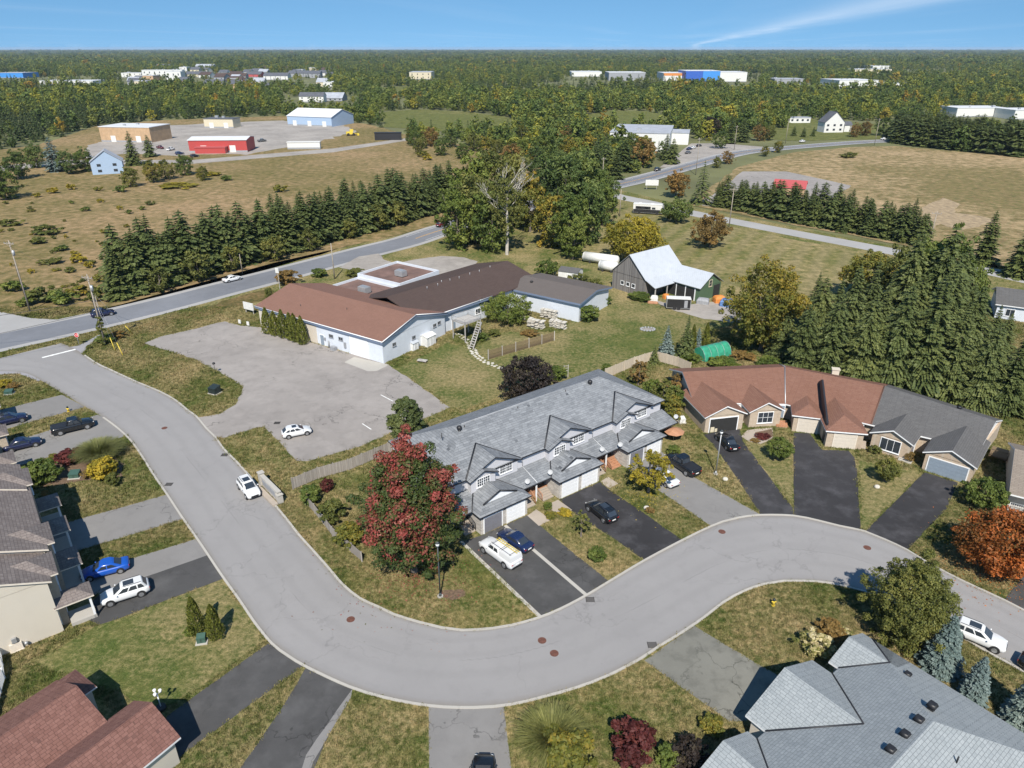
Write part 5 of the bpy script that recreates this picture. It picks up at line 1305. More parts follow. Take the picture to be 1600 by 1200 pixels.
# local x along the gable wall (-50 deg), y along the ridge (40 deg)
BW, BD, BE, BS = 10.0, 13.5, 4.2, .92
b_ = MB(); b_.box(0, BW, 0, BD, 0, BE); gable_wall(b_, 0, BW, 0, BE, BS, .3, .2); gable_wall(b_, 0, BW, BD - .2, BE, BS, .3, .2); b_.build('wall', M['barn_wood'], bn)
r_ = MB(); r_.slab(gable_planes(0, BW, 0, BD, BE, BS, 'y', .35), .14); r_.build('roof', [M['metal_roof'], M['galv']], bn)
r_ = MB(); r_.slab([[(BW + .2, -.3, BE + .1), (BW + 3.2, -.3, 3.0), (BW + 3.2, 8.5, 3.0), (BW + .2, 8.5, BE + .1)]], .12); r_.build('lean_to_roof', [M['metal_roof'], M['galv']], bn)
for y_ in (0, 4.2, 8.2): q = MB(); q.box(BW + 2.9, BW + 3.1, y_, y_ + .2, 0, 2.9); q.build('post', M['weathered'], bn)
for x_ in (3.2, 4.9, 6.6): window(bn, None, x_, -.02, 1.6, .9, .8, 1, 1, 'trim_white')
# green wing: ridge along x, leaving the barn's front slope
b_ = MB(); b_.box(BW, BW + 10.0, 7.0, 15.0, 0, 3.2)
for o_ in (9.8, 10.0): b_.poly([(BW + o_, 7.0, 3.1), (BW + o_, 15.0, 3.1), (BW + o_, 11, 5.7)])
b_.build('shop_wall', M['siding_green'], bn)
r_ = MB(); r_.slab(gable_planes(BW - 3.5, BW + 10, 7.0, 15.0, 3.3, .62, 'x', .45), .12); r_.build('shop_roof', [M['metal_roof'], M['galv']], bn)
window(bn, (BW + 10.02, 11, R(90)), -.2, 0, 3.0, 1.0, 1.4, 1, 2, 'flat_beige')
q = MB((BW + 10.02, 11, R(90))); q.box(1.2, 3.6, -.03, .02, 0, 2.9); q.build('doorway_shade_panel', M['interior_shade'], bn)  # dark panel on the solid wall, painted as a shaded door opening
q = MB(); q.box(BW + 1.0, BW + 8.8, 6.9, 7.0 - .004, .1, 2.7); q.build('shop_shade_panel', M['interior_shade'], bn)  # dark panel on the wall face, interior shade put into its colour
for x_ in (1.0, 3.6, 6.2, 8.8): q = MB(); q.box(BW + x_ - .1, BW + x_ + .1, 6.84, 7.0 - .002, 0, 2.95); q.build('post', M['trim_white'], bn)
# ------------------------------------------------------------------ vehicles
CARP = {}
def car_paint(c, name):
    if name not in CARP: CARP[name] = paint('paint_' + name, c)
    return CARP[name]
COL = {'white': (0.66, 0.67, 0.68), 'black': (0.010, 0.011, 0.013), 'navy': (0.012, 0.022, 0.070), 'blue': (0.012, 0.085, 0.42), 'midnight': (0.012, 0.016, 0.050), 'red': (0.10, 0.012, 0.014), 'grey': (0.10, 0.105, 0.11), 'darkgreen': (0.02, 0.04, 0.03)}
KIND = {  # length, width, hood z, belt z, roof z, x of: tail base, roof rear, roof front, windscreen base ; rear is -x
    'suv': dict(L=4.65, Wd=1.88, hood=1.02, belt=1.06, roof=1.68, cab=(-2.15, -1.75, .15, 1.05), tail=1.08, wr=.37),
    'hatch': dict(L=4.25, Wd=1.80, hood=.92, belt=.98, roof=1.50, cab=(-1.98, -1.35, .20, 1.05), tail=1.0, wr=.33),
    'sedan': dict(L=4.75, Wd=1.84, hood=.88, belt=.94, roof=1.45, cab=(-1.75, -.85, .30, 1.15), tail=1.0, wr=.33),
    'pickup': dict(L=5.7, Wd=2.0, hood=1.18, belt=1.22, roof=1.90, cab=(-.75, -.55, .75, 1.35), tail=1.22, wr=.41),
}
def vehicle(kind, colour, rear, front, label, cat='car', group=None, at_=None, extra=None, scale=1.0, z=0.0, detail=True, heading=None):
    K = KIND[kind]; L, Wd = K['L'], K['Wd']
    a, b_ = Vector(w2(*rear)), Vector(w2(*front))
    c = (a + b_) / 2 if at_ is None else Vector(w2(*at_))
    ang_ = math.atan2(b_.y - a.y, b_.x - a.x) if heading is None else heading
    nm = {'pickup': 'pickup_truck', 'suv': 'suv_car', 'hatch': 'hatchback_car', 'sedan': 'sedan_car'}[kind]
    root = empty(nm, (c.x, c.y, z + .03), ang_, label, cat, group); root.scale = (scale,) * 3
    pm = car_paint(COL[colour], colour)
    h = L / 2; w_ = Wd / 2; hd, bl, rz_ = K['hood'], K['belt'], K['roof']; c0, c1, c2, c3 = K['cab']
    zb = .28 if kind in ('suv', 'pickup') else .22
    # lower body loft: (x, half width, bottom z, top z)
    st = [(-h, w_ * .78, zb + .22, K['tail'] * .82), (-h + .10, w_ * .92, zb + .06, K['tail'] * .96), (-h + .45, w_ * .985, zb, K['tail']), (-h * .55, w_, zb, bl), (0, w_, zb, bl), (c3 - .1, w_, zb, bl), (c3 + .25, w_ * .99, zb, hd + .03), (h - .55, w_ * .965, zb, hd - .06), (h - .18, w_ * .88, zb + .04, hd - .17), (h - .02, w_ * .72, zb + .14, hd - .34), (h, w_ * .66, zb + .2, hd - .42)]
    rings = []
    for x, hw, z0, z1 in st:
        s_ = (z1 - z0)
        half = [(hw * .80, z0), (hw * .96, z0 + .10 * s_), (hw, z0 + .38 * s_), (hw * .985, z0 + .72 * s_), (hw * .93, z0 + .93 * s_), (hw * .80, z1)]
        rings.append([(x, -y, zz) for y, zz in half][::-1] + [(x, y, zz) for y, zz in half])
        rings[-1] = [(x, y, zz) for y, zz in half] + [(x, -y, zz) for y, zz in half[::-1]]
    body = MB(); body.grid(rings, caps=True); body.build('body', pm, root)
    # cabin with rounded roof edges
    tw = w_ * (.74 if kind != 'pickup' else .80); bw_ = w_ * .90; rr_ = .10
    bot = [(c0, -bw_ * .9), (c3, -bw_ * .92), (c3, bw_ * .92), (c0, bw_ * .9)]
    def ringat(t, infl=0.0):
        xr, xf = c0 + (c1 - c0) * t, c3 + (c2 - c3) * t; yy = bw_ * .92 + (tw - bw_ * .92) * t; k = .16
        return [(xr, -yy + k, 0), (xr + k, -yy, 0), (xf - k, -yy, 0), (xf, -yy + k, 0), (xf, yy - k, 0), (xf - k, yy, 0), (xr + k, yy, 0), (xr, yy - k, 0)]
    lv = [(0, bl - .10), (.0, bl - .02), (.88, rz_ - .09), (1.0, rz_ - .03), (1.14, rz_)]
    cab = MB(); rg = []
    for t, zz in lv: rg.append([(x, y, zz) for x, y, _ in ringat(t)])
    cab.grid(rg, caps=True); cab.build('cabin', pm, root)
    # glass panes, 12 mm proud of the cabin
    def pane(name, pts): q = MB(); q.poly(pts); return q.build(name, M['glass'], root)
    def P3(t, xfrac, side):      # point on the cabin side
        xr, xf = c0 + (c1 - c0) * t, c3 + (c2 - c3) * t; yy = (bw_ * .92 + (tw - bw_ * .92) * t) + .012
        return (xr + (xf - xr) * xfrac, side * yy, (bl - .02) + (rz_ - .09 - bl + .02) * t / .88)
    ns = {'suv': [(.07, .27), (.30, .58), (.61, .90)], 'hatch': [(.10, .30), (.33, .60), (.63, .90)], 'sedan': [(.16, .50), (.53, .86)], 'pickup': [(.10, .46), (.50, .90)]}[kind]
    for s_ in (-1, 1):
        for f0, f1 in ns:
            pts = [P3(.10, f0, s_), P3(.10, f1, s_), P3(.82, f1 - .02, s_), P3(.82, f0 + .02, s_)]
            pane('side_window', pts if s_ < 0 else pts[::-1])
    def end(name, front_):
        e = []
        for t, yk in ((.06, -.80), (.06, .80), (.84, .78), (.84, -.78)):
            x = (c3 + (c2 - c3) * t + .014) if front_ else (c0 + (c1 - c0) * t - .014)
            yy = bw_ * .92 + (tw - bw_ * .92) * t; e.append((x, yk * yy, (bl - .02) + (rz_ - .09 - bl + .02) * t / .88))
        pane(name, e if front_ else e[::-1])
    end('windscreen', True); end('rear_window', False)
    if kind in ('suv', 'hatch') and detail:
        q = MB(); q.poly([(c1 + .75, -tw * .6, rz_ + .008), (c2 - .15, -tw * .6, rz_ + .008), (c2 - .15, tw * .6, rz_ + .008), (c1 + .75, tw * .6, rz_ + .008)]); q.build('sunroof', M['glass'], root)
        if kind == 'suv':
            for s_ in (-1, 1): q = MB(); q.tube((c1 + .1, s_ * tw * .86, rz_ + .05), (c2 - .1, s_ * tw * .86, rz_ + .05), .025, n=5); q.build('roof_rail', M['plastic_black'], root)
    # wheels
    wr, wb = K['wr'], L * .305
    for sx_ in (-1, 1):
        for s_ in (-1, 1):
            x, y = sx_ * wb + (.05 if sx_ > 0 else 0), s_ * (w_ - .10)
            ar = MB(); ar.tube((x, y - .02 * s_, wr + .02), (x, y + .108 * s_, wr + .02), wr + .075, n=18); ar.build('wheel_arch', M['plastic_black'], root)
            q = MB(); q.tube((x, y - .1 * s_, wr), (x, y + .13 * s_, wr), wr, n=18); wo = q.build('wheel', M['rubber'], root)
            q = MB(); q.tube((x, y + .12 * s_, wr), (x, y + .142 * s_, wr), wr * .66, n=14)
            q.build('rim', M['rim'], wo)
    # lights, plates, mirrors, bumper, grille
    for s_ in (-1, 1):
        q = MB(); q.ball((h - .15, s_ * w_ * .70, hd - .27), .12, .14, .06, 8, 4); q.build('headlight', M['lamp_white'], root)
        q = MB(); q.box(-h - .004, -h + .16, s_ * w_ * .70 - .12, s_ * w_ * .70 + .12, K['tail'] * .68, K['tail'] * .68 + .12); q.build('tail_light', M['tail_red'], root)
        q = MB(); q.ball((c3 - .28, s_ * (w_ + .07), bl + .06), .09, .11, .07, 8, 4); q.build('mirror', pm, root)
    if detail:
        q = MB(); q.box(h - .06, h + .02, -w_ * .5, w_ * .5, zb + .16, zb + .40); q.build('grille', M['plastic_black'], root)
        q = MB(); q.box(-h - .02, -h + .2, -w_ * .72, w_ * .72, zb + .10, zb + .28); q.build('bumper', M['plastic_black'], root)
        q = MB(); q.box(-h - .035, -h - .01, -.26, .26, K['tail'] * .55, K['tail'] * .55 + .13); q.build('licence_plate', M['lamp_white'], root)
    if kind == 'pickup':
        if extra == 'canopy':
            t0, t1, zt = -h + .12, c0 - .04, rz_ + .02
            rg = []
            for k_, zz in ((0, K['tail'] - .03), (.6, zt - .22), (1.0, zt - .04), (1.2, zt)):
                yy = w_ * .90 - .14 * k_; rg.append([(t0 + .10 * k_, -yy, zz), (t1, -yy, zz), (t1, yy, zz), (t0 + .10 * k_, yy, zz)])
            q = MB(); q.grid(rg, caps=True, smooth=False); cp = q.build('canopy', pm, root)
            for s_ in (-1, 1):
                q = MB(); q.poly([(t0 + .25, s_ * (w_ * .90 - .025), K['tail'] + .12), (t1 - .2, s_ * (w_ * .90 - .025), K['tail'] + .12), (t1 - .2, s_ * (w_ * .90 - .085), zt - .26), (t0 + .3, s_ * (w_ * .90 - .085), zt - .26)][::s_]); q.build('canopy_window', M['glass'], cp)
            q = MB()
            for y in (-.62, .62): q.tube((t0 + .2, y, zt + .1), (c2, y, zt + .1), .025, n=5)
            for x in (t0 + .4, t1 - .3, c2 - .3): q.tube((x, -.7, zt + .1), (x, .7, zt + .1), .025, n=5); q.tube((x, -.7, zt), (x, -.7, zt + .1), .02, n=4); q.tube((x, .7, zt), (x, .7, zt + .1), .02, n=4)
            q.build('roof_rack', M['plastic_black'], root)
        else:
            q = MB(); q.box(-h + .16, c0 - .02, -w_ * .84, w_ * .84, K['tail'] - .02, K['tail'] + .025); q.build('bed_cover', M['plastic_black'], root)
            q = MB()
            for s_ in (-1, 1): q.box(-h + .1, c0 - .02, s_ * w_ * .88 - .05, s_ * w_ * .88 + .05, K['tail'] - .02, K['tail'] + .05)
            q.build('bed_rail', pm, root)
    return root
vehicle('suv', 'white', (376, 751), (404, 787), 'white SUV parked by the kerb beside the stone entrance wall')
vehicle('hatch', 'white', (442, 684), (486, 675), 'white hatchback standing alone in the empty parking lot')
pk = vehicle('pickup', 'white', (807, 889), (757, 853), 'white pickup with canopy and roof rack on the paired driveway', 'pickup', extra='canopy')
vehicle('sedan', 'navy', (827, 864), (783, 836), 'dark navy sedan parked beside the white canopy pickup')
vehicle('suv', 'black', (962, 822), (918, 788), 'black SUV on the black driveway below the middle garages')
vehicle('pickup', 'black', (1090, 748), (1042, 716), 'black pickup on the light grey driveway', 'pickup')
vehicle('sedan', 'white', (1052, 762), (1020, 740), 'white car mostly hidden behind the small yellow tree')
vehicle('sedan', 'black', (1149, 709), (1122, 681), 'black sedan nosed up to the open garage')
vehicle('pickup', 'black', (82, 680), (148, 664), 'black pickup on the grey driveway beside the tall ornamental grass', 'pickup')
vehicle('sedan', 'midnight', (8, 706), (66, 692), 'dark blue sedan in the shade beside the black pickup')
vehicle('suv', 'midnight', (-12, 668), (46, 654), 'dark blue SUV on the driveway nearest the yellow hydrant')
vehicle('sedan', 'blue', (204, 885), (128, 905), 'bright blue sedan half in the shade of the taupe townhouses')
vehicle('suv', 'white', (236, 920), (158, 945), 'white SUV with dark sunroof beside the bright blue sedan')
vehicle('suv', 'white', (1488, 985), (1566, 1017), 'white SUV with sunroof parked along the kerb by the blue spruces')
vehicle('sedan', 'black', (1602, 1040), (1672, 1075), 'black car parked in line ahead of the kerbside white SUV')
vehicle('sedan', 'black', (752, 1262), (756, 1198), 'black car on the cracked grey driveway, only its end in view')
vehicle('suv', 'midnight', (142, 497), (181, 490), 'dark SUV turning on the main road by the leaning utility pole')
vehicle('sedan', 'white', (347, 443), (380, 435), 'white sedan driving on the main road beside the spruce row')
vehicle('suv', 'red', (683, 356), (698, 351), 'dark red SUV on the main road where the big trees begin')
vehicle('suv', 'black', (1020, 269), (1034, 265), 'black SUV on the far stretch of the main road')
vehicle('sedan', 'white', (1247, 223), (1260, 221.5), 'white car on the distant road below the white farmhouse')
vehicle('sedan', 'white', (1374, 219), (1388, 218), 'white car on the distant road beside the dark spruce wood')
for k, (u, v) in enumerate(((1077, 234), (1083, 232), (1075, 240), (1092, 229))):
    vehicle('sedan', ['navy', 'white', 'grey', 'black'][k], (u - 3, v + .6), (u + 3, v - .6), ['navy', 'white', 'grey', 'black'][k] + ' car parked in the yard of the white warehouse', detail=False)
for k, (kd, cl_, a, b_, lab) in enumerate((('pickup', 'white', (262, 236), (272, 234), 'white pickup between the tan and red buildings'), ('suv', 'navy', (276, 242), (286, 241), 'navy SUV beside the red building'), ('pickup', 'red', (247, 232), (254, 233), 'dark red pickup in the far yard'), ('suv', 'white', (138, 249), (146, 247), 'white SUV on the track by the blue farmhouse'), ('pickup', 'grey', (405, 222), (414, 221), 'grey pickup out in the open far yard'), ('suv', 'black', (300, 246), (309, 245), 'black SUV on the track below the red building'))):
    vehicle(kd, cl_, a, b_, lab, detail=False)
# yellow ladder on the pickup
ld = empty('ladder', pk.location, pk.rotation_euler[2], 'yellow ladder lying along the roof rack of the white pickup', 'ladder')
ld.location.z = 2.13
for y in (-.42, -.08): q = MB(); q.box(-2.75, .7, y - .025, y + .025, -.03, .03); q.build('side_rail', M['yellow_paint'], ld)
for k in range(11): q = MB(); q.box(-2.6 + k * .31, -2.565 + k * .31, -.38, -.12, -.015, .015); q.build('rung', M['yellow_paint'], ld)
# black enclosed trailer
tr = empty('enclosed_trailer', W(1059, 482), R(-8), 'black enclosed cargo trailer parked in front of the barn', 'trailer')
q = MB(); q.box(-2.6, 2.6, -1.05, 1.05, .45, 2.45); q.build('body', M['plastic_black'], tr)
q = MB(); q.box(-2.62, 2.62, -1.07, 1.07, 2.45, 2.52); q.build('roof', M['flat_white'], tr)
q = MB(); q.box(-2.62, -2.5, -1.08, 1.08, .4, 2.47); q.box(2.5, 2.62, -1.08, 1.08, .4, 2.47); q.box(-2.6, 2.6, -1.075, 1.075, .38, .47); q.build('trim', M['galv'], tr)
q = MB(); q.box(1.2, 1.9, -1.09, -1.05, .6, 2.2); q.build('door', M['flat_grey'], tr)
for x in (-.8, .1):
    for s_ in (-1, 1): q = MB(); q.tube((x, s_ * .95, .36), (x, s_ * 1.16, .36), .36, n=14); q.build('wheel', M['rubber'], tr)
q = MB(); q.tube((-2.6, -.6, .5), (-3.8, 0, .5), .05, n=4); q.tube((-2.6, .6, .5), (-3.8, 0, .5), .05, n=4); q.tube((-3.7, 0, 0), (-3.7, 0, .6), .04, n=4); q.build('drawbar', M['dark_iron'], tr)
# motorhome by the side road
rv = empty('motorhome', W(1012, 334), R(-16), 'white and black motorhome parked by the side road', 'motorhome')
q = MB(); q.box(-5.0, 4.4, -1.25, 1.25, .5, 3.3); q.grid([[(4.4, -1.25, .5), (4.4, 1.25, .5), (4.4, 1.25, 3.3), (4.4, -1.25, 3.3)], [(5.2, -1.15, .6), (5.2, 1.15, .6), (4.9, 1.15, 3.0), (4.9, -1.15, 3.0)]], caps=True, smooth=False); q.build('body', M['flat_white'], rv); q = MB(); q.box(-4.95, 4.3, -1.265, 1.265, .55, 1.7); q.box(-4.2, 1.0, -1.27, 1.27, 1.75, 2.7); q.build('dark_panel', M['plastic_black'], rv)
q = MB(); q.box(-5.05, 4.8, -1.3, 1.3, 3.3, 3.45); q.box(-3.2, -2.2, -.5, .5, 3.45, 3.75); q.box(1.0, 2.0, -.5, .5, 3.45, 3.7); q.build('roof', M['flat_white'], rv)
for x in (-3.0, -.5, 2.0): q = MB(); q.box(x - .6, x + .6, -1.27, -1.24, 1.8, 2.5); q.build('window', M['glass'], rv)
for x in (-2.8, 3.2):
    for s_ in (-1, 1): q = MB(); q.tube((x, s_ * .95, .45), (x, s_ * 1.28, .45), .45, n=14); q.build('wheel', M['rubber'], rv)
# white hoop tank / boat hull behind the barn
for (u, v, L_, lab) in ((938, 412, 9, 'long white cylindrical tank lying behind the barn'), (950, 424, 4, 'short white tank beside the long white tank')):
    tk = empty('storage_tank', W(u, v), R(-28), lab, 'tank')
    q = MB(); q.tube((-L_ / 2, 0, 1.5), (L_ / 2, 0, 1.5), 1.25, n=14); q.ball((-L_ / 2, 0, 1.5), .7, 1.25, 1.25); q.ball((L_ / 2, 0, 1.5), .7, 1.25, 1.25); q.build('shell', M['flat_white'], tk)
    for x in (-L_ * .3, L_ * .3): q = MB(); q.box(x - .2, x + .2, -1, 1, 0, .6); q.build('cradle', M['dark_iron'], tk)
# clutter in front of the barn
rr = random.Random(8)
for (u, v, sx_, sy_, sz_, mt, lab) in ((1022, 470, 1.6, 1.2, 1.3, 'flat_white', 'white covered machine under the barn lean-to'), (1040, 466, 1.2, .9, 1.1, 'orange_paint', 'orange garden machine under the barn roof'), (1098, 474, 2.6, 1.6, 1.3, 'flat_grey', 'grey heap of salvaged parts outside the green wing'), (1123, 472, 2.4, 1.6, 1.6, 'orange_paint', 'orange lumber stack by the green wing'), (1137, 478, 3.2, 2.0, 1.7, 'tarp_blue', 'blue tarpaulin over a load in the barn yard'), (1020, 474, 2.2, .8, .5, 'deck_wood', 'low orange-brown timber pile beside the barn')):
    jo = empty('yard_load', W(u, v), R(rr.uniform(-30, 30)), lab, 'yard load')
    q = MB(); q.grid([[(x * k, y * k, z) for x, y in ((-sx_ / 2, -sy_ / 2), (0, -sy_ / 2 * 1.1), (sx_ / 2, -sy_ / 2), (sx_ / 2 * 1.05, 0), (sx_ / 2, sy_ / 2), (0, sy_ / 2), (-sx_ / 2, sy_ / 2), (-sx_ / 2 * 1.05, 0))] for k, z in ((1, 0), (1.02, sz_ * .6), (.8, sz_ * .9), (.4, sz_))], caps=True, smooth=False); q.build('load', M[mt], jo)
    q = MB(); q.box(-sx_ * .52, sx_ * .52, -sy_ * .2, sy_ * .2, sz_ * .62, sz_ * .68); q.build('strap', M['dark_iron'], jo)
fp = empty('fire_pit', W(1012, 515), 0, 'ring of stones and ash on the back lawn', 'fire pit')
for k in range(14): q = MB(); q.ball((1.4 * math.cos(k * .449), 1.0 * math.sin(k * .449), .12), .26, .22, .2, 7, 4); q.build('stone', M['flat_grey'], fp)
q = MB(); q.prism([(1.2 * math.cos(k * .524), .85 * math.sin(k * .524)) for k in range(12)], 0, .05); q.build('ash', M['gravel'], fp)
# green hoop house
gh = empty('hoop_house', W(1112, 556), R(28), 'green tarpaulin hoop house in the garden behind the bungalows', 'greenhouse')
q = MB(); rings = []
for k in range(9):
    x = -3.2 + k * .8; rings.append([(x, 1.7 * math.cos(t * math.pi / 10), 2.3 * math.sin(t * math.pi / 10) + (.05 if k % 2 else 0)) for t in range(11)])
q.grid(rings, close=False); q.poly(rings[0]); q.poly(rings[-1][::-1]); q.build('cover', M['tarp_green'], gh)
for k in range(0, 9, 2): q = MB(); q.path([(rings[k][t][0], rings[k][t][1] * 1.02, rings[k][t][2] * 1.02) for t in range(11)], [.03] * 11, 4); q.build('hoop', M['galv'], gh)

# ------------------------------------------------------------------ street furniture
def lamp(u, v, h, label, arm=False, col_='galv'):
    o = empty('street_lamp', W(u, v), R(20), label, 'street lamp', None)
    q = MB(); q.tube((0, 0, 0), (0, 0, .5), .16, .13, n=10); q.tube((0, 0, .5), (0, 0, h - .5), .085, .06, n=8); q.build('pole', M[col_], o)
    q = MB(); q.tube((0, 0, h - .55), (0, 0, h - .42), .10, .20, n=10); q.tube((0, 0, h - .05), (0, 0, h + .12), .27, .06, n=10); q.build('cap', M['pole_black'], o)
    q = MB(); q.tube((0, 0, h - .42), (0, 0, h - .05), .17, .24, n=10); q.build('lantern', M['lamp_white'], o)
    q = MB(); q.prism([(.32 * math.cos(k * .785), .32 * math.sin(k * .785)) for k in range(8)], 0, .12); q.build('base', M['concrete'], o)
    return o
lamp(688, 932, 7.0, 'tall slim street lamp in the dry lawn beside the red maple', col_='pole_black')
lamp(1118, 741, 6.7, 'tall pale street lamp beside the narrow black driveway')
yl = empty('yard_lamp', W(252, 1107), R(30), 'white three-headed yard lamp in front of the red-brown house', 'yard lamp')
q = MB(); q.tube((0, 0, 0), (0, 0, 1.8), .05, n=7); q.build('pole', M['trim_white'], yl)
for k in range(3):
    a = k * 2.09; q = MB(); q.tube((0, 0, 1.75), (.28 * math.cos(a), .28 * math.sin(a), 1.85), .03, n=5); q.tube((.28 * math.cos(a), .28 * math.sin(a), 1.8), (.28 * math.cos(a), .28 * math.sin(a), 2.1), .09, .14, n=8); q.build('lamp_head', M['lamp_white'], yl)
q = MB(); q.tube((0, 0, 0), (0, 0, .3), .45, .38, n=12); q.build('planter', M['dark_iron'], yl)
def tbox(u, v, rz, w_, d_, h_, mat, label):
    o = empty('transformer_box', W(u, v), rz, label, 'utility box')
    q = MB(); q.box(-w_ / 2 - .15, w_ / 2 + .15, -d_ / 2 - .15, d_ / 2 + .15, 0, .12); q.build('pad', M['concrete'], o)
    q = MB(); q.grid([[(-w_ / 2, -d_ / 2, .12), (w_ / 2, -d_ / 2, .12), (w_ / 2, d_ / 2, .12), (-w_ / 2, d_ / 2, .12)], [(-w_ / 2, -d_ / 2, h_ * .8), (w_ / 2, -d_ / 2, h_ * .8), (w_ / 2, d_ / 2, h_), (-w_ / 2, d_ / 2, h_)]], caps=True, smooth=False); q.build('cabinet', M[mat], o)
    q = MB(); q.box(-w_ / 2 - .03, w_ / 2 + .03, -d_ / 2 - .05, -d_ / 2 + .02, h_ * .72, h_ * .8 + .02); q.build('lid_edge', M[mat], o)
    q = MB(); q.box(-.02, .02, -d_ / 2 - .03, -d_ / 2, .2, h_ * .7); q.build('door_seam', M['plastic_black'], o)
    return o
tbox(336, 614, R(-25), 1.5, 1.3, 1.35, 'box_black', 'dark transformer cabinet on a concrete pad beside the parking lot')
tbox(118, 745, R(10), 1.25, 1.1, .85, 'box_green', 'green utility cabinet among the left-hand garden shrubs')
tbox(316, 1003, R(12), .8, .6, .9, 'box_green', 'green utility cabinet beside the two pointed cedars')
tbox(15, 615, R(15), 1.2, 1.0, .7, 'box_green', 'low green utility cabinet beside the orange flowers')
tbox(1065, 660, R(10), .9, .8, .95, 'flat_white', 'white utility cabinet between the two house rows')
def hydrant(u, v, label):
    o = empty('fire_hydrant', W(u, v), 0, label, 'hydrant')
    q = MB(); q.tube((0, 0, 0), (0, 0, .08), .2, n=10); q.tube((0, 0, .08), (0, 0, .72), .13, n=10); q.build('barrel', M['hydrant_yellow'], o)
    q = MB(); q.ball((0, 0, .74), .17, .17, .2, 10, 5); q.build('bonnet', M['box_black'], o)
    for s_ in (-1, 1): q = MB(); q.tube((s_ * .1, 0, .5), (s_ * .24, 0, .5), .07, n=8); q.build('nozzle', M['hydrant_yellow'], o)
    return o
hydrant(107, 643, 'yellow fire hydrant on the grass beside the black pickup'); hydrant(1208, 946, 'yellow fire hydrant on the curved lawn below the street bend')
# entrance wall sign
es = empty('entrance_wall', W(424, 771), R(0), 'low pale stone entrance wall with end pillars by the kerb', 'entrance wall')
a, b_ = Vector(w2(412, 757)), Vector(w2(440, 785)); es.rotation_euler = (0, 0, math.atan2(b_.y - a.y, b_.x - a.x)); Ls = (b_ - a).length
q = MB(); q.box(-Ls / 2, Ls / 2, -.2, .2, 0, 1.55); q.build('wall', M['veneer_stone'], es)
q = MB(); q.box(-Ls / 2 - .08, Ls / 2 + .08, -.28, .28, 1.55, 1.68); q.build('coping', M['concrete'], es)
for s_ in (-1, 1): q = MB(); q.box(s_ * Ls / 2 - .3, s_ * Ls / 2 + .3, -.32, .32, 0, 1.2 if s_ > 0 else 1.85); q.box(s_ * Ls / 2 - .38, s_ * Ls / 2 + .38, -.4, .4, 1.2 if s_ > 0 else 1.85, 1.32 if s_ > 0 else 1.97); q.build('pillar', M['concrete'], es)
q = MB(); q.box(-Ls * .35, Ls * .35, -.25, -.201, .5, 1.3); q.build('sign_panel', M['flat_grey'], es)
q = MB(); q.box(-Ls / 2 - .3, Ls / 2 + .3, -1.1, -.42, 0, .25); q.build('planter', M['pavers'], es)
# stop sign at the junction
ss = empty('stop_sign', W(124, 540), 0, 'red octagonal stop sign at the junction with the main road', 'road sign')
q = MB(); q.tube((0, 0, 0), (0, 0, 2.4), .04, n=6); q.build('post', M['galv'], ss)
octa = lambda r_, y: [(r_ * math.cos(R(22.5 + 45 * k)), y, 2.2 + r_ * math.sin(R(22.5 + 45 * k))) for k in range(8)]
q = MB(); q.poly(octa(.48, -.06)); q.poly(octa(.48, -.045)[::-1]); q.build('sign_rim', M['lamp_white'], ss)
q = MB(); q.poly(octa(.44, -.064)); q.build('sign_face', M['red_plastic'], ss)
cu = bpy.data.curves.new('sign_text', 'FONT'); cu.body = 'STOP'; cu.size = .36; cu.align_x = 'CENTER'; cu.align_y = 'CENTER'
tmp = bpy.data.objects.new('sign_text', cu); col.objects.link(tmp); bpy.context.view_layer.update()
me = bpy.data.meshes.new_from_object(tmp.evaluated_get(bpy.context.evaluated_depsgraph_get())); bpy.data.objects.remove(tmp)
me.materials.clear(); me.materials.append(M['lamp_white']); to = link('sign_text', me, ss); to.location = (0, -.07, 2.2); to.rotation_euler = (R(90), 0, 0)
# utility poles and cables
def upole(u, v, h, label, arm=True, rz=0.0, gear=False, group=None, r_=.17):
    o = empty('utility_pole', W(u, v), rz, label, 'utility pole', group)
    q = MB(); q.tube((0, 0, 0), (0, 0, h), r_, r_ * .62, n=8); q.build('pole', M['pole_wood'], o)
    if arm:
        q = MB(); q.box(-1.3, 1.3, -.2, -.08, h - .75, h - .6); q.tube((-.8, -.14, h - .7), (0, -.1, h - 1.4), .03, n=4); q.tube((.8, -.14, h - .7), (0, -.1, h - 1.4), .03, n=4); q.build('crossarm', M['pole_wood'], o)
        for x in (-1.15, -.4, .4, 1.15): q = MB(); q.tube((x, -.14, h - .6), (x, -.14, h - .38), .05, .07, n=6); q.build('insulator', M['flat_grey'], o)
    if gear:
        q = MB(); q.tube((.32, 0, h - 3.2), (.32, 0, h - 2.1), .26, n=10); q.build('transformer', M['galv'], o)
        q = MB(); q.tube((-.1, -.16, 3.5), (-.1, -.16, h - 5), .05, n=5); q.build('conduit', M['plastic_black'], o)
    return o
p1 = upole(47, 486, 15.6, 'tall wooden utility pole with crossarm on the far side of the junction', rz=R(-15), gear=True)
p2 = upole(165, 540, 14.2, 'leaning wooden utility pole wrapped in vines by the stop sign', rz=R(-20), gear=True)
upole(523, 436, 9.0, 'plain wooden pole beside the brown-roofed commercial building', False)
upole(379, 427, 5.0, 'short wooden post beside the main road spruce row', False, r_=.12)
upole(158, 498, 5.0, 'short post on the far verge near the vine-wrapped pole', False, r_=.1)
upole(968, 338, 9.0, 'pale pole on the grass near the side road corner', False)
upole(1139, 355, 12.5, 'pale utility pole beside the rust-coloured tree', rz=R(-20))
upole(1451, 384, 10.0, 'pale utility pole at the end of the roadside spruce row', rz=R(-20))
upole(941, 288, 11.0, 'utility pole on the main road beside the dark evergreens', rz=R(40))
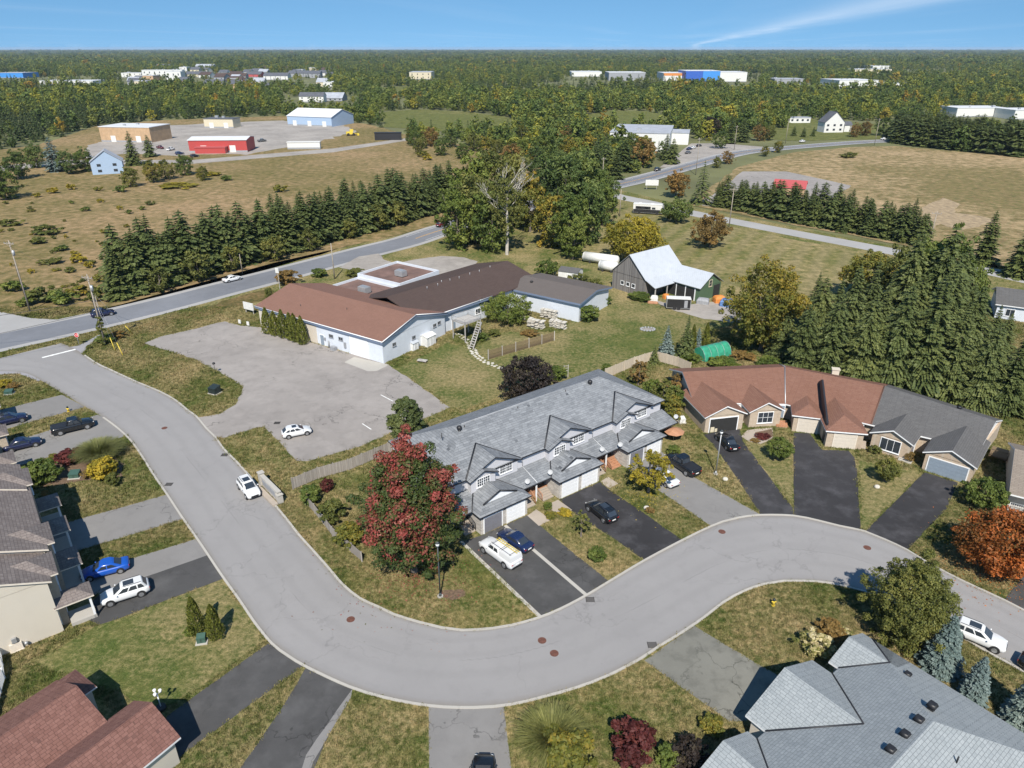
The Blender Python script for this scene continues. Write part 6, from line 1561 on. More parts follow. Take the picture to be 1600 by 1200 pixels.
upole(1087, 273, 16.0, 'utility pole with lamp arm beside the warehouse drive', rz=R(40))
upole(1147, 234, 13.0, 'utility pole by the road opposite the bare field', rz=R(40))
upole(1227, 224, 14.0, 'utility pole at the bend below the white farmhouse', rz=R(40))
upole(1366, 227, 15.0, 'utility pole at the edge of the bare field', rz=R(40))
def cable(a, b_, sag, label, r_=.03):
    a, b_ = Vector(a), Vector(b_); o = MB()
    pts = [tuple(a.lerp(b_, k / 16) - Vector((0, 0, sag * 4 * (k / 16) * (1 - k / 16))) - a) for k in range(17)]
    o.path(pts, [r_] * 17, 4); q = o.build('overhead_cable', M['plastic_black']); q.location = a
    return tag(q, label, 'cable')
P2 = p2.location; P1 = p1.location
cable((P2.x, P2.y, 9.2), (P2.x - 62, P2.y - 16, 7.6), 1.6, 'black overhead cable running from the vine-wrapped pole over the junction', .045)
cable((P2.x, P2.y, 7.0), (P2.x - 58, P2.y - 42, 6.4), 1.2, 'lower black cable from the vine-wrapped pole across the street mouth', .04)
cable((P1.x, P1.y, 14.4), (P2.x, P2.y, 13.2), .7, 'thin cable slung between the two junction poles', .02)
cable((P2.x, P2.y, 13.2), (*w2(523, 436), 8.6), 1.2, 'thin cable from the vine-wrapped pole to the plain pole', .02)
for (u, v, lab) in ((180, 548, 'yellow guy-wire guard, upper of the pair under the vine-wrapped pole'), (192, 555, 'yellow guy-wire guard, lower of the pair under the vine-wrapped pole'), (208, 522, 'yellow guy-wire guard standing in the roadside ditch')):
    g = empty('guy_guard', W(u, v), 0, lab, 'guy guard'); dv = (Vector((P2.x, P2.y, 11)) - Vector(W(u, v))); q = MB(); q.tube((0, 0, 0), tuple(dv.normalized() * 2.6), .07, n=6); q.build('guard', M['yellow_paint'], g); q = MB(); q.tube((0, 0, 0), tuple(dv), .014, n=4); q.build('wire', M['galv'], g)
# signs
def board(u, v, w_, h_, z_, rz, label, posts=2, mat='flat_white'):
    o = empty('sign_board', W(u, v), rz, label, 'sign')
    q = MB(); q.box(-w_ / 2, w_ / 2, -.08, .08, z_, z_ + h_); q.build('panel', M[mat], o)
    for s_ in ((-1, 1) if posts == 2 else (0,)): q = MB(); q.box(s_ * w_ * .38 - .06, s_ * w_ * .38 + .06, .085, .2, 0, z_ + h_ * .9); q.build('post', M['weathered'], o)
    return o
board(390, 490, 3.0, 1.6, .9, R(-30), 'white sign board on posts beside the pointed cedars')
board(1018, 296, 5.2, 2.2, 1.6, R(-5), 'white two-part sign board at the side road corner')
board(375, 506, .6, .8, .1, R(-25), 'small white notice stake by the parking lot, left of the pair', 1); board(388, 509, .6, .8, .1, R(-25), 'small white notice stake by the parking lot, right of the pair', 1)
board(192, 464, .9, .7, 1.6, R(10), 'small white road sign in front of the spruce row', 1)
board(437, 452, .9, 1.2, 4.0, R(-20), 'pale road sign on a post beside the brown roof', 1)
bg_ = empty('garden_trellis', W(884, 590), R(20), 'small grey trellis ladder in the shrubs behind the townhouses', 'trellis')
for x in (-.4, .4): q = MB(); q.box(x - .04, x + .04, -.04, .04, 0, 2.4); q.build('upright', M['weathered'], bg_)
for k in range(5): q = MB(); q.box(-.36, .36, -.03, .03, .4 + k * .45, .46 + k * .45); q.build('rung', M['weathered'], bg_)
ts = empty('patio_umbrella', W(1052, 688), 0, 'red-orange canopy tipped beside the third pair of garages', 'canopy')
q = MB(); q.grid([[(r_ * math.cos(k * .785), r_ * math.sin(k * .785), z_) for k in range(8)] for r_, z_ in ((1.5, 1.5), (.8, 1.85), (.05, 2.1))], caps=True, smooth=False); q.build('canopy', M['deck_wood'], ts)
q = MB(); q.tube((0, 0, 0), (0, 0, 2.1), .04, n=6); q.build('pole', M['galv'], ts)
for (u, v, lab) in ((1010, 795, 'white garden gnome rock beside the brown mum on the lawn strip'), (1370, 762, 'pale boulder below the round shrub'), (1133, 750, 'white flat stone beside the street lamp')):
    q = MB(); q.ball((0, 0, .15), .4, .32, .28, 9, 5); o = q.build('garden_stone', M['stone_pale']); o.location = W(u, v); tag(o, lab, 'stone')
q = MB(); q.ball((0, 0, .25), .45, .45, .35, 9, 5)
rp = empty('red_bin', W(269, 1183), 0, 'small red bin beside the garage of the red-brown house', 'bin')
q = MB(); q.tube((0, 0, 0), (0, 0, .75), .22, .28, n=10); q.build('tub', M['red_plastic'], rp); q = MB(); q.tube((0, 0, .75), (0, 0, .82), .30, .26, n=10); q.build('lid', M['red_plastic'], rp)
# fallen trellis by the left house corner
fence('picket_trellis', [(-10, 1130), (8, 1060), (2, 1020)], 1.2, 'trim_white', 'white slatted trellis screen beside the red-brown house', kind='slat', bay_len=1.6)
# tiny lone sapling staked in the parking lot edge
sp_ = empty('lot_lamp', W(337, 584), 0, 'short dark bollard lamp at the parking lot edge', 'bollard'); q = MB(); q.tube((0, 0, 0), (0, 0, 1.9), .04, n=5); q.build('pole', M['dark_iron'], sp_); q = MB(); q.tube((0, 0, 1.9), (0, 0, 2.15), .28, .2, n=8); q.build('head', M['plastic_black'], sp_)
# ------------------------------------------------------------------ vegetation
def hgt(u, v, vt):
    X, Y, _ = W(u, v); lo, hi = 0.0, 49.0
    for _ in range(40):
        m_ = (lo + hi) / 2; dz = m_ - CAM_H
        d_ = Y * math.cos(PITCH) - dz * math.sin(PITCH); up_ = Y * math.sin(PITCH) + dz * math.cos(PITCH)
        if 600 - FOC * up_ / d_ > vt: lo = m_
        else: hi = m_
    return lo
def mpp(u, v):
    X, Y, _ = W(u, v); return (Y * math.cos(PITCH) + CAM_H * math.sin(PITCH)) / FOC
rv_ = random.Random(21)
# --- single trees near the houses
def hero(name, u, v, vt, wpx, mat, label, cat='tree', base=.18, clumps=90, leaves=60, size=.2, tone=.6, seed=1, **kw):
    r = wpx / 2 * mpp(u, v); h = max(hgt(u, v, vt) - .24 * r, 1.2 * r)
    return plant(name, broad_tree(seed, r, h, mat, base=base, clumps=int(clumps * 1.6), leaves=int(leaves * 1.1), crs=kw.pop('crs', .72), size=size, tone=tone, **kw), W(u, v), label, cat)
hero('maple_tree', 648, 893, 688, 146, 'leaf_maple', 'large red and green maple in front of the grey townhouses', base=.04, clumps=230, leaves=150, size=.155, tone=.66, seed=11, lobes=.25, top=2.3, zgrad=.45, crs=.78, tshift=-.09, freq=4.5)
hero('ornamental_tree', 1013, 770, 700, 62, 'leaf_yellow', 'small yellow-leaved tree beside the light grey driveway', clumps=55, leaves=50, size=.14, seed=12, base=.2)
hero('young_tree', 908, 838, 797, 26, 'leaf_olive', 'spindly young tree on the lawn between the driveways', clumps=22, leaves=34, size=.10, seed=13, base=.25)
hero('orange_tree', 1556, 892, 792, 134, 'leaf_orange', 'broad bright orange tree beside the steep black driveway', clumps=130, leaves=80, size=.15, seed=14, base=.06, lobes=.06, crs=.85, tshift=.08)
hero('shrub_tree', 1530, 792, 744, 62, 'leaf_green', 'round green tree between the charcoal garage and the orange tree', clumps=60, leaves=55, size=.14, seed=15, base=.08)
hero('globe_tree', 1215, 718, 680, 42, 'leaf_green', 'dense round globe tree on the lawn below the bay window', clumps=70, leaves=60, size=.10, seed=16, base=.12, lobes=.05)
hero('globe_tree', 1383, 752, 713, 40, 'leaf_olive', 'dense round globe tree beside the steep black driveway', clumps=70, leaves=60, size=.10, seed=17, base=.12, lobes=.05)
hero('larch_tree', 1412, 1000, 872, 112, 'leaf_olive', 'tall feathery olive-green tree at the inside of the street bend', clumps=230, leaves=130, size=.10, seed=18, base=.02, lobes=.55, tone=.35, top=1.6, crs=.75)
hero('purple_tree', 826, 626, 550, 92, 'leaf_purple', 'dark purple-leaved tree behind the grey townhouse roof', clumps=90, leaves=60, size=.2, seed=19, base=.1)
hero('yellow_green_tree', 1188, 548, 401, 112, 'leaf_yelgreen', 'tall yellow-green tree beside the barn yard', clumps=170, leaves=60, size=.24, seed=20, base=.1, tshift=.15, zgrad=.3)
hero('yellow_tree', 987, 408, 330, 92, 'leaf_yellow', 'broad golden tree behind the barn roof', clumps=120, leaves=55, size=.30, seed=22, base=.12)
hero('rust_tree', 1108, 386, 326, 58, 'leaf_rust', 'rust-coloured conifer-shaped tree alone on the mown grass', clumps=80, leaves=50, size=.26, seed=23, base=.14, top=1.7)
hero('dark_tree', 1056, 347, 305, 50, 'leaf_deep', 'dark round tree beside the motorhome', clumps=70, leaves=50, size=.28, seed=24, base=.08)
hero('orange_roadside_tree', 1056, 308, 262, 40, 'leaf_rust', 'orange-gold tree by the white sign board', clumps=70, leaves=45, size=.3, seed=25, base=.1)
hero('green_tree', 855, 432, 403, 34, 'leaf_green', 'round green tree behind the end of the dark brown roof', clumps=50, leaves=45, size=.2, seed=26, base=.06)
hero('wall_bush', 793, 502, 452, 76, 'leaf_green', 'large green bush against the white wall of the commercial building', 'bush', clumps=90, leaves=60, size=.18, seed=27, base=0.0)
hero('golden_green_tree', 1355, 470, 385, 82, 'leaf_yelgreen', 'olive-gold tree rising behind the tall spruces', clumps=100, leaves=50, size=.28, seed=28, base=.1)
hero('rust_small_tree', 997, 602, 562, 30, 'leaf_rust', 'small rust and green tree in front of the beige fence', clumps=36, leaves=45, size=.13, seed=29)
for k, (u, v, vt, w_, mt, lab) in enumerate(((1035, 640, 592, 46, 'leaf_olive', 'pale green tree at the back corner between the house rows'), (1042, 662, 612, 44, 'leaf_yelgreen', 'yellow-green tree beside the white utility cabinet'), (1050, 640, 598, 36, 'leaf_green', 'leafy green tree against the bungalow side wall'), (1018, 618, 590, 32, 'leaf_green', 'small green tree beside the townhouse back corner'), (1058, 620, 583, 30, 'leaf_rust', 'rusty-leaved shrub tree at the bungalow gable'))):
    hero('side_yard_tree', u, v, vt, w_, mt, lab, clumps=50, leaves=50, size=.14, seed=40 + k, base=.05)
# --- conifers near the houses
def con(name, u, v, vt, wpx, mat, label, seed, cat='tree', **kw):
    h = hgt(u, v, vt); r = wpx / 2 * mpp(u, v)
    return plant(name, conifer_tree(seed, r, h, mat, **kw), W(u, v), label, cat)
hero('spruce_tree', 637, 694, 612, 60, 'needle_mid', 'single dense spruce at the corner of the parking lot', clumps=160, leaves=90, size=.13, seed=52, base=.0, lobes=.005, top=1.6, crs=.6)
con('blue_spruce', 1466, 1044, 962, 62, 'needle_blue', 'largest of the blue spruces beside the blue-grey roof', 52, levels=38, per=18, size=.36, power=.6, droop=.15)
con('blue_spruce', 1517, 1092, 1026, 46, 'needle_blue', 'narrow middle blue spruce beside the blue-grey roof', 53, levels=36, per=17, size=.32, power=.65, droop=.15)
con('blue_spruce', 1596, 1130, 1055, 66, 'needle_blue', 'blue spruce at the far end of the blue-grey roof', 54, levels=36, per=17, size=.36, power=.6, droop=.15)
con('blue_spruce', 1040, 560, 508, 32, 'needle_blue', 'silver-blue spruce on the back lawn near the hoop house', 55, levels=24, per=11, size=.55)
con('spruce_tree', 1070, 560, 492, 34, 'needle_mid', 'slim green spruce beside the silver-blue spruce', 56, levels=26, per=11, size=.55)
con('blue_spruce', 1090, 540, 512, 18, 'needle_blue', 'small blue spruce between the slim cedars', 57, levels=16, per=9, size=.45)
con('spruce_tree', 1022, 568, 540, 22, 'needle_mid', 'small dark spruce at the left of the silver-blue spruce', 58, levels=16, per=9, size=.45)
con('spruce_tree', 1095, 318, 250, 44, 'needle', 'tall layered spruce at the start of the side road', 59, levels=20, per=8, size=.9)
for k, (u, v, vt, lab) in enumerate(((1081, 545, 508, 'slim bright cedar left of the small blue spruce'), (1102, 542, 505, 'slim bright cedar right of the small blue spruce'))):
    h = hgt(u, v, vt); plant('cedar_tree', cedar_tree(60 + k, .75, h, n=900, size=.2), W(u, v), lab, 'tree')
for k, (u, v, vt, w_, lab) in enumerate(((311, 992, 933, 27, 'taller pointed cedar beside the green cabinet'), (339, 997, 945, 26, 'shorter pointed cedar beside the green cabinet'))):
    plant('cedar_tree', cedar_tree(65 + k, w_ / 2 * mpp(u, v), hgt(u, v, vt), n=2200, size=.12), W(u, v), lab, 'tree')
for k, (u, v, vt) in enumerate(((419, 521, 481), (431, 524, 487), (444, 528, 484), (456, 531, 489), (463, 534, 490), (474, 538, 494))):
    plant('cedar_tree', cedar_tree(70 + k, 9.5 * mpp(u, v) * .95, hgt(u, v, vt), n=1100, size=.2), W(u, v), 'pointed cedar in the row along the front of the commercial building', 'tree', 'pointed cedars along the commercial building')
# --- shrubs, grasses and flowers in the gardens
BM = {k: bush_mesh(100 + i, 1.0, 1.5, k, clumps=46, leaves=60, size=.085, lobes=.04, crs=.85) for i, k in enumerate(('leaf_green', 'leaf_olive', 'leaf_yellow', 'leaf_burgundy', 'leaf_cream', 'leaf_rust', 'leaf_yelgreen', 'leaf_purple'))}
def sh(u, v, wpx, hz, mat, label, name='shrub', cat='shrub', group=None):
    r = wpx / 2 * mpp(u, v)
    return shrub(name, BM[mat], W(u, v), label, cat, group, rv_.uniform(0, 6), r, hz / 1.5)
sh(932, 876, 30, 1.8, 'leaf_green', 'low dark green shrub on the lawn below the young tree')
sh(520, 812, 52, 2.6, 'leaf_olive', 'yellow-green shrub behind the kerbside board fence')
sh(548, 850, 50, 2.8, 'leaf_yelgreen', 'golden-green shrub between the board fence and the maple')
sh(486, 785, 40, 2.4, 'leaf_green', 'green shrub at the corner of the board fences')
sh(512, 768, 22, 2.0, 'leaf_burgundy', 'dark red shrub against the grey board fence')
sh(885, 1190, 92, 3.0, 'leaf_yelgreen', 'large yellow-green shrub in front of the tall grass at the bottom garden')
sh(985, 1180, 84, 3.2, 'leaf_burgundy', 'large burgundy shrub at the bottom garden')
sh(1075, 1195, 62, 2.6, 'leaf_purple', 'dark brownish shrub beside the burgundy shrub')
sh(1040, 1195, 42, 2.0, 'leaf_green', 'green shrub between the burgundy and brownish shrubs')
sh(1112, 1142, 44, 1.4, 'leaf_yelgreen', 'small clipped yellow-brown globe shrub by the mottled driveway')
sh(1270, 1018, 60, 2.0, 'leaf_cream', 'cream-flowered hydrangea in front of the blue-grey roof')
sh(1296, 992, 48, 1.5, 'leaf_rust', 'rusty shrub behind the cream hydrangea')
sh(1318, 996, 24, 1.2, 'leaf_cream', 'small cream-flowered shrub beside the rusty shrub')
sh(166, 745, 52, 3.0, 'leaf_yellow', 'bright yellow shrub below the tall ornamental grass')
sh(178, 758, 26, 1.8, 'leaf_olive', 'small olive shrub at the foot of the yellow shrub')
sh(68, 752, 62, 3.0, 'leaf_green', 'broad green shrub beside the green utility cabinet')
sh(112, 722, 46, 2.0, 'leaf_burgundy', 'dark burgundy shrub in the left-hand garden bed')
sh(84, 722, 26, 1.2, 'leaf_yelgreen', 'lime-yellow hosta clump in the left-hand garden bed')
sh(50, 765, 30, 2.2, 'leaf_green', 'dark shrub at the corner of the taupe townhouses')
sh(140, 745, 26, 1.0, 'leaf_rust', 'faded tan flower clump beside the green cabinet')
sh(72, 775, 14, .8, 'leaf_rust', 'small orange flower clump by the taupe townhouse shadow')
sh(8, 604, 26, 1.2, 'leaf_yellow', 'golden flower clump beside the low green cabinet')
sh(22, 606, 20, .9, 'leaf_rust', 'orange flower clump beside the low green cabinet')
sh(298, 992, 22, .9, 'leaf_green', 'low dark shrub at the foot of the pair of cedars')
sh(1015, 801, 16, .7, 'leaf_rust', 'rust-red mum on the lawn strip beside the grey driveway')
sh(1192, 684, 26, .5, 'leaf_burgundy', 'red flower mound in the bed below the bay window')
sh(1180, 690, 16, .4, 'leaf_rust', 'orange flower mound in the bed below the bay window')
sh(1366, 708, 20, 1.2, 'leaf_olive', 'small shrub beside the steps of the middle bungalow')
sh(1420, 720, 20, 1.4, 'leaf_rust', 'reddish shrub by the entry of the charcoal-roofed unit')
sh(860, 808, 22, .7, 'leaf_yelgreen', 'yellow-flowered clump at the end of the paver path')
sh(884, 803, 26, .6, 'leaf_yellow', 'yellow edging flowers beside the black driveway')
sh(856, 795, 18, .9, 'leaf_green', 'small round green shrub beside the wooden porch rail')
sh(1052, 712, 26, 1.6, 'leaf_green', 'green shrub at the end wall of the third garages')
sh(870, 592, 34, 2.4, 'leaf_green', 'bright green shrub next to the purple tree')
sh(947, 580, 18, 1.4, 'leaf_green', 'small green shrub just behind the townhouse roof')
sh(918, 500, 44, 3.2, 'leaf_green', 'vine climbing the end wall of the white wing', 'wall_vine', 'vine')
sh(940, 476, 30, 2.4, 'leaf_green', 'leafy shrub at the back corner of the white wing')
sh(1000, 468, 40, 1.6, 'leaf_green', 'low bright shrub along the weathered barn wall')
sh(902, 440, 34, 2.4, 'leaf_olive', 'scrubby shrub beside the small white shed')
sh(928, 448, 30, 2.0, 'leaf_olive', 'scrubby shrub between the white shed and the barn')
sh(752, 532, 26, 1.5, 'leaf_green', 'green shrub under the timber platform')
sh(772, 524, 24, 1.2, 'leaf_olive', 'low shrub beside the flagstone path')
sh(828, 524, 30, 1.0, 'leaf_rust', 'dry brown shrub in front of the stone stacks')
sh(450, 444, 44, 3.4, 'leaf_rust', 'rusty bush at the corner of the brown roof')
sh(422, 470, 16, 3.2, 'leaf_olive', 'narrow green bush behind the white sign board')
sh(556, 432, 36, 2.0, 'leaf_olive', 'green bush on the verge beside the flat-roofed section')
sh(498, 432, 30, 2.0, 'leaf_green', 'bush on the verge near the plain pole')
sh(1080, 566, 34, 1.6, 'leaf_green', 'garden shrub in front of the hoop house'); sh(1130, 572, 50, 1.5, 'leaf_green', 'sprawling garden shrub behind the bungalow roof'); sh(1160, 560, 40, 1.2, 'leaf_rust', 'rusty garden patch beside the hoop house'); sh(1200, 575, 46, 2.0, 'leaf_green', 'leafy garden shrub under the yellow-green tree')
for (u, v, w_, h_, lab, sd) in ((157, 716, 78, 2.6, 'tall pale ornamental grass beside the black pickup', 1), (862, 1168, 118, 3.0, 'huge pale ornamental grass clump at the bottom garden', 2)):
    me = tuft_mesh(sd, w_ / 2 * mpp(u, v), h_, 3200, w=.035); o = link('ornamental_grass', me); o.location = W(u, v); tag(o, lab, 'grass')
vn = bush_mesh(140, .9, 6.5, 'leaf_olive', clumps=40, leaves=40, size=.16); o = link('pole_vine', vn); o.location = (P2.x + .1, P2.y - .1, 0); tag(o, 'leafy vine climbing the pole by the stop sign', 'vine')
for k, (u, v, w_, h_) in enumerate(((166, 535, 30, 1.6), (185, 528, 26, 1.4), (140, 545, 10, .8))): sh(u, v, w_, h_, ['leaf_green', 'leaf_rust', 'leaf_olive'][k], ['weedy green tangle at the foot of the vine-wrapped pole', 'rusty weeds in the ditch behind the vine-wrapped pole', 'tiny shrub in the corner grass by the stop sign'][k])

# --- shared tree variants for rows and groups
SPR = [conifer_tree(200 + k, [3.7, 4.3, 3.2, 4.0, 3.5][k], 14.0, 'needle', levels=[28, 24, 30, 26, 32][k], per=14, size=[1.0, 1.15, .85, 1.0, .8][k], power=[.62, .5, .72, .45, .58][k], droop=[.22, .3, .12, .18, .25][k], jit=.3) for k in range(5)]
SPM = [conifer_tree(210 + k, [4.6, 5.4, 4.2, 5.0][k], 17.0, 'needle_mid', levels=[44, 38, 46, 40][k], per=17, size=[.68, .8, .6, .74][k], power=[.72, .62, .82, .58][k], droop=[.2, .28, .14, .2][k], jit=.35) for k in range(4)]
BRD = [broad_tree(220 + k, 5.0, 13.0, 'leaf_deep', base=.06, clumps=130, leaves=44, size=.32, crs=.78, lobes=.4) for k in range(5)]
SBR = [broad_tree(230 + k, 3.0, 6.5, 'leaf_green', base=.06, clumps=46, leaves=36, size=.28) for k in range(4)]
def row(px, n, hm, ms, name, label, group, jit=1.2, hv=.26, mat=None, base_h=14.0, wsc=1.0):
    pts = catmull(pxl(px), .5); L = len(pts)
    for k in range(n):
        p = pts[min(L - 1, int(k * (L - 1) / max(1, n - 1)))]; h = hm * rv_.uniform(1 - hv, 1 + hv)
        s = h / base_h
        plant(name, ms[rv_.randrange(len(ms))], (p[0] + rv_.uniform(-jit, jit), p[1] + rv_.uniform(-jit, jit), 0), label, 'tree', group, rv_.uniform(0, 6.28), s * wsc * rv_.uniform(.9, 1.12), s, mat)
# row along the far side of the main road
row([(182, 466), (250, 446), (330, 424), (430, 398), (540, 368), (640, 342), (705, 325)], 58, 13.2, SPR, 'spruce_tree', 'dark spruce in the dense row along the far side of the main road', 'spruces along the main road', .9, wsc=1.05)
row([(200, 452), (300, 425), (420, 392), (560, 352), (700, 314)], 36, 13.0, SPR, 'spruce_tree', 'dark spruce in the dense row along the far side of the main road', 'spruces along the main road', 1.5, wsc=1.05)
row([(245, 458), (320, 438), (390, 417), (620, 352)], 8, 6.5, SBR, 'roadside_tree', 'light green broadleaf sapling among the spruces by the main road', 'broadleaf saplings in the spruce row', 1.0, mat='leaf_olive', base_h=6.5)
# row along the side road, right
row([(1120, 322), (1180, 333), (1250, 347), (1330, 362), (1400, 375), (1440, 383)], 34, 10.6, SPR, 'spruce_tree', 'dark evergreen in the row along the side road', 'evergreens along the side road', 1.4, .2, wsc=1.15)
row([(1150, 318), (1230, 332), (1320, 348), (1420, 368)], 14, 10.5, SPR, 'spruce_tree', 'dark evergreen in the row along the side road', 'evergreens along the side road', 1.6, .2, wsc=1.15)
# tall spruces behind the bungalows
bigs = [(1245, 590, 560), (1290, 575, 560), (1335, 585, 500), (1230, 540, 0)]
pts_ = [(1222, 560, 12), (1248, 585, 14.5), (1275, 545, 15), (1292, 592, 15), (1318, 560, 17), (1340, 600, 16.5), (1362, 560, 19), (1385, 605, 17.5), (1408, 565, 21), (1430, 612, 19), (1455, 570, 21.5), (1478, 622, 18.5), (1500, 580, 20), (1525, 632, 17), (1548, 592, 12), (1572, 642, 13.5), (1592, 612, 9.5), (1622, 650, 13), (1345, 525, 17), (1400, 528, 20), (1450, 535, 21), (1500, 545, 16), (1540, 565, 10), (1262, 520, 13), (1300, 520, 14), (1615, 590, 8), (1430, 500, 19), (1480, 510, 18), (1650, 622, 11)]
for (u, v, h) in pts_:
    h *= rv_.uniform(.78, 1.12); s = h / 17.0; plant('spruce_tree', SPM[rv_.randrange(4)], W(u + rv_.uniform(-4, 4), v), 'tall spruce in the thick stand behind the bungalow row', 'tree', 'tall spruces behind the bungalows', rv_.uniform(0, 6.28), s * rv_.uniform(.78, 1.0), s)
for (u, v, h, lab) in ((1535, 412, 14, 'pointed spruce beside the sandy patch of field'), (1592, 432, 15, 'broad spruce at the edge of the bare field'), (1640, 440, 15, 'spruce beyond the edge of the bare field')):
    s = h / 14; plant('spruce_tree', SPR[rv_.randrange(5)], W(u, v), lab, 'tree', None, rv_.uniform(0, 6), s * 1.2, s)
for (u, v, h, mt, lab) in ((1420, 478, 15, 'leaf_green', 'bright green crown rising at the back of the spruce stand'), (1465, 486, 17, 'leaf_green', 'tallest light green crown within the spruce stand'), (1392, 498, 15.5, 'leaf_olive', 'olive crown at the left of the spruce stand'), (1500, 505, 13, 'leaf_green', 'light green crown near the dark-roofed house'), (1440, 525, 18, 'leaf_green', 'olive crown in the middle of the spruce stand')):
    s = h / 13; plant('broadleaf_tree', BRD[rv_.randrange(5)], W(u, v), lab, 'tree', None, rv_.uniform(0, 6), s * .75, s, mt)
# big deciduous stand behind the commercial building
big = [(715, 388, 17, 'leaf_green'), (742, 380, 20, 'leaf_olive'), (770, 392, 17, 'leaf_green'), (735, 352, 22, 'leaf_green'), (768, 345, 22, 'leaf_olive'), (800, 352, 23, 'leaf_olive'), (828, 362, 17, 'leaf_yelgreen'), (860, 385, 15, 'leaf_yelgreen'), (888, 392, 16, 'leaf_green'), (918, 380, 18, 'leaf_deep'), (880, 350, 22, 'leaf_deep'), (915, 345, 21, 'leaf_deep'), (940, 352, 15, 'leaf_green'), (860, 330, 20, 'leaf_deep'), (905, 318, 18, 'leaf_deep'), (895, 405, 11, 'leaf_green'), (945, 330, 13, 'leaf_deep')]
for (u, v, h, mt) in big:
    s = h / 13; lab = {'leaf_deep': 'big dark green tree in the stand behind the commercial building', 'leaf_green': 'big mid green tree in the stand behind the commercial building', 'leaf_olive': 'big olive tree beside the bare white-limbed tree', 'leaf_yelgreen': 'yellowing tree in the stand behind the commercial building'}[mt]
    plant('broadleaf_tree', BRD[rv_.randrange(5)], W(u, v), lab, 'tree', 'big trees behind the commercial building', rv_.uniform(0, 6), s * rv_.uniform(.75, .95), s, mt)
# bare pale tree standing above them
dt = empty('bare_tree', W(792, 398), 0, 'tall half-bare tree with pale trunk and dead white limbs', 'tree')
q = MB(); rr = random.Random(4); q.path([(0, 0, 0), (.2, 0, 6), (0, .2, 13), (.4, 0, 19)], [.5, .42, .3, .12], 8); q.build('trunk', M['bark_pale'], dt)
q = MB()
def limb(p, d_, L, r_, dep):
    e_ = p + d_ * L; q.tube(p, e_, r_, r_ * .55, n=5)
    if dep:
        for _ in range(3): limb(e_ if rr.random() < .6 else p.lerp(e_, rr.uniform(.4, .9)), (d_ + Vector((rr.uniform(-.7, .7), rr.uniform(-.7, .7), rr.uniform(-.1, .6)))).normalized(), L * rr.uniform(.55, .75), r_ * .55, dep - 1)
for _ in range(9):
    z = rr.uniform(12, 20); a = rr.uniform(0, 6.28); limb(Vector((0, 0, z - 2)), Vector((math.cos(a) * .8, math.sin(a) * .8, .7)).normalized(), rr.uniform(3, 4.5), .15, 3)
q.build('dead_limb', M['bark_pale'], dt)
C, A, B_, t, _ = broad_arrays(77, 5.0, 20, base=.35, clumps=110, leaves=46, size=.30, crs=.7); link('crown', quads_mesh('crown', C, A, B_, t, 'leaf_olive'), dt)
# trees and scrub between the left field and the far woods
MIDT = [(648, 228), (662, 232), (640, 225), (655, 240), (672, 228), (690, 243), (705, 230), (722, 248), (740, 236), (760, 252), (778, 240), (800, 256), (815, 244), (835, 262), (850, 250), (870, 272), (885, 258), (905, 280), (925, 270), (945, 262), (965, 250), (560, 192), (545, 188), (580, 192), (640, 212), (640, 203), (675, 208), (710, 212), (745, 214), (780, 218), (815, 222), (850, 228), (885, 232), (920, 236), (955, 230), (985, 240), (1000, 252), (838, 285), (870, 300), (905, 300)]
for k, (u, v) in enumerate(MIDT):
    mt = ['leaf_green', 'leaf_olive', 'leaf_deep', 'leaf_yelgreen', 'leaf_green', 'leaf_olive', 'leaf_rust'][(k * 5) % 7] if v < 262 else 'leaf_deep'
    if 585 < u < 800 and 190 < v < 200: continue
    h = rv_.uniform(3, 5.5) if v < 222 else rv_.uniform(6, 11) if v < 250 else rv_.uniform(9, 14); s = h / 13
    plant('hedgerow_tree', BRD[rv_.randrange(5)], W(u, v), {'leaf_green': 'green tree in the scrubby belt beyond the dry field', 'leaf_olive': 'olive tree in the scrubby belt beyond the dry field', 'leaf_deep': 'dark tree in the scrubby belt beyond the dry field', 'leaf_yelgreen': 'yellowing tree in the scrubby belt beyond the dry field', 'leaf_rust': 'rusty tree in the scrubby belt beyond the dry field'}[mt], 'tree', 'trees in the scrubby belt beyond the dry field', rv_.uniform(0, 6), s * rv_.uniform(1, 1.3), s, mt)
for k, (u, v, h) in enumerate(((930, 278, 15), (948, 272, 14), (962, 280, 13), (975, 268, 15), (915, 290, 14), (900, 296, 15), (990, 262, 11))):
    s = h / 14; plant('spruce_tree', SPR[k % 5], W(u, v), 'dark spruce in the clump beside the main road bend', 'tree', 'spruces at the main road bend', rv_.uniform(0, 6), s * 1.25, s)
hero('red_roadside_tree', 1003, 262, 212, 38, 'leaf_rust', 'reddish tree in front of the white warehouse', clumps=60, leaves=40, size=.4, seed=81)
